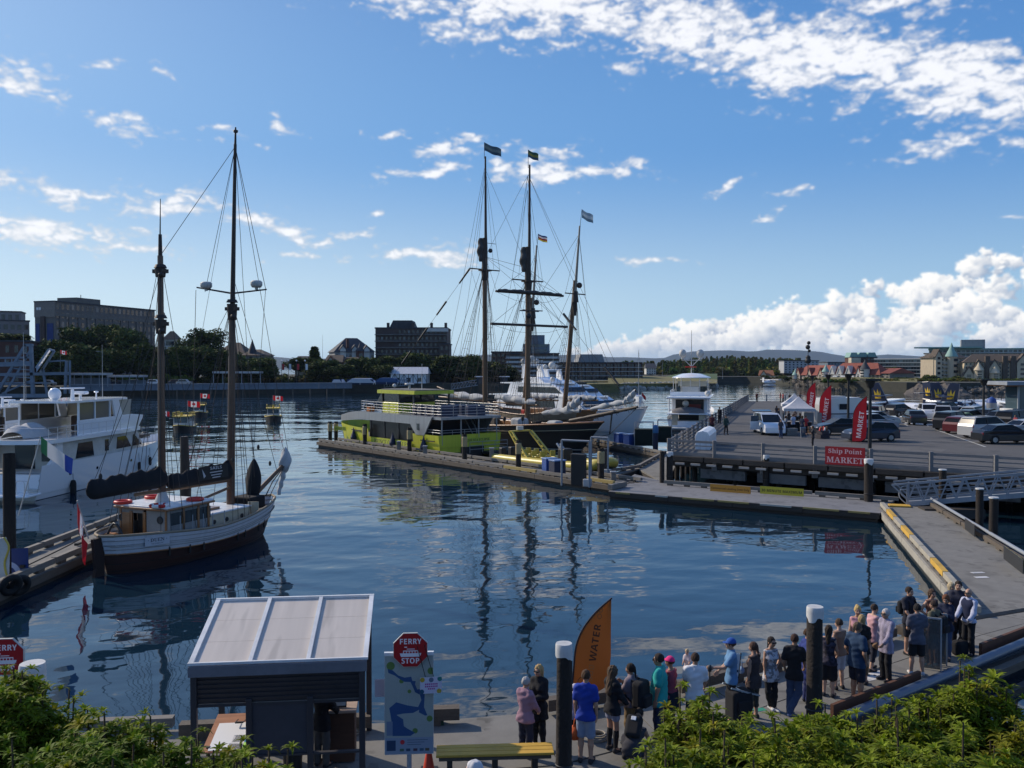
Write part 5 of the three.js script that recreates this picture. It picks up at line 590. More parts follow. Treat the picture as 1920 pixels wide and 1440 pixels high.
// ---------------------------------------------------------------- the far shores
function rowShape(pts,h0,h1,name,m,back=300){
const P=pts.map(([px,D])=>{const p=at(px,700,D);return[p.x,p.z];}),a=P[P.length-1],z=P[0];return struct(B().slab([...P,[a[0]*1.02,a[1]- back],[z[0]*1.02,z[1]- back]],h0,h1),name,m);
}
const dirt=mat('dirt',col(.06,.06,.045),{map:'grime',roughness:1}),grassM=mat('grassDry',col(.17,.15,.05),{map:'deck',roughness:1}),grassG=mat('grassGreen',col(.06,.10,.03),{map:'deck',roughness:1});
rowShape([[-900,190],[-200,225],[130,239],[250,253],[380,263],[500,269],[620,281],[760,286],[900,293],[1000,305],[1100,312]],-.5,3.0,'ground',dirt,500);
rowShape([[1090,318],[1180,326],[1275,336],[1340,360],[1345,420]],-.5,2.2,'ground',grassM,260);
rowShape([[1290,470],[1400,470],[1445,455],[1500,400],[1545,318],[1640,296],[1700,282],[1800,276],[1900,280],[2100,285],[2600,300]],-.5,3.4,'ground',dirt,900);
function ridge(name,D,pts,m,sd){
const b=B(),n=160,x0=pts[0][0],x1=pts[pts.length-1][0];
b.grid((u,v)=>{const px=lerp(x0,x1,u);let i=0;while(i<pts.length-2&&pts[i+1][0]<px)i++;const k=smooth(0,1,clamp((px-pts[i][0])/(pts[i+1][0]- pts[i][0]))),py=lerp(pts[i][1],pts[i+1][1],k)+2.2*(fbm(px*.02+sd,sd,5)- .5)+.9*(vn(px*.35,sd)- .5);const h=EYE+(690-py)/ F*D,p=at(px,690,D*(1+.35*v));const s=v<.5?v*2:1 -(v-.5)*.6;return[p.x,-20+(h+20)*Math.pow(s,.8)*(v<.5?1+.1*(vn(px*.05,v*9)- .5)*(1-s):1)*(1+.17*v),p.z];},n,12,.9);return struct(b,name,m);
}
const hillM=mat('hillForest',col(.035,.055,.045),{map:'grime',roughness:1});
ridge('hills',7000,[[-400,674],[300,672],[500,667],[560,671],[820,671],[940,662],[980,666],[1090,664],[1150,668],[1235,671],[1275,660],[1300,656],[1370,655],[1415,657],[1440,653.5],[1490,654],[1530,656],[1560,662],[1600,668],[1660,664],[1760,668],[1900,666],[2400,670]],hillM,3);
ridge('hills',3600,[[900,684],[1020,680],[1100,678],[1200,682],[1280,680],[1420,672],[1500,676],[1600,680],[1750,682],[2300,682]],hillM,8);
const leafM=new THREE.MeshPhysicalMaterial({name:'farLeaves',vertexColors:true,roughness:.85,side:THREE.DoubleSide,specularIntensity:.3});
function crownGeo(kind,n,sd,size=.1){
reseed(sd);const pos=[],cl=[],lobes=[];
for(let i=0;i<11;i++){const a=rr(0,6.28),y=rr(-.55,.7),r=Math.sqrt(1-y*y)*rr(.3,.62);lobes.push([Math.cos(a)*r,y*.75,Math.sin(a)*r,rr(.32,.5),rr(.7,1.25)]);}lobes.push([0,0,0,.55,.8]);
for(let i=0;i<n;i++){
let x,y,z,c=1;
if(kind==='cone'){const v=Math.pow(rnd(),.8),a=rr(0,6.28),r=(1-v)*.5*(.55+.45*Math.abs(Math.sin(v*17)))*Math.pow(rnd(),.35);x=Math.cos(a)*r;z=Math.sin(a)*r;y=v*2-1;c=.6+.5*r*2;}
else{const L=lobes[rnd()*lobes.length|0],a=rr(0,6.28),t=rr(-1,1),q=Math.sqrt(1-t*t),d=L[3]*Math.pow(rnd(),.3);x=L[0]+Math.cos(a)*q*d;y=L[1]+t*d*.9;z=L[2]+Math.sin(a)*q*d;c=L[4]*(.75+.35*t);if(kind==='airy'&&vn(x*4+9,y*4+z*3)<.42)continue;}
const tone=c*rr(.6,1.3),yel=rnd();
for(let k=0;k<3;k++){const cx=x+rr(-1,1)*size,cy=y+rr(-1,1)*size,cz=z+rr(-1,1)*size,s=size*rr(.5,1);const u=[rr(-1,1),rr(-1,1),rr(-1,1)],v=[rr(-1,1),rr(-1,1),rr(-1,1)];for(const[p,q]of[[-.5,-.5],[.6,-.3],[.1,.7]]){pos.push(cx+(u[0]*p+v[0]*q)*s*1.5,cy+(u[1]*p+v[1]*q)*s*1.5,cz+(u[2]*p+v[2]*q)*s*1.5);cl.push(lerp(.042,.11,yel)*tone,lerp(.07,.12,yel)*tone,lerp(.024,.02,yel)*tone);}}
}
const g=new THREE.BufferGeometry();g.setAttribute('position',new THREE.Float32BufferAttribute(pos,3));g.setAttribute('color',new THREE.Float32BufferAttribute(cl,3));g.computeVertexNormals();return g;
}
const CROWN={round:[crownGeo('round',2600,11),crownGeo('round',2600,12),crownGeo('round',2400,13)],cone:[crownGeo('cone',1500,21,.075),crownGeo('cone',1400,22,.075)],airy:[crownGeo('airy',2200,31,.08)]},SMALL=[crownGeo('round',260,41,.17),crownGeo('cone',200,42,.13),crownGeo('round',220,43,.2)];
const barkM=mat('barkDark',col(.035,.028,.02),{map:'bark',roughness:1});
let treeN=0;
function tree(kind,px,D,top,half,low,label,group){
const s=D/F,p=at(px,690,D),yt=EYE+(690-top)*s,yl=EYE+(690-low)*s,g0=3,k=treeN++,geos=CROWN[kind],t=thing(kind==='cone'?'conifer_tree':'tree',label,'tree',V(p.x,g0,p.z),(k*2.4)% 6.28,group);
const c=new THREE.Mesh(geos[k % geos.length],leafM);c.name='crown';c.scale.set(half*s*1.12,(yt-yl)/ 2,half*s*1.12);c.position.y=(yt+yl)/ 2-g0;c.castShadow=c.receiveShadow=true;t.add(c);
const b=B(),r=Math.max(.15,(yt-g0)*.018);b.rod(V(0,-.5,0),V(0,(yt+yl)/ 2-g0,0),r*1.3,r*.6,7);for(let i=0;i<5;i++){const a=i*2.4+k;b.rod(V(0,(yl-g0)*.8+i*.1*(yt-yl),0),V(Math.cos(a)*half*s*.6,(yl-g0)*.8+(.25+i*.1)*(yt-yl),Math.sin(a)*half*s*.6),r*.5,r*.15,5);}b.mesh('trunk',barkM,t);return t;
}
const nth=['first','second','third','fourth','fifth','sixth','seventh','eighth','ninth','tenth','eleventh','twelfth','thirteenth','fourteenth','fifteenth','sixteenth','seventeenth'];
const treeRow=(list,fmt,group)=>list.forEach((q,i)=>tree(q[0],q[1],q[2],q[3],q[4],q[5],fmt.replace('#',nth[i]),group));
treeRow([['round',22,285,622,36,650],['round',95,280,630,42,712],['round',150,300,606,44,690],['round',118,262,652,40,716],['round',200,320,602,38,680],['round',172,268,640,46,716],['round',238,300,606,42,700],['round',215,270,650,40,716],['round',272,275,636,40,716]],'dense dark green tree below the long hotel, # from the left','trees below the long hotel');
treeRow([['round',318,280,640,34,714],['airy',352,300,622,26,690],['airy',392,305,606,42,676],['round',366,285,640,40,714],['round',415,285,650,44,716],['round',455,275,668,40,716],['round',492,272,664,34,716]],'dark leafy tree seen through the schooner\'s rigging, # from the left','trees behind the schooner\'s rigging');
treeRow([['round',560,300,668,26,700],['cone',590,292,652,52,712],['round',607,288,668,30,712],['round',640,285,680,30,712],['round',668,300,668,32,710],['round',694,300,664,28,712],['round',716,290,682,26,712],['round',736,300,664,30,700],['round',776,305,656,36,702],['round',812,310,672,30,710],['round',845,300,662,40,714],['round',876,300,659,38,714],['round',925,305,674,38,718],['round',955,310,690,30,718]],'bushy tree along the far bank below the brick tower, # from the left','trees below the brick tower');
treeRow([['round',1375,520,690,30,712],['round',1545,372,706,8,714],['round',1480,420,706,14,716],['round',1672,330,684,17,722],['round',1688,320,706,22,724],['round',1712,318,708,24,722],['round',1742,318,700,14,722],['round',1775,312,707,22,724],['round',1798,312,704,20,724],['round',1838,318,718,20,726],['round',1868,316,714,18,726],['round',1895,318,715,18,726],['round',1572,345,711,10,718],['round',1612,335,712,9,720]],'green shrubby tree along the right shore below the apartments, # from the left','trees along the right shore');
{
struct(B().grid((u,v)=>{const px=lerp(1150,1560,u),D=520+420*v,top=lerp(699,688,smooth(0,.7,u))+3*Math.sin(u*9);const p=at(px,690,D);return[p.x,lerp(3,EYE+(690-top)/ F*D,smooth(0,.9,v)),p.z];},20,6,0),'hill',dirt);
reseed(5);const M=new THREE.Matrix4(),cnt=[0,0,0],ms=[[],[],[]];
for(let i=0;i<1500;i++){const u=rnd(),v=Math.pow(rnd(),.8),k=rnd()<.35?1:rnd()<.5?0:2,px=lerp(1165,1500,u),D=500+430*v,top=lerp(699,688,smooth(0,.7,u))+3*Math.sin(u*9),p=at(px,690,D),y=lerp(3,EYE+(690-top)/ F*D,smooth(0,.9,v));const h=k===1?rr(3,6):rr(2.2,4);if(px<1280&&v<.2)continue;M.compose(V(p.x,y+h*.75,p.z),Q.setFromEuler(E3.set(0,rr(0,6),0)),V(h*rr(.8,1.2),h,h*rr(.8,1.2)));ms[k].push(M.clone());}
ms.forEach((l,k)=>{const im=new THREE.InstancedMesh(SMALL[k],leafM,l.length);l.forEach((m,i)=>{im.setMatrixAt(i,m);im.setColorAt(i,col(rr(1,2.2),rr(1,1.9),rr(.9,1.8)));});im.name=numbered('forest');im.castShadow=true;tag(im,['broad leaved trees of the wooded slope behind the stern facing yacht','pointed conifers of the wooded slope behind the stern facing yacht','bushy undergrowth of the wooded slope behind the stern facing yacht'][k],'forest',null,'stuff');scene.add(im);});
const sc=new THREE.InstancedMesh(SMALL[0],leafM,420);for(let i=0;i<420;i++){const L=i<170,px=L?rr(60,960):rr(1420,1960),D=L?lerp(256,312,(px-60)/ 900)+rr(0,12):(px<1540?lerp(470,330,(px-1420)/ 120):300)+rr(0,14),p=at(px,690,D),s=L?rr(1.2,2.6):rr(.5,1.2);M.compose(V(p.x,3+s*.5,p.z),Q.setFromEuler(E3.set(0,rr(0,6),0)),V(s*1.3,s,s*1.3));sc.setMatrixAt(i,M);sc.setColorAt(i,col(rr(.8,1.6),rr(.8,1.5),rr(.7,1.2)));}sc.name='undergrowth';tag(sc,'low green scrub along the top of the far banks','scrub',null,'stuff');scene.add(sc);
const rg=new THREE.IcosahedronGeometry(1,1),rp=rg.attributes.position;for(let i=0;i<rp.count;i++){const k=.75+.5*vn(rp.getX(i)*1.7+5,rp.getY(i)*1.7+rp.getZ(i)*2.3);rp.setXYZ(i,rp.getX(i)*k,rp.getY(i)*k*.7,rp.getZ(i)*k);}rg.computeVertexNormals();boxUV(rg);
const riprap=(n,f,label,m)=>{const im=new THREE.InstancedMesh(rg,m,n);for(let i=0;i<n;i++){const[px,D,y,s]=f(),p=at(px,690,D);M.compose(V(p.x,y,p.z),Q.setFromEuler(E3.set(rr(0,3),rr(0,6),rr(0,3))),V(s*rr(.8,1.3),s,s));im.setMatrixAt(i,M);const c=rr(.7,1.25);im.setColorAt(i,col(c,c,c*.97));}im.name=numbered('rubble');im.castShadow=true;tag(im,label,'rocks',null,'stuff');scene.add(im);};
const rock=mat('rockPale',col(.42,.40,.36),{map:'grime',roughness:1}),rockD=mat('rockDark',col(.16,.14,.12),{map:'grime',roughness:1});
riprap(420,()=>{const px=rr(1165,1345),k=rnd(),D=lerp(324,345,(px-1165)/ 180)- 1+k*5;return[px,D,.1+k*2.1,rr(.5,1.1)];},'pale boulders of the breakwater below the dry lawn',rock);
riprap(420,()=>{const px=rr(1480,1740),k=rnd(),D=(px<1545?lerp(420,318,(px-1480)/ 65):lerp(318,280,(px-1545)/ 195))- 2+k*6;return[px,D,.1+k*2.6,rr(.5,1.1)];},'grey boulders along the right shore below the red roofed houses',rockD);
riprap(160,()=>{const px=rr(1815,2000),k=rnd();return[px,272+k*8,.1+k*2.6,rr(.5,1.2)];},'brown boulders along the right shore below the tan apartments',rockD);
struct(B().grid((u,v)=>{const px=lerp(1695,1822,u),e=Math.pow(Math.sin(Math.PI*u),.55),D=262+26*v,p=at(px,690,D);return[p.x,-.5+e*Math.pow(Math.sin(Math.PI*clamp(v*.7+.02)),.7)*(3.3+1.5*(fbm(u*9,v*4,4)- .5)*2+.8*vn(u*40,v*14)),p.z+3*(fbm(u*12,v*6+4,3)- .5)];},60,16,0),'rock_outcrop',mat('rockBrown',col(.15,.125,.10),{map:'grime',roughness:1,bump:.1}));
struct(B().grid((u,v)=>{const px=lerp(1140,1345,u),D=lerp(332,400,v),p=at(px,690,D);return[p.x,2.2+2.6*Math.sin(Math.PI*.5*v)*(1-.5*u)+.01,p.z];},16,6,.9),'lawn',grassM);
struct(B().grid((u,v)=>{const px=lerp(1215,1345,u),D=lerp(345,420,v),p=at(px,690,D);return[p.x,2.4+3.0*smooth(0,1,v)*smooth(0,.5,u),p.z];},16,6,.9),'lawn',grassG);
struct(B().grid((u,v)=>{const px=lerp(1540,1720,u),D=lerp(lerp(322,288,u),330,v),p=at(px,690,D);return[p.x,3.42+1.2*v,p.z];},10,3,.9),'lawn',grassM);
}
// ---- buildings
function building(name,label,o){
const a=at(o.l[0],690,o.l[1]),b=at(o.r[0],690,o.r[1]),w=Math.hypot(b.x-a.x,b.z-a.z),y0=o.base??2.9,y1=EYE+(690-o.top)/ F*o.l[1],h=y1-y0,d=o.depth||14;
const t=thing(name,label,o.cat||'building',V(a.x,y0,a.z),Math.atan2(-(b.z-a.z),b.x-a.x),o.group);
B().box(w,h,d,w/2,h/2,-d/2).mesh('wall',o.wall,t);
const fl=o.floors||0,cols=o.cols||0,f0=o.from??0,fh=(h*(1-f0))/ Math.max(1,fl);
const wg=new THREE.BoxGeometry(1,1,1);
const win=(x,y,ww,hh,z,m,ry=0)=>{const q=new THREE.Mesh(wg,m);q.name='window';q.scale.set(ry?.12:ww,hh,ry?ww:.12);q.position.set(x,y,z);t.add(q);};
for(let i=0;i<fl;i++){const y=h*f0+fh*(i+.5);for(let j=0;j<cols;j++){if(o.skip&&o.skip(i,j))continue;win(w*(j+.5)/ cols,y,w/cols*(o.ww||.5),fh*(o.wh||.5),.0,(i*7+j*3)% 5===0?K.glassBlue:K.glass);}if(o.slab)B().box(w+.3,fh*.12,1.3,w/2,y-fh*.46,.5).mesh('balcony_slab',o.slab,t);if(o.parapet)B().box(w*.98,fh*.3,.08,w/2,y-fh*.22,1.1).mesh('balcony_rail',o.parapet,t);if(o.piers)for(let j=0;j<=o.piers;j++)B().box(.35,fh*.98,1.2,w*j/o.piers,y,.45).mesh('pier',o.wall,t);}
if(o.side)for(let i=0;i<fl;i++)for(let j=0;j<o.side;j++)win(0,h*f0+fh*(i+.5),d/o.side*.5,fh*.5,-d*(j+.5)/ o.side,K.glass,1);
if(o.roof==='flat')B().box(w+.6,.5,d+.6,w/2,h+.25,-d/2).mesh('roof',o.roofM||K.slate,t);
if(o.roof==='gable'||o.roof==='hip'){const rh=o.rh||4,e=.6,k=o.roof==='hip'?Math.min(w*.35,d*.5):0;const P=[V(-e,h,e),V(w+e,h,e),V(w+e,h,-d-e),V(-e,h,-d-e),V(k,h+rh,-d/2),V(w-k,h+rh,-d/2)];const tri=[[0,1,5],[0,5,4],[1,2,5],[2,3,4],[2,4,5],[3,0,4],[0,3,2],[0,2,1]],pos=[];tri.forEach((q)=>q.forEach((i)=>pos.push(P[i].x,P[i].y,P[i].z)));const g=new THREE.BufferGeometry();g.setAttribute('position',new THREE.Float32BufferAttribute(pos,3));g.computeVertexNormals();g.setAttribute('uv',new THREE.Float32BufferAttribute(new Float32Array(pos.length/3*2),2));B().add(g).mesh('roof',o.roofM||K.slate,t);}
t.userData.size_=undefined;delete t.userData.size_;
return{t,w,h,d,win};
}
const gableOn=(q,x,w,h,rh,m,roofM,z=.6,cols=2,fl=3)=>{B().box(w,h,2.4,x,h/2,z-1.2).prism([[-w/2,h],[w/2,h],[0,h+rh]],2.3,M4.makeTranslation(x,0,z-1.2)).mesh('gable_bay',m,q.t);B().prism([[-w/2-.5,h-.4],[-w/2-.2,h-.5],[0,h+rh-.1],[w/2+.2,h-.5],[w/2+.5,h-.4],[0,h+rh+.5]],2.9,M4.makeTranslation(x,0,z-1.3)).mesh('gable_roof',roofM,q.t);for(let i=0;i<fl;i++)for(let j=0;j<cols;j++)q.win(x+(j -(cols-1)/ 2)*w/cols*.9,h*(i+.5)/ fl,w/cols*.45,h/fl*.5,z+.02,K.glass);};
const turret=(q,x,r,h,rh,m,roofM,z=.4,nm='turret')=>{B().cyl(r,r,h,x,0,z,12).mesh(nm,m,q.t);B().lathe([[r*1.2,0],[r*.5,rh*.5],[0,rh]],x,h,z,12).mesh('turret_roof',roofM,q.t);for(let i=0;i<4;i++)q.win(x,h*(i+.6)/ 4.2,r*.9,h/9,z+r-.02,K.glass);};
const hotelM=mat('hotelGrey',col(.15,.14,.13),{map:'streak',roughness:.9});
{const q=building('hotel','long dark grey hotel slab with rooftop box above the trees at left',{l:[104,338],r:[291,392],top:566,depth:10,floors:9,cols:22,ww:.55,wh:.6,wall:hotelM,roof:'flat',skip:(i,j)=>i<4&&j>3});
B().box(13,3,10,q.w*.40,q.h+1.6,-10).box(.2,2,.2,q.w*.38,q.h+3.6,-8).mesh('rooftop_box',mat('hotelBox',col(.16,.15,.13),{map:'grime'}),q.t);B().box(q.w+.4,1.2,.5,q.w/2,q.h-5.0,.1).mesh('cornice',mat('hotelBand',col(.17,.165,.15),{map:'grime'}),q.t);for(let j=0;j<12;j++)B().box(.6,q.h*.85,.5,q.w*(j+.5)/ 12,q.h*.42,.12).mesh('pilaster',hotelM,q.t);
const bn=mat('bannerBlueM',col(.02,.05,.2),{map:'grime'});for(const[z,w2]of[[-2.3,3],[-8.6,2]])B().box(.15,q.h*.42,w2,-.1,q.h*.52,z).mesh('blue_banner',bn,q.t);B().box(.8,q.h*.8,2,-.3,q.h*.42,-5.6).mesh('stair_tower',mat('hotelBrown',col(.07,.045,.04),{map:'grime'}),q.t);B().box(.4,6,10.2,-.05,q.h-3,-5).mesh('end_cornice',mat('hotelTan',col(.25,.22,.19),{map:'grime'}),q.t);for(const z of[-7.2,-8.4])q.win(-.3,q.h-2.6,.9,1.1,z,K.white,1);}
building('building','grey stepped office block with roof plant at the left edge',{l:[-60,360],r:[56,372],top:600,depth:18,floors:5,cols:9,ww:.6,wh:.4,wall:mat('officeGrey',col(.22,.22,.225),{map:'grime'}),roof:'flat'});
building('building','upper tier of the office block behind the hotel wing',{l:[-40,390],r:[40,396],top:584,depth:12,floors:2,cols:6,wall:mat('officeGrey',col(.22,.22,.225),{map:'grime'}),roof:'flat',from:.7});
building('building','low dark brick building behind the loading ramp at left',{l:[-80,262],r:[56,268],top:640,depth:14,floors:3,cols:8,wall:K.brick,roof:'flat',ww:.4});
{const q=building('pavilion','small open belvedere with pyramid roof above the trees',{l:[308,330],r:[330,330],top:636,depth:4.5,floors:0,wall:K.offwhite,roof:'hip',rh:3.2,roofM:K.roofBrown});q.win(q.w/2,q.h-1.6,q.w*.7,1.6,0,K.glass);}
building('house','broad brown roofed hall behind the main mast of the schooner',{l:[405,318],r:[458,318],top:664,depth:14,floors:1,cols:5,wall:K.brick,roof:'hip',rh:4.5,roofM:K.roofBrown});
{const q=building('house','brown hall with pointed conical roof right of the schooner\'s main mast',{l:[452,310],r:[496,310],top:666,depth:12,floors:1,cols:4,wall:K.stone,roof:'hip',rh:2.2,roofM:K.roofBrown});B().lathe([[2.6,-1],[1.4,1.4],[.3,4.6],[0,5.6]],q.w*.38,q.h+.4,-3,8).mesh('conical_roof',K.slate,q.t);}
for(const[i,l,r,top]of[[0,553,580,681],[1,610,640,679],[2,642,668,683]]){const q=building('house',['little grey gabled house between the far trees, leftmost of three','little gabled house with orange dormer, middle of three','little gabled house with orange dormer below the grey mansard hotel'][i],{l:[l,305],r:[r,305],top,depth:9,floors:2,cols:4,wall:K.stone,roof:'gable',rh:2.6,roofM:i?K.roofBrown:K.slate});gableOn(q,q.w*.35,2.6,q.h+.2,1.6,K.offwhite,mat('roofOrange',col(.3,.12,.05),{map:'grime'}),.5,1,2);}
{const q=building('hotel','grey mansard roofed hotel with dormers left of the brick tower',{l:[628,350],r:[702,356],top:660,depth:14,floors:3,cols:9,wall:mat('paleGreyWall',col(.27,.28,.29),{map:'streak'}),roof:'hip',rh:6,roofM:K.slate});for(const x of[.2,.5,.8])gableOn(q,q.w*x,2.4,q.h+1.2,1.4,K.offwhite,K.slate,.3,1,1);turret(q,q.w*.62,1.6,q.h+.5,3.4,K.brick,K.slate,1);B().box(1,7,1,q.w*.34,q.h+2,-2).mesh('chimney',K.brick,q.t);}
{const brickT=mat('towerBrick',col(.085,.06,.05),{map:'grime'}),q=building('apartment_tower','brown brick apartment tower with dark mansard top above the far trees',{l:[704,362],r:[838,362],top:616,depth:22,floors:8,cols:16,ww:.45,wh:.45,wall:brickT,roof:'flat',slab:mat('paleSlab',col(.2,.2,.19),{map:'grime'}),skip:(i,j)=>j<5&&i % 2});
B().prism([[-5.6,0],[5.6,0],[4.2,3.6],[-3.8,3.6]],12,M4.makeTranslation(q.w*.36,q.h,-9)).mesh('mansard_roof',K.slate,q.t);for(const x of[.17,.52,.78,.98])B().box(1.1,2.6,1.1,q.w*x,q.h+1.2,-2).mesh('chimney',brickT,q.t);B().box(q.w*.3,1.4,.4,q.w*.87,q.h-.6,.5).mesh('roof_trellis',K.offwhite,q.t);const e=building('apartment_wing','lower brick wing to the right of the apartment tower',{l:[824,350],r:[842,350],top:646,depth:14,floors:5,cols:2,wall:brickT,roof:'flat'});}
{const q=building('hall','white half timbered gabled hall on the far waterfront',{l:[732,288],r:[800,288],top:701,depth:11,floors:0,wall:K.white,roof:'gable',rh:2.3,roofM:mat('tinRoof',col(.5,.52,.55),{roughness:.5,map:'streak'})});for(let i=0;i<9;i++)B().box(.22,q.h,.1,q.w*i/8,q.h/2,.05).mesh('timber_post',K.darkMetal,q.t);for(let i=0;i<8;i++)B().bar(V(q.w*i/8,i % 2?q.h:.5,.06),V(q.w*(i+1)/ 8,i % 2?.5:q.h,.06),.15,.12).mesh('timber_brace',K.darkMetal,q.t);for(const x of[.2,.5,.8])q.win(q.w*x,q.h*.4,1.4,1.3,.03,K.glass);}
for(const[i,l,r,top,m]of[[0,650,700,712,mat('marqueeTop',col(.5,.53,.58),{roughness:.6,map:'cloth'})],[1,704,745,711,mat('marqueeBlue',col(.03,.09,.22),{roughness:.6,map:'cloth'})],[2,622,640,714,mat('marqueeTop',col(.5,.53,.58),{roughness:.6,map:'cloth'})]]){const a=at(l,690,272),b=at(r,690,272),w=b.x-a.x,y=EYE+(690-top)/ F*272,t=thing('marquee',['pale topped blue sided marquee on the far wharf','blue marquee beside the half timbered hall','tiny pale marquee on the far wharf'][i],'tent',V(a.x,2.9,a.z));B().prism([[-.3,y-2.9-1],[w+.3,y-2.9-1],[w*.8,y-2.9+.4],[w*.2,y-2.9+.4]],7,M4.makeTranslation(0,0,-3.5)).mesh('canopy',m,t);B().box(w,1.6,.1,w/2,.9,-.4).mesh('side_wall',mat('marqueeDark',col(.02,.035,.09)),t);for(const x of[0,w/2,w])B().box(.15,y-3.8,.15,x,(y-3.8)/ 2,0).mesh('pole',K.offwhite,t);}
{const wb=mat('whiteBand',col(.55,.56,.56),{map:'streak'}),br=mat('innBrown',col(.10,.055,.04),{map:'grime'});
const q=building('hotel','stepped hotel with white balcony tiers behind the tall ships',{l:[948,352],r:[1048,352],top:664,depth:20,floors:6,cols:12,ww:.8,wh:.45,wall:br,slab:wb,parapet:wb,roof:'flat'});B().box(q.w*.5,4,12,q.w*.58,q.h+2.2,-8).box(q.w*.28,8,9,q.w*.6,q.h+4,-9).mesh('upper_tier',K.blueGrey,q.t);for(let i=0;i<2;i++)for(let j=0;j<7;j++)q.win(q.w*(.36+j*.066),q.h+1.4+i*2.2,1.4,1.2,-1.95,K.glassBlue);
building('hotel','dark brown hotel block half hidden by the tall ships\' masts',{l:[922,360],r:[990,360],top:661,depth:18,floors:5,cols:8,wall:br,roof:'flat',ww:.6});
const e=building('hotel_wing','long low brown hotel wing with rows of balconies above the dry lawn',{l:[1044,366],r:[1203,372],top:681,depth:16,floors:4,cols:24,ww:.7,wh:.6,wall:br,slab:wb,piers:12,roof:'flat'});B().prism([[0,0],[12,0],[11,3.6],[1.2,3.6]],8,M4.makeTranslation(e.w*.27,e.h+.3,-8)).mesh('plant_room',mat('paleGreyWall',col(.27,.28,.29),{map:'streak'}),e.t);}
{const q=building('house','pale house with orange gables at the water beyond the pier',{l:[1424,480],r:[1450,478],top:704,depth:10,floors:2,cols:4,wall:K.cream,roof:'gable',rh:3,roofM:mat('roofOrange',col(.3,.12,.05),{map:'grime'})});gableOn(q,q.w*.3,3,q.h+.4,2.2,K.cream,mat('roofOrange',col(.3,.12,.05),{map:'grime'}),.5,1,2);}
building('boathouse','low grey boathouse at the water\'s edge beyond the pier',{l:[1428,455],r:[1480,450],top:716,depth:10,floors:1,cols:7,wall:K.stone,roof:'gable',rh:2.2,roofM:K.slate});
building('house','white house among the trees of the wooded slope',{l:[1212,560],r:[1230,560],top:690,depth:9,floors:3,cols:4,wall:K.offwhite,roof:'gable',rh:3,roofM:K.slate,base:4});
building('apartment_block','white and grey tower block behind the red roofed houses',{l:[1470,520],r:[1535,520],top:677,depth:10,floors:5,cols:9,ww:.4,wall:mat('blockWhite',col(.42,.44,.46),{map:'streak'}),roof:'flat',base:5});
building('apartment_block','blue grey block behind the red roofed houses',{l:[1552,540],r:[1592,540],top:680,depth:20,floors:4,cols:7,wall:K.blueGrey,roof:'flat',base:5});
{const q=building('apartment_block','brown brick block with green copper roof pieces on the right shore',{l:[1596,460],r:[1644,460],top:671,depth:9,floors:6,cols:8,wall:K.brick,roof:'flat',base:4});for(const[x,w]of[[.15,5],[.5,6],[.85,6]])B().prism([[-w/2,0],[w/2,0],[w*.28,2.6],[-w*.28,2.6]],7,M4.makeTranslation(q.w*x,q.h+.3,-5)).mesh('copper_roof',K.copper,q.t);B().box(5,4,4,q.w*.1,q.h-2,1).mesh('cream_bay',K.cream,q.t);}
{const wall=mat('redRoofWall',col(.36,.31,.25),{map:'streak'});const q=building('apartment_house','red roofed gabled apartments at the water, left part',{l:[1492,375],r:[1560,350],top:703,depth:7,floors:4,cols:10,wall,roof:'hip',rh:4.2,roofM:K.roofRed,base:3.4});for(const x of[.1,.42,.72])gableOn(q,q.w*x,3,q.h+.3,2.4,wall,K.roofRed,.6,1,3);turret(q,0.5,1.3,q.h,3,K.offwhite,K.copper);turret(q,q.w*.86,1.4,q.h+1.5,3.2,K.offwhite,K.copper);
const e=building('apartment_house','red roofed gabled apartments at the water with white balconies, right part',{l:[1556,346],r:[1650,326],top:702,depth:7,floors:4,cols:12,wall,roof:'hip',rh:4.6,roofM:K.roofRed,base:3.4});for(const x of[.06,.22,.4,.6]){gableOn(e,e.w*x,2.2,e.h+.2,2.8,K.offwhite,x>.5?K.roofRed:K.offwhite,.7,1,4);for(let i=0;i<3;i++)B().box(2.0,.5,.8,e.w*(x+.085),e.h*(i+.5)/ 3.6,.7).mesh('balcony',K.white,e.t);}turret(e,e.w*.74,1.7,e.h+2.2,3.8,K.offwhite,K.slate,.8);building('apartment_house','grey end house of the red roofed row',{l:[1636,330],r:[1668,322],top:700,depth:12,floors:3,cols:4,wall:K.stone,roof:'gable',rh:2,roofM:K.roofRed,base:3.4});}
{const gl=mat('glassWall',col(.10,.15,.16),{roughness:.15}),wb=mat('whiteBand',col(.55,.56,.56),{map:'streak'}),q=building('apartment_block','curved blue glass apartment block behind the right shore trees',{l:[1640,400],r:[1735,385],top:674,depth:8,floors:5,cols:18,ww:.85,wh:.62,wall:gl,slab:wb,roof:'flat',roofM:wb,base:4});
const e=building('apartment_block','large glass apartment block with pale green roof at the right edge',{l:[1742,372],r:[2010,350],top:656,depth:10,floors:8,cols:30,ww:.7,wh:.6,wall:mat('greenGlass',col(.22,.29,.28),{roughness:.3,map:'streak'}),slab:wb,roof:'flat',roofM:K.copper,base:4});B().slab([[-6,2],[20,3],[20,-8],[2,-6]],e.h+.6,e.h+1.2).mesh('roof_overhang',K.copper,e.t);B().box(9,4,9,e.w*.32,e.h+2.2,-5).mesh('lift_house',mat('paleGreyWall',col(.27,.28,.29),{map:'streak'}),e.t);const s=building('apartment_wing','narrow glazed wing beside the large glass block',{l:[1733,380],r:[1756,372],top:664,depth:4,floors:7,cols:3,ww:.7,wall:wb,slab:wb,roof:'flat',base:4});}
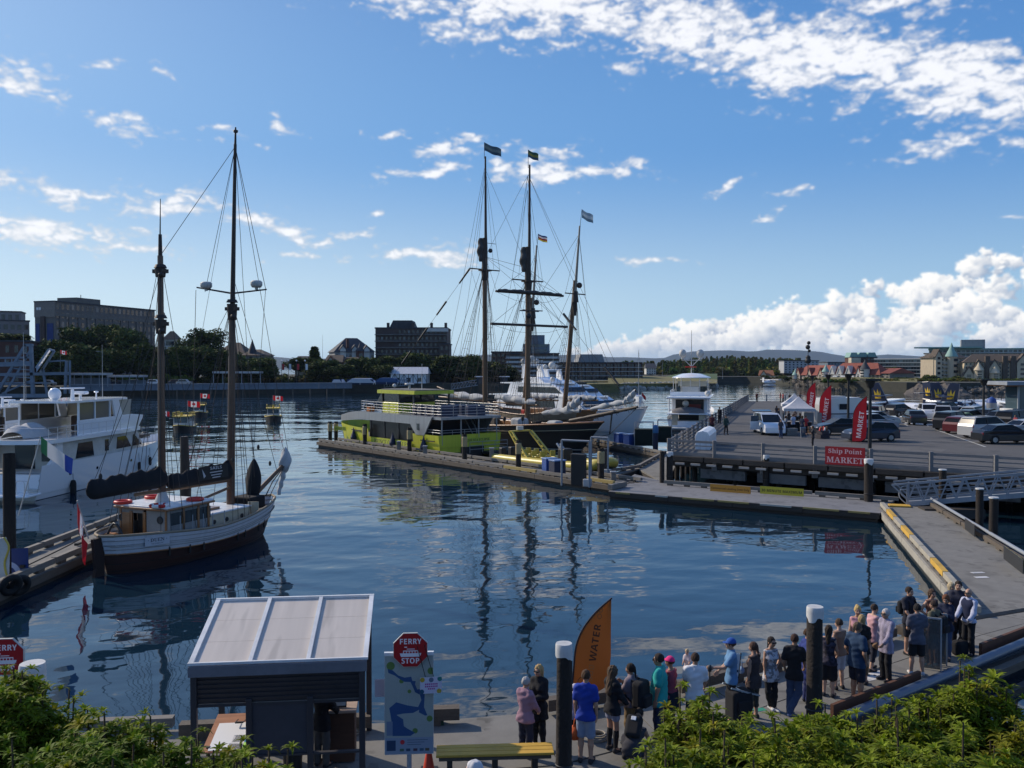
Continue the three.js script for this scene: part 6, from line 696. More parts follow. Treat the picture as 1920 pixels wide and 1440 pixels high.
{const tan=mat('tanWall',col(.60,.50,.35),{map:'streak',roughness:.95}),tr=K.roofBrown,q=building('apartment_house','tan gabled apartment house with green turret on the right shore',{l:[1750,322],r:[1812,328],top:671,depth:6,floors:6,cols:9,ww:.4,wall:tan,roof:'hip',rh:2.2,roofM:tr,base:3.4});gableOn(q,q.w*.1,3,q.h+.8,2,tan,tr,1,1,5);turret(q,q.w*.5,2,q.h+.5,5.4,tan,K.copper,.6);for(let i=0;i<5;i++)for(const x of[.3,.75])B().box(1.8,.3,1,q.w*x,q.h*(i+.6)/ 6,.5).mesh('balcony',K.offwhite,q.t);
const e=building('apartment_house','tan gabled apartment house with bay turrets beside the seaplane terminal',{l:[1808,318],r:[1935,312],top:679,depth:7,floors:5,cols:16,ww:.4,wall:tan,roof:'hip',rh:3,roofM:tr,base:3.4});for(const[x,w]of[[.06,3.2],[.2,3.6],[.44,3.4],[.86,4]]){gableOn(e,e.w*x,w,e.h -(x<.1?4.5:x<.5?2:0),2.6,tan,tr,1.2,1,4);}turret(e,e.w*.2,1.6,e.h-3,3,tan,tan,1.6);turret(e,e.w*.44,1.6,e.h-4,3,tan,tan,1.6);for(const x of[.34,.6,.72])B().box(1.6,e.h+2.4,1.4,e.w*x,e.h/2+1,.4).mesh('chimney_stack',K.roofBrown,e.t);}
// ---- the left wharf: wall panels, piles, canopies, parked cars, the steel loading ramp
{
const W=[[128,238],[250,246],[380,254],[500,260],[660,272]].map(([px,D])=>lv(at(px,690,D),0)),t=thing('wharf','blue grey wharf wall on piles along the far left bank','wharf');
for(let i=0;i+1<W.length;i++){const n=Math.round(W[i].distanceTo(W[i+1])/ 5);for(let k=0;k<n;k++){const a=mid(W[i],W[i+1],(k+.01)/ n),b=mid(W[i],W[i+1],(k+.99)/ n);const m=B();m.bar(lv(a,2.55),lv(b,2.55),.4,1.7);m.mesh('wall_panel',K.blueGrey,t);const c=B();c.bar(lv(a,3.5),lv(b,3.5),.7,.2);m&&c.mesh('coping',K.greyPaint,t);const p=mid(a,b);B().cyl(.22,.22,2.2,p.x,-.4,p.z+.3,8).mesh('pile',K.timber,t);}}
for(const[l,r,D,top,lb]of[[398,490,262,697,'long flat canopy on posts above the far wharf'],[120,205,240,700,'pale flat roofed walkway beside the loading ramp'],[200,272,246,704,'lower flat roofed walkway on the far wharf']]){const a=at(l,690,D),b=at(r,690,D+2),y=EYE+(690-top)/ F*D,c=thing('canopy',lb,'canopy',V(a.x,2.9,a.z)),w=b.x-a.x;B().box(w,.6,4,w/2,y-3.1,-2).mesh('roof',K.alu,c);for(let i=0;i<=5;i++)B().box(.2,y-3.2,.2,w*i/5,(y-3.2)/ 2,-1).mesh('post',K.greyPaint,c);if(l<390)B().box(w*.96,y-4.2,.2,w/2,(y-4.2)/ 2,-3).mesh('back_wall',K.blueGrey,c);}
const g=thing('loading_ramp','blue grey steel ferry loading ramp with lattice towers at left','loading ramp',V(0,0,0)),st=mat('rampSteel',col(.20,.25,.31),{roughness:.55,map:'grime'}),P=(px,py,d=0)=>at(px,py,232+d);
const beam=(a,b,w,nm='beam')=>B().bar(a,b,w,w).mesh(nm,st,g);
for(const d of[0,7]){beam(P(48,646,d),P(-4,735,d),.7);beam(P(58,646,d),P(62,740,d),.8);beam(P(44,647,d),P(62,647,d),.7);beam(P(60,652,d),P(10,738,d),.5);for(let i=1;i<6;i++)beam(P(lerp(48,-4,i/6),lerp(646,735,i/6),d),P(60,lerp(650,738,i/6),d),.3,'brace');beam(P(-40,672,d),P(60,670,d),.5);beam(P(-40,684,d),P(60,682,d),1.2);beam(P(-40,703,d),P(130,700,d),.8);for(let i=0;i<8;i++)beam(P(-38+i*12,672,d),P(-38+i*12,684,d),.25,'brace');beam(P(125,676,d),P(122,738,d),.6);beam(P(131,676,d),P(131,738,d),.4);beam(P(88,678,d),P(122,676,d),.4);beam(P(80,690,d),P(88,738,d),.5);beam(P(4,738,d),P(62,712,d),.4);beam(P(-30,718,d),P(90,718,d),.4,'brace');beam(P(-30,742,d),P(90,742,d),1.0);}
{const a=P(68,690),b=P(92,655),c=P(102,658),d=P(76,698),m=B();m.grid((u,v)=>{const p=a.clone().lerp(b,u).lerp(d.clone().lerp(c,u),v);return[p.x,p.y,p.z+v*2];},1,1,0).bar(a,b,.5).bar(d,c,.5).bar(b,c,.5);for(let i=1;i<6;i++)m.bar(mid(a,b,i/6),mid(d,c,i/6).add(V(0,0,2)),.2);m.mesh('raised_apron',mat('apronSteel',col(.36,.40,.45),{roughness:.5,map:'streak'}),g);}
flagOn('tiny red flag among the trees beside the loading ramp',at(113,700,236),at(113,656,236),1.6,1.0,flagCA,.4);
for(const[i,px,D,w]of[[0,82,240,3.4],[1,152,244,4.4],[2,205,246,4.4],[3,243,248,4.6],[4,280,250,4.5],[5,322,254,4.6],[6,338,253,4.4]]){const p=at(px,719,D),t2=thing('parked_car','car with glinting windscreen on the far wharf, '+nth[i]+' from the left','car',V(p.x,3.1,p.z-3),.2*(i % 3),'cars on the far wharf');B().rbox(w,.8,1.8,.2,0,.6,0).prism([[-w*.38,0],[w*.3,0],[w*.16,.65],[-w*.28,.65]],1.6,M4.makeTranslation(0,.98,0),.05).mesh('body',[K.silver,K.white,K.navy,K.silver,K.white,K.slate,K.silver][i],t2);for(const x of[-w*.3,w*.3])B().put(new THREE.CylinderGeometry(.32,.32,1.84,12),x,.32,0,0,Math.PI/2).mesh('wheel',K.rubber,t2);B().prism([[-w*.34,0],[w*.26,0],[w*.14,.5],[-w*.26,.5]],1.64,M4.makeTranslation(0,1.06,0)).mesh('windows',K.glass,t2);}
for(const[i,px]of[[0,505],[1,528],[2,541],[3,556],[4,572]]){const p=at(px,690,276),t2=thing('lamp_post','banner hung lamp post on the far quay, '+nth[i]+' from the left','lamp post',V(p.x,2.9,p.z),0,'banner lamp posts on the far quay');B().rod(V(0,0,0),V(0,7.5,0),.1,.06,6).mesh('post',K.darkMetal,t2);B().ball(.28,0,7.6,0).mesh('globe',K.white,t2);B().box(.7,1.9,.05,.5,5.6,0).mesh('banner',i % 2?K.red:K.white,t2);}
for(const[i,px,D,top,r]of[[0,605,300,628,.06],[1,192,262,660,.09],[2,1300,400,672,.12],[3,1355,440,690,.12],[4,1242,420,676,.1]]){const p=at(px,690,D);const t2=thing('mast',['thin radio mast against the sky over the far trees','tall street lamp by the far wharf canopy','tall pale pole on the shore left of the stern facing yacht\'s mast','tall pale pole on the shore right of the stern facing yacht','tall bent lamp pole on the dry lawn'][i],'pole',V(p.x,2.5,p.z));const H=EYE+(690-top)/ F*D-2.5;B().rod(V(0,0,0),V(0,H,0),r,r*.5,6).mesh('pole',i?K.greyPaint:K.darkMetal,t2);if(i)B().rod(V(0,H,0),V(-1.2,H+.15,0),r*.5,r*.4,5).rbox(.9,.14,.3,.05,-1.5,H+.15,0).mesh('lamp_arm',K.greyPaint,t2);}
const tr=(l,r,D,y0,y1,lb)=>{const a=at(l,y0,D),b=at(r,y1,D),q=thing('gangway',lb,'gangway');for(const o of[0,1.8])B().bar(a.clone().add(V(0,o,0)),b.clone().add(V(0,o,0)),.25).mesh('chord',K.greyPaint,q);for(let i=0;i<9;i++)B().bar(mid(a,b,i/9),mid(a,b,(i+1)/ 9).add(V(0,1.8,0)),.15).bar(mid(a,b,i/9).add(V(0,1.8,0)),mid(a,b,i/9),.12).mesh('strut',K.greyPaint,q);};tr(846,896,288,730,722,'small grey truss gangway on the far bank behind the tall ship');tr(720,765,276,726,722,'small grey truss gangway below the half timbered hall');
for(const[i,px,top]of[[0,900,712],[1,946,712]]){const p=at(px,690,282),q=thing('kiosk',['small kiosk with white roof left of the tall ship\'s main mast','small kiosk with white roof right of the tall ship\'s main mast'][i],'kiosk',V(p.x,2.9,p.z));B().box(2,2.2,2,0,1.1,0).mesh('wall',K.slate,q);B().rbox(3.4,.3,2.6,.1,0,2.4,0).mesh('roof',K.white,q);}
}
scene.fog=new THREE.FogExp2(new THREE.Color().setRGB(.5,.68,.98),4.5e-5);
// ---------------------------------------------------------------- people: one smooth body each, clothes and hair as children
function netMesh(sdf,lo,hi,cell){
const nx=Math.ceil((hi[0]- lo[0])/ cell)+1,ny=Math.ceil((hi[1]- lo[1])/ cell)+1,nz=Math.ceil((hi[2]- lo[2])/ cell)+1,f=new Float32Array(nx*ny*nz),id=new Int32Array(nx*ny*nz).fill(-1),I=(x,y,z)=>(z*ny+y)*nx+x;
for(let z=0;z<nz;z++)for(let y=0;y<ny;y++)for(let x=0;x<nx;x++)f[I(x,y,z)]=sdf(lo[0]+x*cell,lo[1]+y*cell,lo[2]+z*cell);
const pos=[],idx=[];
for(let z=0;z<nz-1;z++)for(let y=0;y<ny-1;y++)for(let x=0;x<nx-1;x++){
let m=0;const c=[];for(let k=0;k<8;k++){const v=f[I(x+(k&1),y+(k>>1&1),z+(k>>2))];c.push(v);if(v<0)m|=1<<k;}if(m===0||m===255)continue;
let sx=0,sy=0,sz=0,n=0;for(const[a,b]of NETE){if((c[a]<0)===(c[b]<0))continue;const t=c[a]/(c[a]- c[b]);sx+=(a&1)+t*((b&1)-(a&1));sy+=(a>>1&1)+t*((b>>1&1)-(a>>1&1));sz+=(a>>2)+t*((b>>2)-(a>>2));n++;}
id[I(x,y,z)]=pos.length/3;pos.push(lo[0]+(x+sx/n)*cell,lo[1]+(y+sy/n)*cell,lo[2]+(z+sz/n)*cell);
}
const quad=(a,b,c,d,flip)=>{if(a<0||b<0||c<0||d<0)return;if(flip)idx.push(a,c,b,a,d,c);else idx.push(a,b,c,a,c,d);};
for(let z=1;z<nz-1;z++)for(let y=1;y<ny-1;y++)for(let x=1;x<nx-1;x++){const v=f[I(x,y,z)]<0;if(v !==f[I(x+1,y,z)]<0)quad(id[I(x,y-1,z-1)],id[I(x,y,z-1)],id[I(x,y,z)],id[I(x,y-1,z)],!v);if(v !==f[I(x,y+1,z)]<0)quad(id[I(x-1,y,z-1)],id[I(x-1,y,z)],id[I(x,y,z)],id[I(x,y,z-1)],!v);if(v !==f[I(x,y,z+1)]<0)quad(id[I(x-1,y-1,z)],id[I(x,y-1,z)],id[I(x,y,z)],id[I(x-1,y,z)],!v);}
const g=new THREE.BufferGeometry();g.setAttribute('position',new THREE.Float32BufferAttribute(pos,3));g.setIndex(idx);g.computeVertexNormals();return g;
}
const NETE=[[0,1],[2,3],[4,5],[6,7],[0,2],[1,3],[4,6],[5,7],[0,4],[1,5],[2,6],[3,7]];
const smin=(a,b,k)=>{const h=Math.max(k-Math.abs(a-b),0)/ k;return Math.min(a,b)- h*h*k*.25;};
function capsule(c,x,y,z){const ax=c[0],ay=c[1],az=c[2],bx=c[3]- ax,by=c[4]- ay,bz=c[5]- az,px=x-ax,py=y-ay,pz=z-az,t=clamp((px*bx+py*by+pz*bz)/(bx*bx+by*by+bz*bz+1e-9)),qx=px-bx*t,qy=py-by*t,qz=(pz-bz*t)*(c[8]||1);return Math.sqrt(qx*qx+qy*qy+qz*qz)- lerp(c[6],c[7],t);}
const cap=(a,b,ra,rb,fz)=>[a.x,a.y,a.z,b.x,b.y,b.z,ra,rb,fz];
function capsMesh(list,cell,k,grow=0,wob=0,cut){
const lo=[1e9,1e9,1e9],hi=[-1e9,-1e9,-1e9];for(const c of list)for(let i=0;i<3;i++)for(const[p,r]of[[c[i],c[6]],[c[i+3],c[7]]]){lo[i]=Math.min(lo[i],p-r-grow-cell*2.5-wob);hi[i]=Math.max(hi[i],p+r+grow+cell*2.5+wob);}
return netMesh((x,y,z)=>{let d=1e9;for(const c of list)d=smin(d,capsule(c,x,y,z),k);d -=grow;if(wob)d+=wob*(Math.sin(x*31+y*17)*Math.sin(y*23+z*27)+.6*Math.sin(y*52+x*21+z*13));if(cut)d=Math.max(d,cut(x,y,z));return d;},lo,hi,cell);
}
const ell=(x,y,z,cx,cy,cz,a,b,c)=>{const px=(x-cx)/ a,py=(y-cy)/ b,pz=(z-cz)/ c,l=Math.sqrt(px*px+py*py+pz*pz);return(l-1)*Math.min(a,b,c);};
function headSdf(x,y,z){
let d=ell(x,y,z,0,.022,-.012,.074,.095,.092);d=smin(d,ell(x,y,z,0,-.045,.03,.052,.068,.055),.05);
d=smin(d,capsule([0,.012,.083,0,-.024,.103,.009,.014],x,y,z),.02);d=smin(d,capsule([-.03,.028,.07,.03,.028,.07,.013,.013],x,y,z),.02);
for(const s of[-1,1]){d=-smin(-d,ell(x,y,z,s*.03,.006,.093,.017,.012,.016),.012);d=smin(d,ell(x,y,z,s*.029,.005,.072,.012,.011,.012),.004);d=smin(d,ell(x,y,z,s*.077,-.004,-.008,.009,.031,.02),.012);d=smin(d,ell(x,y,z,s*.038,-.03,.06,.02,.02,.02),.03);}
d=smin(d,capsule([-.017,-.057,.079,.017,-.057,.079,.009,.009],x,y,z),.012);d=-smin(-d,capsule([-.018,-.0565,.091,.018,-.0565,.091,.0035,.0035],x,y,z),.006);return d;
}
const headGeo=netMesh(headSdf,[-.11,-.14,-.13],[.11,.14,.14],.0075);
{const p=headGeo.attributes.position,c=new Float32Array(p.count*3);for(let i=0;i<p.count;i++){const x=Math.abs(p.getX(i)),y=p.getY(i),z=p.getZ(i);let k=1,g=1;if(z>.055&&Math.abs(y-.006)<.011&&Math.abs(x-.03)<.016)k=.25;else if(z>.05&&Math.abs(y-.033)<.008&&x>.012&&x<.05)k=.45;else if(z>.06&&Math.abs(y+.057)<.012&&x<.024){k=.85;g=.7;}c.set([k,k*g,k*g],i*3);}headGeo.setAttribute('color',new THREE.BufferAttribute(c,3));}
function handGeoOf(curl){
const L=[];const F4=[[-.030,.066,.0088],[-.010,.078,.0092],[.010,.073,.009],[.029,.058,.0078]];L.push([-.02,-.02,0,-.024,-.085,.004,.024,.020,1.5],[.016,-.02,0,.020,-.082,.004,.024,.019,1.5]);
for(const[x,l,r]of F4){let p=V(x,-.088,.004),a=.12+curl*.35;for(const[k,s]of[[.45,1],[.32,1.6],[.25,1.6]]){const q=p.clone().add(V(x*.08,-Math.cos(a)*l*k,Math.sin(a)*l*k));L.push(cap(p,q,r,r*.92));p=q;a+=.18+curl*.55*s;}}
const t0=V(-.034,-.03,.008),t1=V(-.055,-.06,.018),t2=V(-.056+curl*.02,-.088,.03+curl*.012);L.push(cap(t0,t1,.014,.0115),cap(t1,t2,.011,.0085));
return netMesh((x,y,z)=>{let d=1e9;for(let i=0;i<L.length;i++)d=smin(d,capsule(L[i],x,y,z),i<2?.02:.004);return d;},[-.085,-.2,-.05],[.07,.02,.12],.0068);
}
const HANDS=[handGeoOf(.25),handGeoOf(1.0)];
const white3=(g)=>{const c=new Float32Array(g.attributes.position.count*3).fill(1);g.setAttribute('color',new THREE.BufferAttribute(c,3));return g;};HANDS.forEach(white3);
const HAIR={};
function hairGeo(style){
if(HAIR[style])return HAIR[style];const box=[[-.16,-.5,-.26],[.16,.2,.16]],wv=(x,y,z)=>.004*Math.sin(x*90+y*30)*Math.sin(z*70);
const face=(x,y,z,lim)=>Math.max(z-lim+y*-.25,-.06-y),capS=(x,y,z,g)=>ell(x,y,z,0,.028,-.018,.078+g,.097+g,.094+g);
const S={
short:(x,y,z)=>Math.max(capS(x,y,z,.010),z-.045-y*.35,-.035-y-z*.2)+wv(x,y,z),
fringe:(x,y,z)=>Math.max(capS(x,y,z,.006),z-.0,y-.045,-.04-y),
bob:(x,y,z)=>Math.max(smin(capS(x,y,z,.016),capsule([0,.0,-.04,0,-.08,-.04,.085,.08],x,y,z),.03),z-.05-y*.35,-.11-y)+wv(x,y,z),
long:(x,y,z)=>{let d=Math.max(capS(x,y,z,.014),z-.05-y*.35);d=smin(d,capsule([0,.0,-.05,0,-.3,-.105,.085,.06,1.5],x,y,z),.04);return Math.max(d,z-.055-y*.35)+wv(x,y,z)*1.6;},
verylong:(x,y,z)=>{let d=Math.max(capS(x,y,z,.018),z-.05-y*.35);d=smin(d,capsule([0,.0,-.05,0,-.38,-.13,.1,.085,1.5],x,y,z),.05);return Math.max(d,z-.055-y*.35)+wv(x,y,z)*2;},
pony:(x,y,z)=>{let d=Math.max(capS(x,y,z,.010),z-.045-y*.35,-.05-y);d=smin(d,capsule([0,.05,-.11,0,-.16,-.155,.03,.018],x,y,z),.03);return d+wv(x,y,z);},
bun:(x,y,z)=>{let d=Math.max(capS(x,y,z,.012),z-.045-y*.35,-.05-y);return smin(d,ell(x,y,z,0,.115,-.075,.045,.04,.045),.02)+wv(x,y,z);},
cap:(x,y,z)=>{let d=Math.max(capS(x,y,z,.016),.03-y);d=smin(d,Math.max(ell(x,y,z,0,.035,.1,.075,.012,.075),-z+.02),.012);return d;},
};
const g=netMesh(S[style],box[0],box[1],.0085);return HAIR[style]=boxUV(g.toNonIndexed()&&g);
}
const skinM={};function skin(c){const k='skin'+c;return skinM[k]??=new THREE.MeshPhysicalMaterial({name:k,color:col(...[[.42,.24,.16],[.34,.19,.12],[.24,.13,.085],[.5,.31,.22]][c]),vertexColors:true,roughness:.6,sheen:.2});}
const clothC={};function clothM(c,mp='cloth'){const k=mp+c.join('_');return clothC[k]??=new THREE.MeshPhysicalMaterial({name:k,color:col(...c),roughness:.92,map:T[mp],bumpMap:T.cloth,bumpScale:.012});}
const ARM={down:[[.13,-1,.02],[.02,-1,.18]],back:[[.2,-1,-.18],[-.1,-1,.05]],pocket:[[.24,-.95,-.12],[-.14,-.85,.4]],fold:[[.14,-.95,.2],[-.62,-.12,.7]],cross:[[.2,-.9,.25],[-.9,.12,.45]],hips:[[.55,-.8,-.2],[-.62,-.5,.4]],phone:[[.1,-.85,.35],[-.3,.5,.8]],raise:[[.75,-.1,.5],[-.62,.8,.1]],hold:[[.12,-.75,.6],[0,-.05,1]],low:[[.12,-.9,.35],[-.05,-.7,.7]],wide:[[.45,-.75,.45],[.1,-.25,.95]],behind:[[.25,-.9,-.3],[-.5,-.6,-.3]]};
function person(o){
const H=o.h,cell=o.cell||.021,foot=o.at||on(o.p[0],o.p[1],o.y??DK),t=thing('person',o.label,'person',foot,o.ry,o.group),fem=o.fem?1:0,fat=o.fat||1,s=H/1.75;
const lean=o.lean||0,st=o.stance??.1,cro=o.crouch,kid=o.kid?1:0;
const hipY=cro?.30*s:H*(kid?.47:.52),hip=V(0,hipY,cro?-.1*s:0),ln=cro?.75:lean,neck=hip.clone().add(V(0,Math.cos(ln)*(H-hipY-.255*s)*(cro?.36:1),Math.sin(ln)*(cro?.62*s:H-hipY-.25*s)));if(cro)neck.y=Math.min(neck.y,.72*s);const chest=hip.clone().lerp(neck,.66);
const shW=(.162-.022*fem-.05*kid)*s*Math.sqrt(fat),head=neck.clone().add(V(0,.135*s+.02,.025+(cro?.1:0)+Math.sin(ln)*.08));
const body=[],top=[],low=[],shoes=[],sk=[];
for(const sd of[1,-1]){
const step=(o.step||0)*sd,hp=hip.clone().add(V(sd*.085*s*Math.sqrt(fat),-.02,0));let kn,an;
if(cro){kn=hp.clone().add(V(sd*.12*s,.12*s,.34*s));an=V(kn.x,.09*s,sd>0?.16*s:-.02*s);if(sd<0){kn.y=.16*s;}}
else{an=V(sd*st*s,.085*s,step*.38*s);kn=hp.clone().lerp(an,.5).add(V(0,0,.025+Math.abs(step)*.05));if(o.cross&&sd<0){an.x=st*.8*s;an.z -=.12*s;}}
const th=.082*s*Math.sqrt(fat),kr=.055*s*fat**.4,ar=.037*s;body.push(cap(hp,kn,th,kr),cap(kn,mid(kn,an,.35),kr*.96,.055*s*fat**.4),cap(mid(kn,an,.35),an,.055*s*fat**.4,ar));
const toe=an.clone().add(V(sd*.03,-.045*s,.15*s));if(cro&&sd<0)toe.set(an.x,.04*s,an.z+.14*s);body.push(cap(an,toe.clone().add(V(0,0,-.05)),ar,.03*s));shoes.push(cap(an.clone().add(V(0,-.045*s,-.03*s)),toe,.042*s,.036*s),cap(an.clone().add(V(0,-.035*s,-.03*s)),an.clone().add(V(0,.0,-.005)),.042*s,.04*s));
const bt=o.bottom?.type||'pants';if(bt==='pants')low.push(cap(hp,kn,th,kr*1.08),cap(kn,an.clone().add(V(0,.015,0)),kr*1.08,.058*s));else if(bt==='tight')low.push(cap(hp,kn,th,kr),cap(kn,mid(kn,an,.35),kr,.055*s),cap(mid(kn,an,.35),an,.055*s,ar));else if(bt==='shorts')low.push(cap(hp,mid(hp,kn,.86),th*1.04,kr*1.45));else if(bt==='capri')low.push(cap(hp,kn,th,kr*1.1),cap(kn,mid(kn,an,.45),kr*1.05,.058*s));else if(bt==='mini')low.push(cap(hp,mid(hp,kn,.4),th*1.05,th*1.0));else low.push(cap(hp,mid(hp,kn,.95),th*1.25,th*1.35));
}
const wr=(.125-.008*fem)*s*fat,cr=(.14-.015*fem)*s*Math.sqrt(fat),pl=(.12+.012*fem)*s*Math.sqrt(fat),flat=1.35/Math.sqrt(fat);
const trunk=[cap(hip.clone().add(V(-.035*s,0,0)),hip.clone().add(V(.035*s,0,0)),pl,pl,1.2),cap(hip.clone().add(V(0,.06*s,0)),chest,wr,cr,flat),cap(chest.clone().add(V(-shW*.45,.03*s,0)),chest.clone().add(V(shW*.45,.03*s,0)),.1*s,.1*s,1.1)];const shY=neck.clone().add(V(0,-.045*s,-.01));
trunk.push(cap(shY.clone().add(V(-shW*.8,0,0)),shY.clone().add(V(shW*.8,0,0)),.052*s,.052*s));if(fem&&!kid)for(const sd of[1,-1])trunk.push(cap(chest.clone().add(V(sd*.06,.0,.07)),chest.clone().add(V(sd*.06,-.01,.075)),.055*s,.055*s));if(o.belly)trunk.push(cap(hip.clone().add(V(0,.12*s,.05)),hip.clone().add(V(0,.2*s,.06)),o.belly*s,o.belly*s*.95));
body.push(...trunk,cap(neck.clone().add(V(0,-.05*s,-.01)),head.clone().add(V(0,-.07*s,-.015)),.056*s,.05*s));
top.push(...trunk.map((c)=>c.slice()),body[body.length-1].slice(),body[0].slice(),body[4].slice());const hem=o.top?.len||0;if(hem)for(const sd of[1,-1])top.push(cap(hip,hip.clone().add(V(sd*.05,-hem,0)),pl,pl*1.06,1.15));low.push(trunk[0].slice(),trunk[1].slice());
const geos=[];
for(const sd of[1,-1]){
const[u,f]=ARM[(sd>0?o.armL:o.armR)||'down'],sh=shY.clone().add(V(sd*shW,-.028*s,0)),U=V(u[0]*sd,u[1],u[2]).normalize(),G=V(f[0]*sd,f[1],f[2]).normalize();if(cro){U.set(sd*.2,-.8,.55).normalize();G.set(-sd*.1,-.9,.4).normalize();}
const el=sh.clone().addScaledVector(U,.285*s),wrst=el.clone().addScaledVector(G,.235*s),aw=fat**.4;body.push(cap(sh,el,.05*s*aw,.039*s*aw),cap(el,wrst,.039*s*aw,.026*s));
const sl=o.top?.sleeve||'short';if(sl==='short')top.push(cap(sh,mid(sh,el,.62),.056*s*aw,.056*s*aw));if(sl==='long')top.push(cap(sh,el,.054*s*aw,.046*s*aw),cap(el,mid(el,wrst,.9),.046*s*aw,.036*s));
const y=G.clone().negate(),z=V(-sd,0,.2).addScaledVector(y,-V(-sd,0,.2).dot(y)).normalize(),x=y.clone().cross(z),m=new THREE.Matrix4().makeBasis(x.multiplyScalar(s),y.multiplyScalar(s),z.multiplyScalar(s)).setPosition(wrst);const hg=HANDS[['fold','phone','hold','raise','cross','wide','low'].includes(sd>0?o.armL:o.armR)?1:0].clone();if(sd<0){hg.scale(-1,1,1);const ix=hg.index.array;for(let i=0;i<ix.length;i+=3){const q=ix[i];ix[i]=ix[i+1];ix[i+1]=q;}}hg.applyMatrix4(m);geos.push(hg);t.userData['hand'+sd]=wrst.clone().addScaledVector(G,.07*s);
}
const bodyG=white3(capsMesh(body,cell,.03));const hs=s*(kid?1.12:1.0),hm=new THREE.Matrix4().compose(head,new THREE.Quaternion().setFromEuler(new THREE.Euler(o.nod||(cro?.9:0),o.look||0,0,'YXZ')),V(hs,hs,hs));geos.push(bodyG,headGeo.clone().applyMatrix4(hm));
const part=(g,m,nm)=>{boxUV(g);const q=new THREE.Mesh(g,m);q.name=nm;q.castShadow=q.receiveShadow=true;t.add(q);return q;};
geos.forEach((g)=>{if(g.attributes.uv)g.deleteAttribute('uv');});part(mergeGeometries(geos),skin(o.skin||0),'body');
const tc=o.top||{},bc=o.bottom||{};const yCut=neck.y+(tc.sleeve==='none'?-.012*s:.05),hemY=hipY -(tc.len||.05);
if(tc.c)part(capsMesh(top,cell,.045,.02*s,.0065,(x,y)=>Math.max(y-yCut,cro?-1:hemY-y)),clothM(tc.c,tc.map),tc.name||'shirt');
if(bc.c)part(capsMesh(low,cell,.045,.013*s,.0035,(x,y)=>cro?-1:y-hipY-.07*s),clothM(bc.c),bc.name||(bc.type==='shorts'||bc.type==='mini'?'shorts':bc.type==='skirt'?'skirt':'trousers'));
if(o.socks)part(capsMesh(body.slice(0,8).filter((c,i)=>[1,2,5,6].includes(i)),cell,.02,.006),clothM(o.socks),'stockings');
part(capsMesh(shoes,cell*.9,.03,0,0,(x,y)=>.004-y),clothM(o.shoe||[.03,.03,.035]),'shoes');
if(o.hair){const q=new THREE.Mesh(hairGeo(o.hair[0]),clothM(o.hair[1]));q.name=o.hair[0]==='cap'?'cap':'hair';q.applyMatrix4(hm);q.castShadow=true;t.add(q);if(o.hair[2]){const r=new THREE.Mesh(hairGeo('short'),clothM(o.hair[2]));r.name='hair';r.applyMatrix4(hm);t.add(r);}}
if(o.glasses){const g=B();g.rbox(.125,.035,.02,.012,0,.008,.098).bar(V(.062,.012,.09),V(.078,.01,-.01),.006).bar(V(-.062,.012,.09),V(-.078,.01,-.01),.006);const q=g.mesh('sunglasses',K.black,t);q.applyMatrix4(hm);if(o.glasses==='up')q.position.y+=.07*s;}
t.userData.shoulder=undefined;const hl=t.userData.hand1,hr=t.userData['hand-1'];delete t.userData.hand1;delete t.userData['hand-1'];delete t.userData.shoulder;t.updateMatrixWorld(true);
return{t,left:hl,right:hr,neck,chest,hip,s,w:(v)=>v.clone().applyMatrix4(t.matrixWorld)};
}
function backpack(P,label,m,k=1){const g=thing('backpack',label,'backpack',P.w(P.chest.clone().add(V(0,-.11,-.225*P.s*Math.sqrt(k)))),P.t.rotation.y);B().rbox(.3*k,.44*k,.2*k,.08,0,0,0,0,0,0,3).mesh('sack',m,g);B().rbox(.22*k,.2*k,.09*k,.04,0,-.08*k,-.12*k,0,0,0,3).mesh('front_pocket',m,g);for(const s of[1,-1])B().tube([V(s*.09,.2*k,.06),V(s*.12,.26,.17),V(s*.12,.2,.34),V(s*.13,-.02,.33),V(s*.13,-.18,.1)],.022,14,6).mesh('strap',m,g);return g;}
function handbag(P,label,m,side,w,h){const q=P.w(side),g=thing('bag',label,'bag',q,P.t.rotation.y+1.2);B().grid((u,v)=>{const a=v*6.28,r=Math.pow(Math.sin(Math.PI*clamp(.08+.9*u)),.55)*(1+.1*Math.sin(a*3+u*6));return[Math.cos(a)*w*.5*r,-.14-h*(1-u),Math.sin(a)*w*.28*r];},12,14,1.2).mesh('sack',m,g);B().tube([V(-w*.25,-.2,0),V(-.02,-.03,0),V(.02,-.03,0),V(w*.25,-.2,0)],.014,14,5).mesh('handle',m,g);return g;}
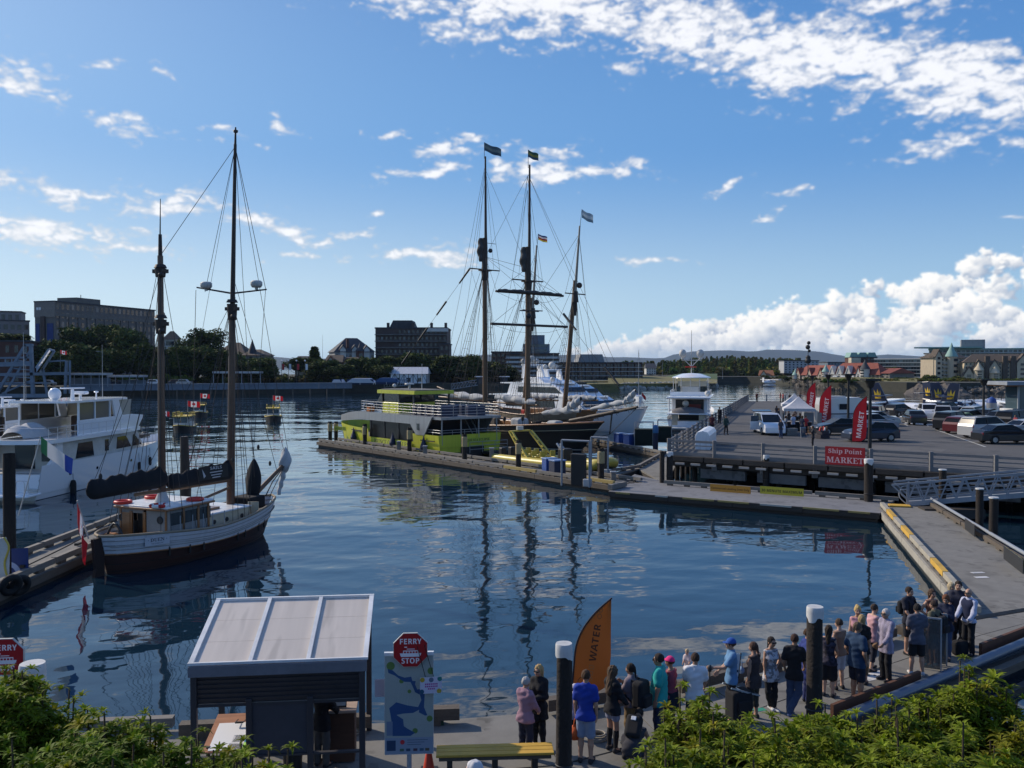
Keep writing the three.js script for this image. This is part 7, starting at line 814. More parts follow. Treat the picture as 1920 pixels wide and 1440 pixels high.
// ---------------------------------------------------------------- the near float: booth, signs, bench, feather flag
{
const FL=at(357,1252,15.5),FR=at(685,1240,15.84),w=Math.hypot(FR.x-FL.x,FR.z-FL.z),ry=Math.atan2(-(FR.z-FL.z),FR.x-FL.x),t=thing('ticket_booth','open ticket booth with pale translucent panelled roof at the near float','booth',V(FL.x,DK,FL.z),ry),h0=2.24,h1=2.82,d=2.25;
const fr=mat('boothFrame',col(.05,.047,.052),{roughness:.5,map:'grime'}),edge=mat('boothEdge',col(.9,.9,.88),{roughness:.4,map:'grime'}),fascia=mat('boothFascia',col(.19,.20,.23),{roughness:.5,map:'grime'}),poly=mat('polycarbonate',col(.84,.77,.69),{roughness:.6,specularIntensity:.3,transmission:.32,map:'streak'});
const P=(x,k,up=0)=>V(x,lerp(h0,h1,k)+up,-d*k),ang=Math.atan2(h1-h0,d);
for(let i=0;i<3;i++)for(let j=0;j<3;j++){const x0=w*(i+.03)/ 3,x1=w*(i+.97)/ 3,m=B();m.bar(P((x0+x1)/ 2,(j+.004)/ 3,-.01),P((x0+x1)/ 2,(j+.996)/ 3,-.01),x1-x0,.016);m.mesh('roof_panel',poly,t);}
for(let i=0;i<=3;i++)B().bar(P(w*i/3,0,.02),P(w*i/3,1,.02),i===0||i===3?.09:.075,.05).mesh('roof_rib',edge,t);
B().box(w+.1,.045,.05,w/2,h0+.03,.0).mesh('eave_strip',edge,t);B().box(w+.1,.05,.06,w/2,h1+.02,-d).mesh('eave_strip',edge,t);
B().box(w+.06,.19,.06,w/2,h0-.1,.04).mesh('fascia',fascia,t);B().box(w+.06,.16,.06,w/2,h1-.1,-d).mesh('fascia',fascia,t);
for(const[x,z,h]of[[.06,0,h0],[w-.06,0,h0],[.06,-d+.06,h1],[w-.06,-d+.06,h1],[w*.33,0,1.7],[w*.68,0,1.7]])B().rbox(.11,h-.1,.11,.01,x,(h-.1)/ 2,z).mesh('post',fr,t);
for(let i=0;i<6;i++)B().box(w-.2,.1,.014,w/2,h0-.235-i*.085,.0,0,.3).mesh('louvre_slat',fr,t);B().box(w-.2,.05,.05,w/2,1.5,0).mesh('header_bar',fr,t);for(const z of[-.7,-1.5])for(const x of[.06,w-.06])B().box(.04,.06,.8,x,1.9,z).mesh('side_bar',fr,t);
B().box(w*.33,.92,.03,w*.505,1.03,.0).mesh('back_panel',mat('boothPanel',col(.06,.058,.068),{roughness:.7,map:'grime'}),t);B().box(w-.2,.035,.08,w/2,.55,.02).mesh('rail',fr,t);B().box(w*.3,.5,.03,w*.17,.28,0).mesh('lower_panel',K.timberDark,t);
const ct=thing('counter','sloping wooden counter with papers in the booth\'s left opening','counter',t.position.clone().add(V(.15,.62,-.5)),ry);const wd=mat('counterWood',col(.42,.19,.10),{map:'wood'});
B().box(.92,.03,1.35,.45,.12,-.12,0,.12).mesh('top',wd,ct);for(const[x,z]of[[.08,.4],[.82,.4],[.08,-.65],[.82,-.65]])B().box(.06,.75,.06,x,-.28,z).mesh('leg',K.timber,ct);
const pap=(nm,lb,c,x,z,w2,d2,r,lift=.15)=>{const m=thing(nm,lb,nm==='flyer'?'flyer':'paper',V(0,0,0));const q=V(x,.12 -(z+.12)*Math.tan(.12)*-1*-1+.022,z);m.position.copy(q.applyEuler(ct.rotation).add(ct.position));m.rotation.set(.12,ry,0,'YXZ');B().box(w2,.008,d2,0,0,0,r).mesh('sheet',mat('sheet'+c.join(),col(...c),{roughness:.8}),m);};
pap('paper','large white sheet spread over the booth\'s left counter',[.75,.75,.74],.4,.05,.6,.95,0);pap('flyer','blue flyer on the booth\'s left counter',[.06,.33,.58],.64,.15,.34,.24,.0);pap('flyer','lime green flyer nearest us on the booth\'s left counter',[.42,.75,.12],.62,.42,.36,.26,0);
{const c=thing('sunglasses','dark sunglasses lying on the white papers in the booth','sunglasses',V(.5,.24,-.28).applyEuler(ct.rotation).add(ct.position),ry);B().rbox(.16,.03,.05,.012,0,0,0).bar(V(-.08,0,0),V(-.05,.0,-.15),.012).bar(V(.08,0,0),V(.1,0,-.14),.012).mesh('frame',K.black,c);const e=thing('bag','small black pouch on the booth\'s left counter','pouch',V(.72,.28,-.6).applyEuler(ct.rotation).add(ct.position),ry);B().rbox(.26,.09,.14,.04,0,0,0,.4).mesh('pouch',K.blackCloth,e);}
const dk=thing('desk','dark wooden desk in the booth\'s right opening','desk',V(w*.83,DK,-.95).applyAxisAngle(UPV,ry).add(V(t.position.x,0,t.position.z)),ry);B().box(.62,.04,.55,0,1.0,0).mesh('top',mat('deskTop',col(.44,.33,.27),{map:'wood'}),dk);B().box(.56,.95,.5,0,.5,0).mesh('cabinet',mat('deskBrown',col(.10,.045,.025),{map:'wood'}),dk);
const sc=thing('tablet','pale tablet screen standing on the booth\'s desk','tablet',dk.position.clone().add(V(-.05,1.13,.05)),ry);B().rbox(.34,.02,.24,.01,0,0,-.02,0,1.1).mesh('case',K.darkMetal,sc);B().box(.3,.012,.2,0,.012,-.02,0,1.1).mesh('screen',mat('screenPale',col(.4,.48,.55),{roughness:.2}),sc);
const bin=thing('litter_bin','litter bin with white liner inside the booth','bin',V(w*.55,DK,-.6).applyAxisAngle(UPV,ry).add(V(t.position.x,0,t.position.z)));B().cyl(.17,.2,.5,0,0,0,16).mesh('bin',K.darkMetal,bin);B().lathe([[.19,.44],[.22,.5],[.2,.56],[.12,.6],[0,.58]],0,0,0,12).mesh('liner',K.white,bin);
}
const octPrint=(key)=>printMat(key,256,256,(g)=>{g.fillStyle='#8d8488';g.fillRect(0,0,256,256);const oct=(r,c)=>{g.fillStyle=c;g.beginPath();for(let i=0;i<8;i++){const a=Math.PI/8+i*Math.PI/4;g[i?'lineTo':'moveTo'](128+r*Math.cos(a),128+r*Math.sin(a));}g.closePath();g.fill();};oct(136,'#a8141c');oct(128,'#d9cfd0');oct(125,'#a8141c');g.fillStyle='#e9e2e2';g.textAlign='center';g.font='bold 50px sans-serif';g.fillText('FERRY',128,88);g.fillText('STOP',128,216);g.fillRect(62,148,134,16);g.beginPath();g.moveTo(58,148);g.lineTo(200,148);g.lineTo(188,172);g.lineTo(66,172);g.fill();g.fillRect(80,130,100,6);for(let i=0;i<6;i++)g.fillRect(80+i*19,130,5,20);g.fillRect(104,118,52,5);g.fillRect(88,104,18,7);},{roughness:.45});
function octSign(parent,x,y,z,r){const m=new THREE.Matrix4().makeTranslation(x,y,z),pts=[];for(let i=0;i<8;i++){const a=Math.PI/8+i*Math.PI/4;pts.push([r*Math.cos(a),r*Math.sin(a)]);}B().prism(pts,.05,m,.004).mesh('octagon_plate',K.offwhite,parent);const s=new THREE.Shape(pts.map((p)=>new THREE.Vector2(p[0]*.985,p[1]*.985))),g=new THREE.ShapeGeometry(s),uv=g.attributes.uv,p=g.attributes.position;for(let i=0;i<uv.count;i++)uv.setXY(i,.5+p.getX(i)/(2*r)*.94,.5+p.getY(i)/(2*r)*.94);const q=new THREE.Mesh(g,octPrint('octagon'));q.name='octagon_face';q.position.set(x,y,z+.0275);parent.add(q);}
{
const D=15.75,c=at(767,1322,D),t=thing('ferry_stop_sign','tall harbour map board topped by a red octagonal ferry stop sign','sign',V(c.x,DK,c.z),.07),W=.9,H=1.84,yc=c.y-DK;
B().box(W,H,.05,0,yc,-.03).mesh('board',K.offwhite,t);B().box(W+.01,.06,.07,0,yc+H/2+.03,-.03).mesh('top_edge',K.white,t);
const mp=printMat('harbourMap',256,512,(g,W2,H2)=>{
g.fillStyle='#9ca29c';g.fillRect(0,0,W2,H2);reseed(31);g.lineWidth=1;for(let i=0;i<90;i++){g.strokeStyle=i % 3?'#8e958f':'#aab1a9';g.beginPath();const x=rnd()*W2,y=rnd()*400,a=rnd()<.5?.3:1.87;g.moveTo(x,y);g.lineTo(x+Math.cos(a)*rr(20,120),y+Math.sin(a)*rr(20,120));g.stroke();}
g.fillStyle='#5f7a3c';for(const[x,y,r]of[[30,50,22],[88,130,12],[130,185,10],[245,80,18],[238,330,16],[160,392,14]]){g.beginPath();g.arc(x,y,r,0,7);g.fill();}
g.fillStyle='#2c4d7a';const blob=(l)=>{g.beginPath();l.forEach((p,i)=>g[i?'lineTo':'moveTo'](p[0],p[1]));g.closePath();g.fill();};
blob([[14,66],[40,72],[70,100],[104,112],[140,108],[146,130],[164,132],[160,148],[172,176],[196,172],[212,200],[208,270],[226,312],[214,314],[180,296],[182,282],[150,298],[100,300],[60,306],[96,330],[100,366],[120,380],[160,402],[136,418],[40,416],[40,380],[28,300],[22,270],[60,240],[120,258],[176,268],[194,232],[186,204],[160,190],[148,160],[136,136],[104,134],[80,120],[52,100],[18,86]]);
g.fillStyle='#8a95a4';g.fillRect(0,426,W2,86);g.fillStyle='#707d92';g.fillRect(8,340,32,74);g.fillStyle='#28405e';g.fillRect(8,440,48,54);g.fillStyle='#c02c34';g.beginPath();g.arc(92,450,12,0,7);g.fill();g.fillStyle='#4f5a6c';for(let i=0;i<3;i++)g.fillRect(118,438+i*12,110-i*18,3);for(const[x,c2]of[[78,'#46604a'],[112,'#34455e'],[150,'#513644'],[184,'#3e5a70'],[214,'#5a4e3e']]){g.fillStyle=c2;g.fillRect(x,484,22,14);}
});{const b=B();b.add(plate(W-.02,H-.02));const m=b.mesh('map_print',mp,t,true);m.position.set(0,yc,-.003);}
B().rod(V(0,-.02,-.03),V(0,yc-H/2,-.03),.045,.045,12).mesh('post',K.alu,t);B().box(.55,.02,.4,0,.01,0).mesh('base_plate',mat('blueBase',col(.015,.02,.35),{roughness:.5}),t);octSign(t,.03,yc+H/2+.12,.035,.335);
const side=thing('notice','small hanging notice with coloured dots beside the map board','sign',at(808,1285,15.68),.15);{const b=B();b.add(plate(.4,.3));b.mesh('print',printMat('dotNotice',128,96,(g)=>{g.fillStyle='#c9c4d2';g.fillRect(0,0,128,96);for(const[x,y,c2]of[[14,14,'#b99a30'],[66,16,'#5d6b80'],[116,12,'#2d7a72'],[10,84,'#26546e'],[112,84,'#b39a3a']]){g.fillStyle=c2;g.beginPath();g.arc(x,y,14,0,7);g.fill();}g.fillStyle='#a23a86';for(const[y,w2]of[[44,70],[58,70],[72,36]])for(let x=64-w2/2;x<64+w2/2;x+=11)g.fillRect(x,y-8,8,9);}),side,true);B().box(.4,.3,.015,0,0,-.012).mesh('card',K.offwhite,side);B().rod(V(-.1,.15,-.03),V(-.25,.72,-.04),.006,.006,4).rod(V(.05,.15,-.03),V(-.12,.74,-.04),.006,.006,4).mesh('cord',K.black,side);}
const s2=thing('notice','pale pinkish card projecting left of the map board','sign',at(713,1290,15.85),.1);B().box(.2,.33,.015).mesh('card',mat('cardPink',col(.5,.42,.45),{roughness:.7,transmission:.2}),s2);
const l=at(10,1231,13.6),ls=thing('ferry_stop_sign','red octagonal ferry stop sign cut off by the left edge','sign',V(l.x,DK,l.z),.1),ly=l.y-DK;octSign(ls,0,ly,0,.31);B().rod(V(0,0,-.06),V(0,ly,-.06),.04,.04,10).mesh('post',K.alu,ls);
}
{const p=at(928,1412,16.05),t=thing('bench','long yellow topped wooden bench on the near float','bench',V(p.x,DK,p.z),.06);const w=2.2;for(let i=0;i<3;i++)B().rbox(w,.05,.145,.012,0,.45,-.16+i*.155).mesh('seat_plank',K.yellowPaint,t);B().rbox(w-.1,.09,.04,.01,0,.385,.16).mesh('apron',K.timber,t);for(const x of[-.85,.0,.75])for(const z of[-.15,.12])B().box(.1,.42,.1,x,.21,z).mesh('leg',K.timberDark,t);}
{const p=on(804,1446,DK),t=thing('traffic_cone','orange traffic cone beside the map board','cone',V(p.x,DK,p.z));B().lathe([[.13,0],[.11,.05],[.03,.5],[0,.51]],0,0,0,16).mesh('cone',mat('coneRed',col(.6,.06,.03),{roughness:.5}),t);B().box(.32,.03,.32,0,.015,0).mesh('foot',K.black,t);}
{const p=on(823,1357,DK),t=thing('flower_tub','dark green square tub by the edge of the near float','tub',V(p.x,DK,p.z),.1);B().box(.2,.3,.2,0,.15,0).mesh('tub',mat('tubGreen',col(.015,.06,.03),{roughness:.6}),t);}
function featherFlag(label,base,H,lean,w,m,ry,y0=.25,poleM=K.black,n='feather_flag'){
const t=thing(n,label,'flag',base,ry);const edge=(k)=>V(k*lean*.45+Math.pow(Math.max(0,k-.55)/ .45,2.2)*w*.95,k*H,0),pts=[];for(let i=0;i<=14;i++)pts.push(edge(i/14));B().tube(pts,.018,28,6).mesh('pole',poleM,t);
const k0=y0,N=26,M=6,pos=[],uv=[],idx=[];for(let i=0;i<=N;i++){const k=lerp(k0,.995,i/N),e=edge(k),right=lean*.45*k+w*(1-.0*k)+(k<k0+.06?-w*.55*(1 -(k-k0)/ .06)*.6:0),tipx=edge(.995).x;for(let j=0;j<=M;j++){const x=lerp(e.x+.012,Math.min(Math.max(right+(k-k0)*.12,e.x+.01),tipx+.0),j/M);pos.push(x,k*H+(i===0?.0:0),.03*Math.sin(k*9+j*.8)*j/M);uv.push(clamp((x-edge(k0).x)/(tipx-edge(k0).x+.0001)),i/N);}}
for(let i=0;i<N;i++)for(let j=0;j<M;j++){const a=i*(M+1)+j,b=a+M+1;idx.push(a,a+1,b,b,a+1,b+1);}
const g=new THREE.BufferGeometry();g.setAttribute('position',new THREE.Float32BufferAttribute(pos,3));g.setAttribute('uv',new THREE.Float32BufferAttribute(uv,2));g.setIndex(idx);g.computeVertexNormals();const q=new THREE.Mesh(g,m);q.name='cloth';q.castShadow=true;t.add(q);return t;
}
{const m=printMat('orangeFeather',256,512,(g,W,H)=>{g.fillStyle='#a3591a';g.fillRect(0,0,W,H);g.save();g.translate(118,420);g.rotate(-Math.PI/2+.18);g.fillStyle='#3a2412';g.font='bold 62px sans-serif';g.fillText('WATER',82,22);g.strokeStyle='#6f4a28';g.lineWidth=5;g.font='bold 50px sans-serif';for(let i=0;i<3;i++){g.beginPath();g.arc(330+i*36,4,13,0,7);g.stroke();}g.strokeStyle='#8a6038';for(let i=0;i<4;i++)g.strokeRect(-60+i*34,-12,18,28);g.restore();g.strokeStyle='#4a2f16';g.lineWidth=4;g.beginPath();g.arc(70,455,30,0,7);g.stroke();},{roughness:.8,transmission:.22,side:THREE.DoubleSide});
const p=at(1067,1390,18.1);featherFlag('tall orange feather flag with dark lettering behind the queue',V(p.x,DK,p.z),2.78,.45,.74,m,0,.27,mat('flagSleeve',col(.02,.02,.03)));}
[[1120,1385,'coil of pale rope on the near float behind the blue shirted man'],[660,1372,'coil of pale rope beside the booth\'s right post'],[1005,884,'coil of rope on the long float beside the blue bins'],[700,836,'coil of rope on the long float before the whale boat\'s bow']].forEach(([px,py,l])=>{const p=on(px,py,DK),t=thing('rope_coil',l,'rope',p);for(let i=0;i<4;i++)B().put(new THREE.TorusGeometry(.2-i*.012,.018,6,22),rr(-.02,.02),.02+i*.032,rr(-.02,.02),0,Math.PI/2+rr(-.06,.06)).mesh('turn',K.ropePale,t);});
[[N[2],N[3],.55],[N[3],N[4],.5],[N[4],N[5],.5],[N[0],N[1],.6],[N[1],N[2],.35]].forEach(([a,b,k],i)=>{const p=mid(a,b,k).add(V(.1,0,.5)),t=thing('mooring_cleat','galvanised cleat by the water side edge of the near float, '+nth[i]+' of five','cleat',lv(p,DK),.4-i*.15,'cleats along the near float');B().rbox(.1,.1,.1,.02,-.08,.05,0).rbox(.1,.1,.1,.02,.08,.05,0).rbox(.42,.05,.07,.02,0,.12,0).mesh('horn',K.darkMetal,t);});
for(const[px,py,l]of[[1746,1256,'glass screen panel with metal frame in front of the queue\'s far end'],[1757,1246,'second glass screen panel standing behind the first one']]){const p=on(px,py,DK),t=thing('glass_screen',l,'screen',V(p.x,DK,p.z),-.45);B().box(.42,1.25,.02,0,.66,0).mesh('pane',mat('smokedPane',col(.35,.36,.36),{transmission:.8,roughness:.05,thickness:0}),t);for(const x of[-.22,.22])B().box(.035,1.32,.035,x,.66,0).mesh('frame_post',K.alu,t);B().box(.44,.04,.04,0,1.32,0).mesh('frame_top',K.alu,t);}
reseed(404);
const blk=[.012,.012,.015],nav=[.015,.025,.06],gry=[.10,.105,.12],brn=[.07,.035,.015],blond=[.42,.28,.12],dkh=[.02,.012,.008],greyh=[.42,.40,.38],white=[.72,.72,.74],khaki=[.30,.22,.13],jean=[.045,.075,.15],pink=[.6,.3,.33];
const Pp={};
Pp.a=person({p:[985,1420],h:1.56,fem:1,fat:1.15,ry:2.5,label:'grey haired woman in a mauve top with shoulder bag, seen from behind the bench',top:{c:[.34,.2,.26],sleeve:'long',len:.1},bottom:{c:[.03,.03,.05]},hair:['short',greyh],armL:'low',armR:'low'});
handbag(Pp.a,'dark shoulder bag of the woman in mauve',K.blackCloth,Pp.a.left.clone().add(V(-.12,.06,.1)),.3,.2);
Pp.b=person({p:[1011,1402],h:1.66,fem:1,ry:-.6,label:'blonde long haired woman in black beside the woman in mauve',top:{c:blk,sleeve:'long',len:.25},bottom:{c:blk,type:'tight'},hair:['long',blond],armL:'fold',armR:'fold',glasses:1});
Pp.c=person({p:[1077,1385],h:1.1,kid:1,ry:2.8,label:'child in white hat and lavender shirt between the pile and blue shirted man',top:{c:[.38,.36,.55],sleeve:'short',len:.1},bottom:{c:blk,type:'tight'},hair:['cap',[.55,.52,.62],brn]});
Pp.d=person({p:[1098,1430],h:1.78,ry:2.85,label:'man in bright blue T shirt and pale shorts holding an orange bag',top:{c:[.015,.05,.36],sleeve:'short',len:.08},bottom:{c:[.24,.30,.42],type:'shorts'},hair:['short',brn],armR:'down',skin:0});
handbag(Pp.d,'bright orange bag hanging from the hand of the man in blue',mat('bagOrange',col(.65,.11,.02),{map:'cloth'}),Pp.d.left,.36,.3);
Pp.e=person({p:[1148,1408],h:1.68,fem:1,ry:2.2,label:'girl with very long dark blond hair, black top and black stockings',top:{c:blk,sleeve:'long',len:.1},bottom:{c:[.30,.32,.42],type:'mini'},socks:blk,hair:['verylong',[.09,.055,.03]],armL:'low',armR:'low'});
Pp.f=person({p:[1183,1396],h:1.63,fem:1,ry:-2.3,label:'dark haired woman with a big black backpack and tan trousers',top:{c:[.25,.2,.22],sleeve:'short'},bottom:{c:[.20,.13,.06],type:'pants'},hair:['pony',dkh],armL:'phone',armR:'phone',skin:1});backpack(Pp.f,'big black backpack worn by the dark haired woman in tan trousers',K.blackCloth,1.25);
Pp.g=person({p:[1186,1432],h:1.74,ry:2.75,crouch:1,label:'person crouching on the deck with a dark backpack',top:{c:[.03,.03,.04],sleeve:'none'},bottom:{c:[.02,.02,.03],type:'shorts'},hair:['short',dkh],skin:1});
{const g=thing('backpack','dark backpack with white patch on the crouching person\'s back','backpack',Pp.g.w(mid(Pp.g.chest,Pp.g.neck,.3).add(V(0,.16,-.14))),Pp.g.t.rotation.y);g.rotation.set(.75,Pp.g.t.rotation.y,0,'YXZ');B().rbox(.32,.44,.2,.08,0,0,0,0,0,0,3).mesh('sack',K.blackCloth,g);B().rbox(.1,.08,.02,.01,0,.12,-.105).mesh('patch',K.white,g);}
Pp.h=person({p:[1236,1392],h:1.80,ry:-1.9,fat:1.35,belly:.11,label:'man in a loose turquoise T shirt and dark trousers',top:{c:[.02,.36,.33],sleeve:'short',len:.14},bottom:{c:nav},hair:['short',[.03,.02,.015]],glasses:1,skin:1});
Pp.i=person({p:[1257,1378],h:1.62,fem:1,ry:-2.3,label:'woman in a hot pink cap behind the man in turquoise',top:{c:[.4,.07,.10],sleeve:'none',len:.02},bottom:{c:nav,type:'pants'},hair:['cap',[.75,.03,.20],brn],skin:1,armL:'low'});
{const g=thing('jacket','dark jacket tied round the waist of the woman in the pink cap','jacket',Pp.i.w(Pp.i.hip.clone().add(V(0,.04,0))),Pp.i.t.rotation.y);B().grid((u,v)=>{const a=v*6.28,r=.165+.03*u+.014*Math.sin(a*6);return[Math.cos(a)*r*1.15,.06-u*.38*(1+.1*Math.sin(a*5)),Math.sin(a)*r*.9];},8,28,1.2).mesh('cloth',mat('jacketNavy',col(.012,.015,.03),{map:'cloth'}),g);}
Pp.j=person({p:[1303,1386],h:1.76,ry:2.95,fat:1.1,label:'man in a plain white T shirt seen from behind, holding a baby',top:{c:white,sleeve:'short',len:.12},bottom:{c:nav,type:'shorts'},hair:['short',[.04,.02,.01]],armL:'phone',armR:'low',skin:1});
Pp.k=person({at:Pp.j.w(V(.16,1.02,.24)),h:.74,kid:1,ry:-.4,cell:.016,label:'baby with fair hair held at the white shirted man\'s shoulder',top:{c:[.6,.5,.5],sleeve:'short'},bottom:{c:[.5,.45,.5],type:'tight'},hair:['short',[.5,.36,.2]],armL:'hold',armR:'hold',stance:.05});
Pp.l=person({p:[1371,1352],h:1.78,ry:-1.7,label:'man in blue cap and light blue T shirt leaning on a pole beside luggage',top:{c:[.11,.24,.42],sleeve:'short',len:.08},bottom:{c:blk},hair:['cap',[.02,.09,.36],brn],armL:'hold',armR:'low'});
{const q=Pp.l.w(Pp.l.left);solo(B().rod(V(q.x,DK,q.z),V(q.x,q.y+.06,q.z),.014,.014,6).lathe([[.0,0],[.04,.03],[.05,.1],[.03,.16],[0,.17]],q.x,q.y-.1,q.z,8),'walking_pole',K.darkMetal,'thin dark pole held by the man in the blue cap','pole');}
{const p=on(1385,1356,DK),t=thing('luggage_trolley','black bag on a metal luggage trolley beside the man in the blue cap','trolley',V(p.x,DK,p.z),.35);B().rbox(.5,.62,.36,.06,0,.42,0,0,0,0,3).mesh('bag',K.blackCloth,t);B().rbox(.3,.3,.06,.03,0,.4,.2,0,0,0,2).mesh('pocket',K.blackCloth,t);for(const z of[-.16,.16])B().bar(V(-.3,.85,z),V(.42,.6,z),.03).mesh('trolley_bar',K.steel,t);for(const x of[-.02,.4])B().bar(V(x,.73-x*.3,-.16),V(x,.73-x*.3,.16),.025).mesh('cross_bar',K.steel,t);for(const x of[-.2,.2])for(const z of[-.15,.15])B().put(new THREE.CylinderGeometry(.06,.06,.03,12),x,.06,z,0,Math.PI/2).mesh('wheel',K.rubber,t);const s=thing('placard','white framed placard held behind the luggage trolley','placard',V(p.x-.05,DK+1.2,p.z-.15),.35);s.rotation.z=-.12;B().box(.22,.5,.02).mesh('card',K.white,s);B().box(.2,.05,.024,0,-.12,.0).mesh('stripe',K.navy,s);for(const x of[-.12,.12])B().box(.02,.54,.03,x,0,0).mesh('frame',K.black,s);}
Pp.m=person({p:[1413,1348],h:1.66,fem:1,ry:-2.5,label:'woman in dark tank top shading her eyes with one hand',top:{c:[.05,.035,.035],sleeve:'none',len:.16},bottom:{c:[.05,.05,.04],type:'capri'},hair:['pony',[.06,.03,.02]],armR:'raise',armL:'down',skin:0});
handbag(Pp.m,'small pale blue bag at the side of the woman shading her eyes',mat('bagBlue',col(.22,.33,.5),{map:'cloth'}),Pp.m.right.clone().add(V(.28,-.3,.1)),.22,.16);
Pp.n=person({p:[1445,1334],h:1.65,fem:1,ry:.35,label:'woman in a patterned white top, sunglasses and black leggings',top:{c:[.62,.61,.64],map:'floral',sleeve:'none',len:.16},bottom:{c:blk,type:'tight'},hair:['pony',dkh],glasses:1,armL:'hips',armR:'down',shoe:[.6,.6,.6],cross:1,skin:0});
Pp.o=person({p:[1489,1340],h:1.76,ry:2.7,label:'man in a black T shirt and blue jeans with crossed legs',top:{c:blk,sleeve:'short',len:.12},bottom:{c:jean},hair:['short',[.045,.02,.012]],armL:'pocket',armR:'low',shoe:[.1,.14,.3],cross:1,skin:1});
Pp.p=person({p:[1513,1318],h:1.68,ry:1.6,fem:1,label:'person in blue half hidden behind the brown pile',top:{c:[.02,.04,.2],sleeve:'short',len:.3},bottom:{c:[.02,.03,.12]},hair:['short',brn],armL:'hips',armR:'hips'});
Pp.q=person({p:[1553,1306],h:1.64,fem:1,ry:2.6,label:'girl with long dark hair in a dark dress right of the brown pile',top:{c:[.05,.045,.07],map:'floral',sleeve:'none',len:.1},bottom:{c:blk,type:'skirt'},hair:['long',[.03,.018,.01]],armL:'low',armR:'low',skin:3});
Pp.r=person({p:[1573,1292],h:1.66,fem:1,ry:-2.8,label:'bare shouldered woman in pale shorts behind the dark haired girl',top:{c:[.26,.16,.11],sleeve:'none'},bottom:{c:[.42,.44,.5],type:'shorts'},hair:['short',[.06,.035,.02]],armL:'fold',armR:'fold',skin:3});
Pp.s=person({p:[1606,1315],h:1.80,ry:2.0,fat:1.35,belly:.10,label:'heavy man in a dark blue polo shirt and long dark shorts',top:{c:[.015,.045,.10],sleeve:'short',len:.12},bottom:{c:[.012,.014,.03],type:'shorts'},hair:['short',[.12,.08,.05]],glasses:'up',armL:'pocket',armR:'pocket',skin:1});
Pp.t=person({p:[1615,1283],h:1.66,fem:1,ry:2.7,label:'blonde woman in black behind the heavy man in dark blue',top:{c:blk,sleeve:'short',len:.1},bottom:{c:[.14,.09,.05],type:'capri'},hair:['bob',[.35,.24,.11]],armL:'low'});
Pp.u=person({p:[1607,1263],h:1.68,fem:1,ry:-.2,label:'woman with blond topknot, farthest behind the heavy man',top:{c:pink,sleeve:'none'},bottom:{c:jean},hair:['bun',[.5,.34,.13]]});
Pp.v=person({p:[1634,1257],h:1.66,fem:1,ry:1.9,lean:.1,label:'woman in a sleeveless pink top with a tan bag beside the grey man',top:{c:[.62,.36,.38],sleeve:'none',len:.12},bottom:{c:[.02,.022,.04],type:'capri'},hair:['short',[.05,.03,.02]],armL:'fold',armR:'low',step:.3,skin:3});
handbag(Pp.v,'tan shoulder bag of the woman in pink',mat('bagTan',col(.26,.15,.08),{map:'cloth'}),Pp.v.hip.clone().add(V(-.2,.12,.08)),.36,.26);
Pp.w=person({p:[1661,1276],h:1.74,ry:-1.25,fat:1.15,label:'grey haired man in a loose checked grey shirt and black trousers',top:{c:[.36,.32,.42],map:'plaid',sleeve:'long',len:.2},bottom:{c:blk},hair:['short',[.5,.47,.45]],glasses:1,armL:'low',armR:'down'});
Pp.x=person({p:[1703,1226],h:1.78,ry:.5,label:'man in a dark T shirt and shorts facing us at the rail',top:{c:[.014,.016,.03],sleeve:'short',len:.1},bottom:{c:[.012,.014,.02],type:'shorts'},hair:['short',[.03,.018,.012]],armL:'fold',armR:'low',skin:0});backpack(Pp.x,'small dark rucksack of the man facing us at the rail',K.blackCloth,.85);
Pp.y=person({p:[1719,1266],h:1.76,ry:2.95,label:'man in grey T shirt and black shorts seen from behind',top:{c:[.09,.095,.13],sleeve:'short',len:.12},bottom:{c:blk,type:'shorts'},hair:['short',[.012,.01,.01]],armL:'fold',armR:'fold',shoe:[.6,.6,.6],stance:.13});
Pp.z=person({p:[1751,1250],h:1.68,ry:-2.6,label:'person in khaki top and shorts behind the glass screens',top:{c:[.12,.11,.07],sleeve:'short',len:.1},bottom:{c:blk,type:'shorts'},hair:['short',[.035,.02,.015]],shoe:[.10,.28,.45],skin:0});backpack(Pp.z,'black backpack of the person behind the glass screens',K.blackCloth,1);
Pp.aa=person({p:[1746,1226],h:1.72,fem:1,ry:.2,label:'woman with long brown hair in an orange brown top',top:{c:[.16,.07,.05],sleeve:'none',len:.1},bottom:{c:[.06,.04,.03]},hair:['long',[.07,.04,.025]],armL:'fold',armR:'hips',skin:0});
Pp.ab=person({p:[1773,1236],h:1.68,fem:1,ry:-.7,nod:.4,label:'red haired woman in navy jacket and jeans looking down',top:{c:[.014,.02,.05],sleeve:'long',len:.1},bottom:{c:jean,type:'tight'},hair:['bob',[.16,.06,.025]],armL:'phone',armR:'low',step:.15});
Pp.ac=person({p:[1796,1217],h:1.84,ry:-.5,label:'tall man in a dark shirt and black trousers listening to the others',top:{c:[.022,.025,.045],sleeve:'short',len:.08},bottom:{c:blk},hair:['short',[.03,.02,.014]],armL:'low',armR:'low',skin:0});
Pp.ad=person({p:[1782,1205],h:1.66,fem:1,ry:.3,label:'fair haired woman mostly hidden behind the tall man in dark shirt',top:{c:[.06,.08,.13],sleeve:'short'},bottom:{c:nav},hair:['bob',[.45,.36,.22]]});
Pp.ae=person({p:[1816,1228],h:1.76,ry:-1.1,label:'bald man in navy waistcoat with white shirt sleeves',top:{c:[.5,.53,.68],sleeve:'long',len:.02},bottom:{c:blk},armL:'low',armR:'low',glasses:1,skin:0});
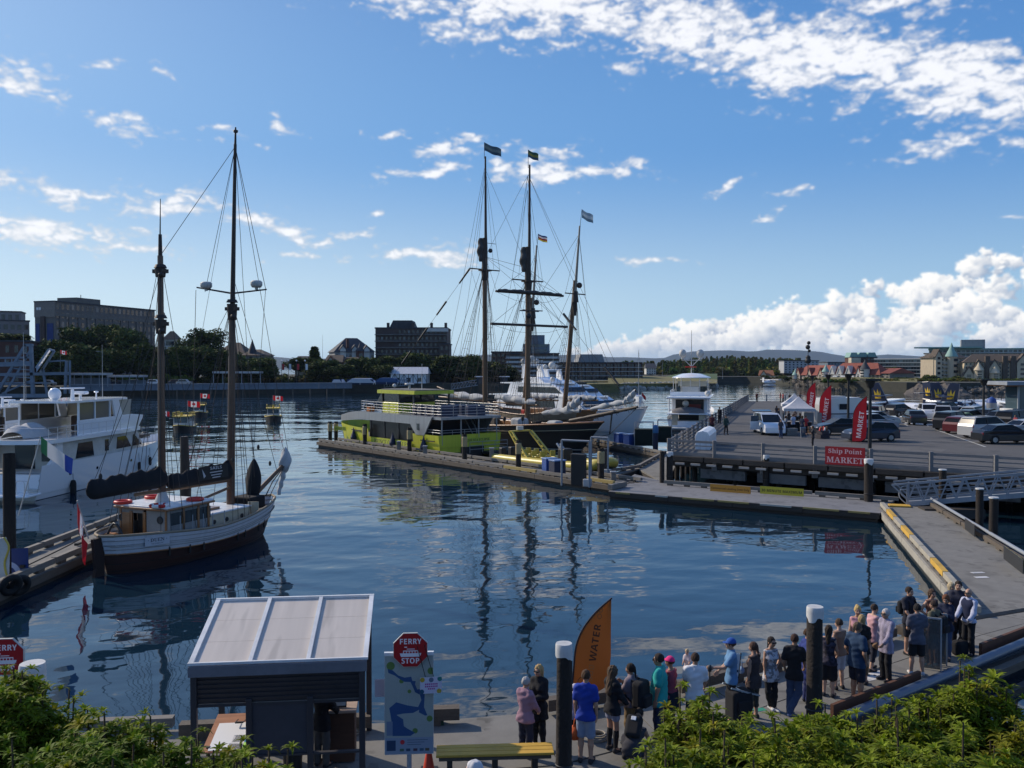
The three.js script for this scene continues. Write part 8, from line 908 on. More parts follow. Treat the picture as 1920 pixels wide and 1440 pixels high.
{const P=Pp.ae,b=capsMesh([cap(P.hip.clone().add(V(0,.06,0)),P.chest,.132,.147,1.3),cap(P.chest.clone().add(V(-.08,.05,0)),P.chest.clone().add(V(.08,.05,0)),.108,.108,1.1),cap(P.neck.clone().add(V(-.09,-.07,-.01)),P.neck.clone().add(V(.09,-.07,-.01)),.062,.062)],.02,.04,.034,.003,(x,y)=>Math.max(y-P.neck.y-.02,P.hip.y-.03-y));boxUV(b);const q=new THREE.Mesh(b,clothM([.012,.02,.06]));q.name='waistcoat';P.t.add(q);}
{const p=on(1800,1228,DK),t=thing('rucksack','black rucksack standing on the deck at the bald man\'s feet','rucksack',V(p.x,DK,p.z),.4);B().rbox(.42,.4,.3,.1,0,.2,0,0,0,0,3).mesh('sack',K.blackCloth,t);B().tube([V(-.1,.38,0),V(0,.5,0),V(.1,.38,0)],.015,10,5).mesh('handle',K.blackCloth,t);}
struct(B().box(9,.2,4.6,-2,1.9,-8.6),'walkway',K.concrete);
Pp.af=person({at:V(-.41,2.0,-9.55),h:1.72,ry:-1.9,cell:.018,label:'white haired man whose head shows at the bottom edge',top:{c:[.5,.54,.7],sleeve:'short'},bottom:{c:nav},hair:['short',[.62,.62,.63]],glasses:1,skin:0});
{const q=Pp.af.w(Pp.af.neck.clone().add(V(-.05,.03,-.2)));const t=thing('backpack','black rucksack on the white haired man\'s far shoulder','backpack',q,Pp.af.t.rotation.y);B().rbox(.28,.5,.16,.07,0,-.2,0,0,0,0,3).mesh('sack',K.blackCloth,t);B().tube([V(.1,.04,.05),V(.13,.14,.18),V(.12,.0,.3)],.025,10,6).mesh('strap',K.blackCloth,t);}
Pp.ag=person({at:V(at(603,1400,16.35).x,DK,-16.35),h:1.76,ry:2.7,label:'clerk in black jacket and grey trousers standing inside the booth',top:{c:[.008,.008,.012],sleeve:'long',len:.2},bottom:{c:[.09,.085,.08]},hair:['short',[.05,.035,.025]],armL:'low',armR:'low'});
// ---------------------------------------------------------------- on the pier: cars, market, lamps; seaplanes and terminal beyond
const paint=(k,c)=>mat('car'+k,col(...c),{roughness:.35,clearcoat:.35,metalness:.1});
const CARS={
sedan:[4.7,1.8,[[0,.42],[.02,.8],[.2,.98],[.9,1.02],[3.4,.98],[4.4,.78],[4.68,.6],[4.7,.35]],[[.55,.98],[1.25,1.4],[2.5,1.46],[3.55,.96]],.95,3.75],
hatch:[4.2,1.76,[[0,.42],[.0,.85],[.1,1.0],[2.9,1.0],[3.95,.82],[4.18,.6],[4.2,.35]],[[.08,.98],[.5,1.48],[2.1,1.54],[3.1,.98]],.8,3.35],
suv:[4.8,1.9,[[0,.5],[0,1.0],[.08,1.15],[3.4,1.14],[4.6,1.02],[4.78,.75],[4.8,.42]],[[.06,1.12],[.35,1.72],[2.7,1.78],[3.6,1.12]],.95,3.8],
van:[5.1,2.0,[[0,.42],[0,1.0],[.05,1.15],[3.9,1.1],[4.85,.9],[5.08,.65],[5.1,.35]],[[.05,1.12],[.25,1.78],[2.9,1.82],[4.2,1.08]],1.0,4.05],
camper:[6.4,2.2,[[0,.5],[0,2.1],[.1,2.75],[4.0,2.8],[4.7,2.3],[5.2,1.6],[6.2,1.2],[6.38,.8],[6.4,.4]],null,1.3,5.2],
};
function car(kind,label,p,heading,body,o={}){
const[L,W,low,gh,w0,w1]=CARS[kind],t=thing('parked_car',label,kind==='van'?'minivan':kind==='camper'?'camper van':'car',V(p.x,PH+.01,p.z),Math.atan2(-heading[1],heading[0]),'cars on the pier'),c=-L/2,arch=[];
for(const x of[w1,w0]){arch.push([x+.4,.3]);for(let i=0;i<=6;i++){const a=i/6*Math.PI;arch.push([x+.38*Math.cos(a),.36+.36*Math.sin(a)]);}arch.push([x-.4,.3]);}
const shape=[...low.map((q)=>[q[0]+c,q[1]]),[low[low.length-1][0]+c,.3],...arch.map((q)=>[q[0]+c,q[1]])];shape.push([c,.32]);
const g=B();g.prism(shape,W,null,.07);{const q=g.a[0].attributes.position;for(let i=0;i<q.count;i++){const y=q.getY(i),x=Math.abs(q.getX(i))/(L/2);q.setZ(i,q.getZ(i)*(1-.10*Math.max(0,x-.6)/ .4-.05*Math.max(0,y-.7)));}}g.a[0].computeVertexNormals();g.mesh('body',body,t);
if(gh){const taper=(b,k)=>{const q=b.a[0].attributes.position;for(let i=0;i<q.count;i++){const y=q.getY(i);q.setZ(i,q.getZ(i)*(1-.2*clamp((y-1)/ .7)));}b.a[0].computeVertexNormals();return b;};taper(B().prism(gh.map((q)=>[q[0]+c,q[1]]),W-.16,null,.03)).mesh('windows',mat('carGlass',col(.008),{roughness:.12,specularIntensity:.45}),t);const top=gh.slice(1,3),rb=B();rb.prism([[top[0][0]+c-.1,top[0][1]- .05],[top[0][0]+c+.06,top[0][1]+.03],[top[1][0]+c-.05,top[1][1]+.04],[top[1][0]+c+.12,top[1][1]- .05]],W-.2,null,.03);taper(rb).mesh('roof',body,t);for(const s of[1,-1]){const z0=s*(W/2-.09),z1=s*(W/2-.24);for(const[a,b2]of[[gh[0],gh[1]],[gh[3],gh[2]]])B().bar(V(a[0]+c,a[1],z0),V(b2[0]+c,b2[1],z1),.07,.06).mesh('pillar',body,t);const xm=(gh[1][0]+gh[2][0])/ 2+c;B().bar(V(xm,gh[0][1],z0),V(xm,gh[1][1]+.02,z1),.08,.05).mesh('pillar',K.black,t);B().rbox(.14,.13,.2,.04,gh[3][0]+c-.45,gh[3][1]+.1,s*(W/2+.05)).mesh('wing_mirror',body,t);}}else{for(const s of[1,-1])B().box(1.1,.6,.03,c+2.2,1.9,s*(W/2-.05)).mesh('window',K.glass,t);B().box(1.0,.6,W-.1,c+4.75,1.95,0,0,0,-.9).mesh('windscreen',K.glass,t);B().rbox(2.2,.22,1.2,.08,c+1.6,2.9,0).mesh('roof_box',K.offwhite,t);B().box(3.6,.1,W+.01,c+2.2,1.15,0).mesh('side_stripe',K.navy,t);}
for(const x of[w0,w1])for(const s of[1,-1]){const w=B().put(new THREE.CylinderGeometry(.33,.33,.22,18),x+c,.33,s*(W/2-.12),0,Math.PI/2).mesh('wheel',K.rubber,t);B().put(new THREE.CylinderGeometry(.2,.2,.23,10),x+c,.33,s*(W/2-.115),0,Math.PI/2).mesh('rim',K.silver,w);}
const hy=low[low.length-2][1]+.02;for(const s of[1,-1]){B().rbox(.1,.14,.38,.04,L/2-.07,hy+.04,s*(W/2-.32)).mesh('headlight',mat('lampGlass',col(.6,.6,.58),{roughness:.1}),t);B().rbox(.08,.2,.26,.03,-L/2+.02,low[1][1]- .02,s*(W/2-.22)).mesh('tail_light',mat('tailRed',col(.35,.01,.01),{roughness:.2}),t);}B().box(.03,.11,.3,-L/2-.015,.62,0).mesh('number_plate',K.white,t);B().rbox(.06,.16,.9,.02,L/2-.02,hy-.08,0).mesh('grille',K.black,t);
if(o.rack)for(const s of[1,-1])B().bar(V(c+.6,gh[1][1]+.12,s*.65),V(c+2.6,gh[2][1]+.1,s*.65),.04).mesh('roof_rail',K.darkMetal,t);
if(o.open){B().box(1.0,.75,.06,c+3.5,.8,W/2+.45,-1.1).mesh('open_door',body,t);B().box(.85,.5,.03,c+3.5,1.42,W/2+.45,-1.1).mesh('door_window',K.glassBlue,t);B().box(.95,.06,W-.3,c-.35,1.95,0,0,0,-.12).mesh('raised_tailgate',K.glass,t);}
return t;
}
const gnd=(px,py)=>on(px,py,PH),cb=paint('Black',[.008,.009,.012]),cs=paint('Silver',[.36,.37,.38]),cw=paint('White',[.7,.71,.72]),cd=paint('Dark',[.02,.022,.026]);
car('van','white minivan with open driver\'s door and raised tailgate beside the market tents',gnd(1441,813),[-.06,1],cw,{open:1});
car('hatch','dark blue wagon nearest the tall market flag, left of the car park',gnd(1632,827),[-1,.12],paint('Navy',[.012,.018,.035]));car('sedan','dark low car parked behind the market display, left of the flag',gnd(1572,815),[-1,.1],cd);
car('hatch','silver hatchback half hidden behind the dark wagon',gnd(1640,806),[.95,-.2],cs);car('sedan','pale silver car farther back behind the dark wagon',gnd(1642,798),[.95,-.2],paint('Pale',[.4,.43,.45]));car('suv','dark red black four wheel drive beside the camper van',gnd(1643,790),[.6,-.8],paint('Maroon',[.05,.012,.014]));car('camper','white camper van with blue stripe behind the market flags',gnd(1588,795),[.97,-.2],paint('Camper',[.5,.5,.49]));
car('sedan','dark saloon seen from behind with white number plate',gnd(1714,795),[.25,-1],cd);car('suv','white pickup like wagon behind the dark saloon',gnd(1741,786),[-.3,1],cw);car('suv','dark glazed four wheel drive facing us beside the white wagon',gnd(1768,791),[-.45,.9],cs,{rack:1});
car('suv','black hatch backed four wheel drive left of the red car',gnd(1788,806),[.8,-.6],cb);car('hatch','black car with long roof behind the red car',gnd(1820,796),[.8,-.6],cd);car('sedan','dark car with white roof glint under the lamp post',gnd(1852,792),[.8,-.6],cd);car('hatch','dark red hatchback between the black and silver wagons',gnd(1808,812),[.85,-.5],paint('Red',[.09,.008,.012]));car('hatch','lime green car tail peeping out beside the red hatchback',gnd(1806,804),[.85,-.5],paint('Lime',[.22,.32,.03]));car('suv','silver four wheel drive wagon with roof rails at the right',gnd(1851,820),[.93,-.3],cs,{rack:1});car('sedan','black saloon seen from its side at the right edge',gnd(1885,831),[1,-.06],cb);car('sedan','pale car partly cut off at the right edge behind the black saloon',gnd(1930,819),[.95,-.2],cs);
[[1878,797,'sedan','dark saloon in the second row near the terminal',cd],[1905,803,'suv','black wagon in the second row at the right edge',cb],[1800,786,'sedan','dark low car in the farthest row before the seaplanes',cb],[1828,787,'hatch','grey hatchback in the farthest row before the seaplanes',cs],[1775,781,'suv','black wagon at the far left of the farthest row',cb],[1688,781,'hatch','small dark hatchback behind the dark saloon seen from behind',cd]].forEach(([px,py,k,l,m],i)=>car(k,l,gnd(px,py),[.8,-.6+.1*(i % 3)],m));
for(const[a,b]of[[[1752,798],[1764,803]],[[1694,794],[1702,798]],[[1756,806],[1848,838]],[[1735,796],[1741,799]]]){const p=gnd(...a),q=gnd(...b),m=B();m.bar(lv(p,PH+.004),lv(q,PH+.004),.14,.006);struct(m,'road_marking',mat('lineWorn',col(.5,.5,.48),{map:'asphalt'}));}
[[1632,54.5,712,'tall black lamp post with square head at the front of the pier'],[1591,78,702,'black lamp post behind the middle market flag'],[1553,99,703,'black lamp post beside the farther market flag'],[1523,126,705,'black lamp post farthest out on the pier'],[1845,76,712,'black lamp post among the parked cars at the right']].forEach(([px,D,top,l])=>{const p=at(px,690,D),H=EYE+(690-top)/ F*D-PH,t=thing('lamp_post',l,'lamp post',V(p.x,PH,p.z));B().rod(V(0,0,0),V(0,H-.5,0),.13,.1,8).mesh('post',K.black,t);B().cyl(.2,.16,.8,0,0,0,10).mesh('base',K.black,t);B().cyl(.2,.34,.45,0,H-.5,0,8).box(.95,.12,.95,0,H,0).mesh('lamp_head',K.black,t);});
{const p=at(1515,690,140),t=thing('signal_mast','thin mast with dark ball shaped fittings at the pier\'s far corner','mast',V(p.x,PH,p.z));B().rod(V(0,0,0),V(0,10.3,0),.1,.04,6).mesh('mast',K.darkMetal,t);for(const[y,x,r]of[[10.1,.1,.3],[9.4,-.05,.38],[8.8,.2,.25],[7.7,0,.4],[7.2,0,.5]])B().ball(r,x,y,0).mesh('fitting',K.black,t);}
[[1497,783,783,66,'white canopy tent with pointed top over the crowded market stall'],[1489,765,771,54,'farther white canopy tent behind the first']].forEach(([px,py,fy,wpx,l])=>{const p=gnd(px,fy+24),D=-p.z,w=wpx/F*D*.84,t=thing('canopy_tent',l,'tent',p,-.25),H=2.15;B().grid((u,v)=>{const a=u*6.2832+Math.PI/4,k=1/Math.max(Math.abs(Math.cos(a)),Math.abs(Math.sin(a)))*(1-v),sag=Math.sin(v*3.14)*.12;return[Math.cos(a)*k*w/2,H+v*1.15-sag,-Math.sin(a)*k*w/2];},32,8,.5).mesh('roof',K.tent,t);for(const[x,z,r]of[[0,w/2,0],[0,-w/2,0],[w/2,0,1],[-w/2,0,1]])B().box(r?.02:w,.26,r?w:.02,x,H-.12,z).mesh('valance',K.tent,t);for(const x of[-1,1])for(const z of[-1,1])B().box(.05,H,.05,x*w*.49,H/2,z*w*.49).mesh('pole',K.alu,t);B().box(w*.8,.06,.8,0,.9,w*.3).mesh('table',K.canvas,t);B().box(w*.78,.85,.7,0,.44,w*.3).mesh('table_cloth',K.blackCloth,t);});
const mk=printMat('marketFeather',256,768,(g,W,H)=>{g.fillStyle='#b3151c';g.fillRect(0,0,W,H);g.save();g.translate(W*.52,H*.94);g.rotate(-Math.PI/2+.13);g.fillStyle='#e4d7d6';g.font='bold 118px sans-serif';g.fillText('MARKET',0,20);g.restore();},{roughness:.8,transmission:.3,side:THREE.DoubleSide});
[[1597,829,742,'nearest and largest red market feather flag by the dark wagon'],[1535,795,721,'middle red market feather flag beside the camper van'],[1511,772,716,'farthest red market feather flag behind the canopy tents']].forEach(([px,py,top,l])=>{const p=gnd(px,py+2),D=-p.z,H=(py+2-top)/ F*D;featherFlag(l,p,H,.35,H*.29,mk,0,.04,K.black);});
{const p=on(1557,866,PH),ry=Math.atan2(-Pd.z,Pd.x),q=P0.clone().addScaledVector(Pd,(p.x-P0.x)/ Pd.x).addScaledVector(inward,.04);signBoard('market_banner','red market banner hung on the railing at the front of the pier','banner',V(q.x,PH+.6,q.z),ry,2.35,1.12,printMat('marketBanner',512,256,(g,W,H)=>{g.fillStyle='#ad171c';g.fillRect(0,0,W,H);g.fillStyle='#dfb9b6';g.textAlign='center';g.font='bold 84px serif';g.fillText('Ship Point',W/2,92,480);g.font='bold 112px serif';g.fillText('MARKET',W/2,226,480);}));}
[[1484,817,.9,.7,[.2,.2,.19],'grey crate stack in front of the market stall'],[1506,820,.5,.9,[.25,.3,.35],'pale blue framed display board by the market stall'],[1542,822,1.0,.7,[.05,.04,.05],'dark table of wares behind the red banner'],[1519,812,.8,.6,[.12,.07,.04],'brown wooden chest by the market stall']].forEach(([px,py,w,h,c,l],i)=>{const p=gnd(px,py),t=thing(['crate','display_board','table','chest'][i],l,['crate','display board','table','chest'][i],p,.2*i),m=mat('clutter'+i,col(...c),{map:'grime'});if(i===1){B().box(w,h,.06,0,h/2,0,0,-.15).mesh('board',m,t);B().box(w*.9,h*.8,.07,0,h/2,.01,0,-.15).mesh('face',K.glassBlue,t);}else{B().rbox(w,h*.48,.7,.03,0,h*.24,0).mesh('lower_box',m,t);B().rbox(w*.9,h*.46,.6,.03,.04,h*.73,0,.15).mesh('upper_box',m,t);if(i===2)for(let k=0;k<6;k++)B().rbox(.14,.2+.3*rnd(),.14,.03,-.4+k*.16,h+.1,rr(-.2,.2),0,0,rr(-.3,.3)).mesh('ware',[K.red,K.white,K.varnish,K.offwhite,K.red,K.sparPale][k],t);}});
{const p=gnd(1521,806),t=thing('display_screen','grey folding lattice display panels beside the camper van','display panel',p,-.9);for(let i=0;i<3;i++){B().box(.9,1.5,.03,i*.85-.8,.95,(i % 2)*.5,i % 2?.6:-.6).mesh('panel',K.greyPaint,t);}}
{const p=gnd(1318,842),d=P2.clone().sub(P0).normalize(),t=thing('storage_cabinets','row of white round topped cabinets along the pier\'s left railing','cabinet',V(p.x,PH,p.z),Math.atan2(-d.z,d.x));for(let i=0;i<6;i++){const b=B();b.prism([[-.5,0],[.5,0],[.5,1.0],[.35,1.25],[0,1.35],[-.35,1.25],[-.5,1.0]],.88,M4.makeRotationY(Math.PI/2).setPosition(i*.95,0,0),.03);b.mesh('cabinet',K.white,t);}}
const tiny=(px,py,h,ry,c,b,l,o={})=>person({at:gnd(px,py),h,ry,cell:.034,label:l,top:{c,sleeve:o.sl||'short',len:.08},bottom:{c:b,type:o.bt||'pants'},hair:[o.hs||'short',o.hc||brn],armL:o.a||'low',armR:o.b||'down',step:o.st||0,fem:o.f,skin:rnd()*2|0});
tiny(1335,813,1.72,2.8,[.10,.02,.025],blk,'person in dark red walking along the pier\'s left railing',{st:.3});tiny(1361,815,1.7,.3,[.03,.06,.05],blk,'person in a green grey coat walking alone on the open pier',{sl:'long',bt:'tight',st:.3});tiny(1349,794,1.75,2.4,blk,blk,'person in black by the railing beside the stern facing yacht',{sl:'long'});
[[1464,822,[.04,.045,.06],'man in dark clothes at the corner of the white minivan'],[1473,815,[.2,.22,.26],'person in grey at the market stall\'s left end'],[1487,813,[.45,.5,.6],'person in pale blue leaning over the crates at the stall'],[1500,806,[.03,.03,.04],'person in black at the middle of the market stall'],[1511,815,[.5,.03,.03],'person in a red top at the right of the market stall'],[1504,817,[.02,.03,.06],'person in navy before the right half of the stall'],[1479,800,[.02,.02,.025],'person in black under the nearer tent'],[1491,799,[.06,.04,.04],'person in brown under the nearer tent'],[1460,797,[.02,.022,.03],'person in dark coat left of the nearer tent'],[1456,787,[.03,.03,.04],'person in dark coat by the farther tent'],[1524,842,[.03,.025,.03],'stallholder behind the railing left of the red banner'],[1470,789,[.14,.1,.09],'person in tan between the two tents']].forEach(([px,py,c,l],i)=>tiny(px,py,1.6+.15*((i*7)% 3)/ 2,i*1.7,c,i % 3?blk:jean,l,{a:['low','hold','pocket'][i % 3],f:i % 2,hs:i % 2?'bob':'short'}));
[[1419,754,[.10,.02,.02],'small figure in dark red at the pier\'s far railing'],[1463,754,[.3,.02,.02],'small figure in bright red at the pier\'s far end'],[1468,755,[.4,.1,.1],'small figure in pink red at the pier\'s far end'],[1481,757,[.03,.02,.03],'small dark figure at the pier\'s far end'],[1500,755,[.02,.02,.03],'small dark figure at the far corner of the pier'],[1904,812,[.3,.05,.06],'person in red and white by the cars at the right']].forEach(([px,py,c,l],i)=>tiny(px,py,1.65,i,c,blk,l));
function seaplane(label,px,D,yaw,tail){
const p=at(px,690,D),t=thing('seaplane',label,'seaplane',V(p.x,0,p.z),yaw),nv=mat('planeNavy',col(.012,.018,.05),{roughness:.3}),wh=K.gel,ye=mat('planeYellow',col(.65,.42,.02),{roughness:.4});
B().grid((u,v)=>{const a=v*6.2832,r=u<.18?.35+.6*Math.sqrt(u/.18):u<.55?.95:lerp(.95,.22,(u-.55)/ .45),x=4.6-u*12;return[x,2.5+Math.sin(a)*r+(u>.55?(u-.55)*1.2:0),Math.cos(a)*r*.85];},24,14,1).mesh('fuselage',wh,t);
B().rbox(2.0,.3,17,.12,1.2,3.55,0).mesh('wing',wh,t);B().rbox(1.3,.16,5.4,.06,-6.8,4.4,0).mesh('tailplane',nv,t);B().prism([[-5.6,3.0],[-7.8,3.1],[-8.2,6.0],[-7.1,6.1]],.24,null,.05).mesh('fin',nv,t);B().prism([[-6.7,4.0],[-7.5,4.0],[-7.7,5.2],[-7.35,4.6],[-7.2,5.3],[-6.95,4.5],[-6.85,5.1]],.28).mesh('fin_emblem',ye,t);B().prism([[-3,1.7],[-7.6,2.7],[-7.6,3.5],[-4.6,3.2]],1.2,null,.1).mesh('tail_paint',nv,t);
for(const s of[1,-1]){B().grid((u,v)=>{const a=v*6.2832,r=.42*Math.pow(Math.sin(Math.PI*clamp(.03+u*.95)),.5);return[4.6-u*9,.35+Math.sin(a)*r,s*1.7+Math.cos(a)*r];},16,10,1).mesh('float',wh,t);for(const x of[2.6,-1.4])B().bar(V(x,.7,s*1.7),V(x-.3,1.9,s*.7),.12).mesh('strut',K.alu,t);B().bar(V(1.2,1.8,s*.8),V(1.2,3.4,s*4),.14).mesh('wing_strut',K.alu,t);B().lathe([[.0,0],[.32,.3],[.36,1.2],[.2,2.2],[0,2.4]],0,0,0,12).mesh('engine',nv,t).position.set(2.9,3.4,s*2.6);t.children[t.children.length-1].rotation.z=Math.PI/2;const d=B();for(let k=0;k<3;k++)d.box(.04,1.1,.14,3.0,3.4+.5*Math.cos(k*2.1),s*2.6+.5*Math.sin(k*2.1),0,k*2.1);d.mesh('propeller',K.black,t);for(let k=0;k<4;k++)B().box(.4,.4,.04,1.6-k*1.1,2.75,s*.83).mesh('window',K.glass,t);}
return t;
}
seaplane('seaplane with tall navy tail at the left of the row, nose left',1675,118,2.5);seaplane('seaplane with yellow marked navy tail, second from the left of the row',1752,112,-.75);seaplane('seaplane with broad shining wing behind the silver wagons, third from the left',1818,122,-1.2);seaplane('seaplane beside the terminal building at the right of the row',1868,118,-.35);
{const p=at(1443,690,380),t=thing('seaplane','tiny white seaplane on the far water left of the market flags','seaplane',V(p.x,.3,p.z),.4);B().ball(.9,0,1.6,0,4,1,1).box(1.6,.25,12,.6,2.7,0).box(.2,2,1.2,-3.4,2.6,0).mesh('airframe',K.gel,t);for(const s of[1,-1])B().ball(.4,0,.2,s*1.5,6,1,1).mesh('float',K.gel,t);}
{const a=at(1662,690,104),t=floatDock('pale grey floating dock behind the parked cars, seaplanes moored to it',[V(a.x,.5,a.z),V(a.x+42,.5,a.z+10),V(a.x+42,.5,a.z+5),V(a.x,.5,a.z-5)],{deck:mat('paleDeck',col(.4,.4,.41),{map:'deck'})});
const c=at(1874,690,96),b=thing('seaplane_terminal','flat roofed glass seaplane terminal with overhanging roof at the right edge','terminal',V(c.x+.6,.5,c.z),-.05);B().box(16,2.9,3,9,1.6,-1.5).mesh('lower_wall',K.white,b);B().box(15,2.6,2.5,9,4.3,-1.5).mesh('glass_wall',K.glassBlue,b);for(let i=0;i<=6;i++)B().box(.18,2.6,.2,1.6+i*2.4,4.3,-.2).mesh('mullion',K.alu,b);B().box(19,.4,5,9,5.95,-1).mesh('roof',K.greyPaint,b);B().box(18.6,.12,4.6,9,5.68,-1).mesh('soffit',mat('soffitWood',col(.36,.15,.05),{map:'wood'}),b);
const wr=(key,txt,bg,fg,w,h,x,y,z)=>{const m=B();m.add(plate(w,h));const q=m.mesh('lettering',printMat(key,512,96,(g,W,H)=>{g.fillStyle=bg;g.fillRect(0,0,W,H);g.fillStyle=fg;g.font='bold 78px sans-serif';g.textAlign='center';g.fillText(txt,W/2,76,500);}),b,true);q.position.set(x,y,z);};wr('seaLetters','SEAPLANE','#5d6872','#e2e2e2',4.2,.7,3.0,2.75,.03);wr('whaleLetters','WHALE W','#8d9399','#f0f0f0',3.2,.55,4.0,.95,.06);
B().box(14,.12,4,6,.1,3).mesh('apron',K.concreteDark,b);B().rbox(9,.5,.6,.05,5,.4,2.6).mesh('red_planter',mat('planterRed',col(.12,.03,.02),{map:'grime'}),b);const rl=B();for(let i=0;i<=10;i++)rl.box(.05,1,.05,i*1.4,.9,4.6);rl.box(14,.06,.06,7,1.35,4.6).box(14,.05,.05,7,.9,4.6);rl.mesh('railing',K.alu,b);
const k=at(1860,690,110),v=thing('beacon','blue and grey channel marker drum on a post near the terminal','beacon',V(k.x,0,k.z));B().cyl(.25,.25,2.6,0,-.5,0).mesh('post',K.timberDark,v);B().cyl(.6,.6,1.6,0,2.1,0,14).mesh('drum',K.silver,v);B().lathe([[.6,0],[.5,.5],[0,.8]],0,3.7,0,14).mesh('cap',K.blue,v);}
[[1079,912,826,52],[1124,893,820,31]].forEach(([px,py,top,w],i)=>{const p=on(px,py,DK),D=-p.z,h=(py-top)/ F*D,W=w/F*D,t=thing('gate_frame',['grey tubular goalpost frame nearest us on the long float','grey tubular goalpost frame farther back on the long float'][i],'frame',p,-.5);for(const s of[-.5,.5])B().rod(V(s*W*1.1,0,0),V(s*W*1.1,h,0),.07,.07,8).mesh('post',K.greyPaint,t);B().rod(V(-W*.55,h,0),V(W*.55,h,0),.07,.07,8).mesh('top_bar',K.greyPaint,t);B().rbox(W*.55,h*.7,.4,.05,0,h*.35,-.5).mesh('dispenser',K.black,t);B().rbox(.5,.5,.4,.05,W*.4,.25,-.3).mesh('meter_box',K.alu,t);});
[[1031,888,'blue lidded bin beside the grey gate frames'],[1045,892,'dark blue bin right of the blue lidded bin'],[1162,833,'blue bin on the finger float behind the inflatable'],[1180,835,'second blue bin on the finger float behind the inflatable']].forEach(([px,py,l],i)=>{const p=on(px,py,DK),t=thing('storage_bin',l,'bin',p,.4+i*.1);B().rbox(.95,1.05,.8,.05,0,.53,0).mesh('bin',i===1?K.navy:K.blue,t);B().rbox(1.02,.1,.87,.03,0,1.1,0).mesh('lid',mat('lidBlue',col(.12,.2,.38),{roughness:.4}),t);});
[[922,868,.7],[748,850,.6],[797,858,.55],[1150,905,.4]].forEach(([px,py,h],i)=>{const p=on(px,py-4,DK),t=thing('service_pedestal',['grey service pedestal between the whale boat\'s stern and the inflatable','grey service pedestal in front of the whale boat\'s lettering','small grey pedestal right of the whale boat\'s lettering','low bollard at the float\'s corner'][i],'pedestal',p);B().rbox(.35,h*1.5,.3,.04,0,h*.75,0).mesh('post',K.timberGrey,t);B().rbox(.42,.08,.36,.03,0,h*1.5,0).mesh('cap',K.alu,t);});
{const a=on(1085,822,DK),b=on(1243,852,DK),n=V(-.2,0,-1);const t=floatDock('narrow dark finger float behind the yellow inflatable',[a,b,b.clone().add(V(.4,0,-2.2)),a.clone().add(V(.4,0,-2.2))],{deck:K.deckWood});bullRail(t,a,b,DK,{len:4,lift:.1});
[[1207,836,34,44,'dark netted pen with grey frame on the finger float'],[1246,830,26,42,'smaller netted pen with grey frame beside the blue topped pile']].forEach(([px,py,w,h,l],i)=>{const p=on(px,py,DK),D=-p.z,W=w/F*D,H=h/F*D,q=thing('net_pen',l,'pen',p,-.2);B().box(W,H*.7,1.6,0,H*.36,-.6).mesh('netting',mat('netDark',col(.02,.028,.02),{roughness:1,map:'grime'}),q);for(const s of[-.5,.5])for(const z of[.2,-1.4])B().rod(V(s*W,0,z),V(s*W,H,z),.04,.04,6).mesh('post',K.alu,q);for(const z of[.2,-1.4])B().rod(V(-W/2,H,z),V(W/2,H,z),.04,.04,6).mesh('top_rail',K.alu,q);});
const c=on(1229,839,DK),u=thing('mooring_pile','dark blue topped pile at the finger float','pile',V(c.x,0,c.z));B().cyl(.26,.25,2.6,0,-.6,0,14).mesh('shaft',K.navy,u);B().lathe([[.28,0],[.28,.5],[.2,.75],[0,.8]],0,1.9,0,14).mesh('cap',mat('capBlue',col(.03,.14,.3),{roughness:.4}),u);}
// ---------------------------------------------------------------- shrubs on the bank below us
struct(B().grid((u,v)=>[lerp(-14,16,u),lerp(4.6,1.2,Math.pow(v,.9))+.3*(fbm(u*12,v*6,3)- .5),lerp(-1.5,-8.4,v)],30,12,0),'bank',mat('soil',col(.035,.028,.02),{map:'grime',roughness:1}));
function leafWhorl(sd,n,len,wid){
reseed(sd);const pos=[],cl=[];
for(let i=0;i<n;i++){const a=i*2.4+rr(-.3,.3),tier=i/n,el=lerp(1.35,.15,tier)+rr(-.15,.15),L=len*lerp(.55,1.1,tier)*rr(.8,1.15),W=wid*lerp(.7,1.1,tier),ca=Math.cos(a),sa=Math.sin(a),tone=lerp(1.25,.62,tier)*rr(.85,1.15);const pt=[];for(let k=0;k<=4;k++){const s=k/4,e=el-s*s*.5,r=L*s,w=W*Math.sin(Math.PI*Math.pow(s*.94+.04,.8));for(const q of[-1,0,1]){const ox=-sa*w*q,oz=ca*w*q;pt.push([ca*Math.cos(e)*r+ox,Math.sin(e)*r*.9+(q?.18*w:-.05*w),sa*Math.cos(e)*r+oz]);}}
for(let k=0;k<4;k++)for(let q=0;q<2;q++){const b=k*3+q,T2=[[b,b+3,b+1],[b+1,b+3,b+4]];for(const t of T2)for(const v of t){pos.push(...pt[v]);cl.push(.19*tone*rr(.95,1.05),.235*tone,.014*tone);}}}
const g=new THREE.BufferGeometry();g.setAttribute('position',new THREE.Float32BufferAttribute(pos,3));g.setAttribute('color',new THREE.Float32BufferAttribute(cl,3));g.computeVertexNormals();return g;
}
const shrubLeaf=new THREE.MeshPhysicalMaterial({name:'shrubLeaf',vertexColors:true,roughness:.7,side:THREE.DoubleSide,transmission:.45,specularIntensity:.2}),WH=[leafWhorl(3,13,.082,.0105),leafWhorl(4,15,.072,.009),leafWhorl(5,11,.095,.011)],twig=mat('twig',col(.07,.05,.03),{roughness:.9});
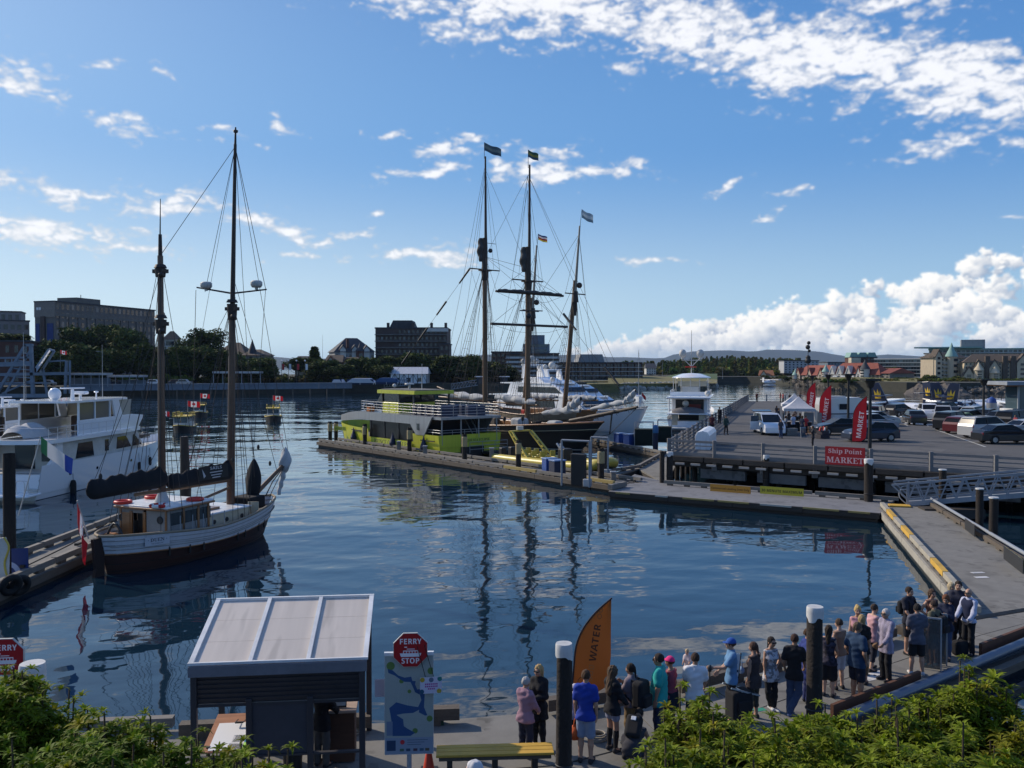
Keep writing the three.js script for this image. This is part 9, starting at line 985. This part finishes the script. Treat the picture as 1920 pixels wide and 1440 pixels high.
function shrub(label,px,py,D,rx,ry,n,sd,tint,tall=0){
reseed(sd);const p=at(px,py,D),top=p.y,base=V(p.x,top-ry*2-.3,p.z),t=thing('shrub',label,'shrub',base,0),M=new THREE.Matrix4(),l=[[],[],[]],tw=B();
n=n*2.5|0;for(let i=0;i<n;i++){const a=rr(0,6.28),v=rr(-.45,1),q=Math.sqrt(Math.max(0,1-v*v)),d=Math.pow(rnd(),.22)*(.52+.68*vn(a*2.6+sd*3.1,v*3.4)),x=Math.cos(a)*q*d*rx,y=ry+v*d*ry+.3,z=Math.sin(a)*q*d*rx*.75;const sc=rr(.6,1.35),tilt=rr(-.5,.5);M.compose(V(x,y,z),Q.setFromEuler(E3.set(tilt+z*.3,rr(0,6.28),-x*.35+rr(-.35,.35))),V(sc,sc,sc));l[rnd()*3|0].push([M.clone(),d*(.55+.45*v)]);if(i % 24===0)tw.rod(V(x*.25,.2,z*.25),V(x*.96,y-.02,z*.96),.012,.005,4,true);}
for(let k=0;k<tall*3;k++){const x=rr(-.8,.8)*rx,h=rr(.08,.36),y0=2*ry*(.9-.25*(x/rx)**2)+.2,z=rr(-.3,.3)*rx;tw.rod(V(x*.9,y0-.5,z),V(x,y0+h,z),.01,.005,4,true);for(let j=0;j<4;j++){M.compose(V(x+rr(-.05,.05),y0+h-j*.09,z+rr(-.05,.05)),Q.setFromEuler(E3.set(rr(-.3,.3),rr(0,6),rr(-.3,.3))),V(.9-j*.06,1,.9-j*.06));l[k % 3].push([M.clone(),.9]);}}
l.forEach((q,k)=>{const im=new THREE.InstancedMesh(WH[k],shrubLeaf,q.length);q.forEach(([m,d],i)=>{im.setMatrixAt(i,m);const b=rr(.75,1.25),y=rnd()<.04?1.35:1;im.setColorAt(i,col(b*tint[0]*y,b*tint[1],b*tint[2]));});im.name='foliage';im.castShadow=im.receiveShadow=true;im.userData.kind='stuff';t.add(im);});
B().rod(V(0,-.6,0),V(0,ry,0),.05,.03,7).mesh('stem',twig,t);stuff(tw.mesh('twig',twig,t));return t;
}
const G1=[1,1.05,.8],G2=[1.05,1.08,.8],G3=[.7,.85,.7];
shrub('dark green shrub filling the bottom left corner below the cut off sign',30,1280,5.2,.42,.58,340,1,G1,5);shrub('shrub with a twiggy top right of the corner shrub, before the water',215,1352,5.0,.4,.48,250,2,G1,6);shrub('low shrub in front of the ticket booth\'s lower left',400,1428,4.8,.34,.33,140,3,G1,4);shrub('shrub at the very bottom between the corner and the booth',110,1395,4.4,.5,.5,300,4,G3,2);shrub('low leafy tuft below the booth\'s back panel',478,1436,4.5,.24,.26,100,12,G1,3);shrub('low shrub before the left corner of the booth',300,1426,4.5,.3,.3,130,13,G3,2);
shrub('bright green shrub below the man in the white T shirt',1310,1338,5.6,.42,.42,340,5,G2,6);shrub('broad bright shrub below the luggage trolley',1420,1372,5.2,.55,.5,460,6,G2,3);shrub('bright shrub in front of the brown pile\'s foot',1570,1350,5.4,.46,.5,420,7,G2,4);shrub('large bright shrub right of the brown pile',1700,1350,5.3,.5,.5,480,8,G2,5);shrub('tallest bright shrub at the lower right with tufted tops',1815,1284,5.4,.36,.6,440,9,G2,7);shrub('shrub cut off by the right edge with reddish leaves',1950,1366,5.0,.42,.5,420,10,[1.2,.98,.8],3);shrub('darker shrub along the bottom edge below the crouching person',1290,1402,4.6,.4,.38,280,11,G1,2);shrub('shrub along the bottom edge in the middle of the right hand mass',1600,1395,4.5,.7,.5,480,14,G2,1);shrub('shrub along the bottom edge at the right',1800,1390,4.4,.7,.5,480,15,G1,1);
renderer.render(scene,camera);
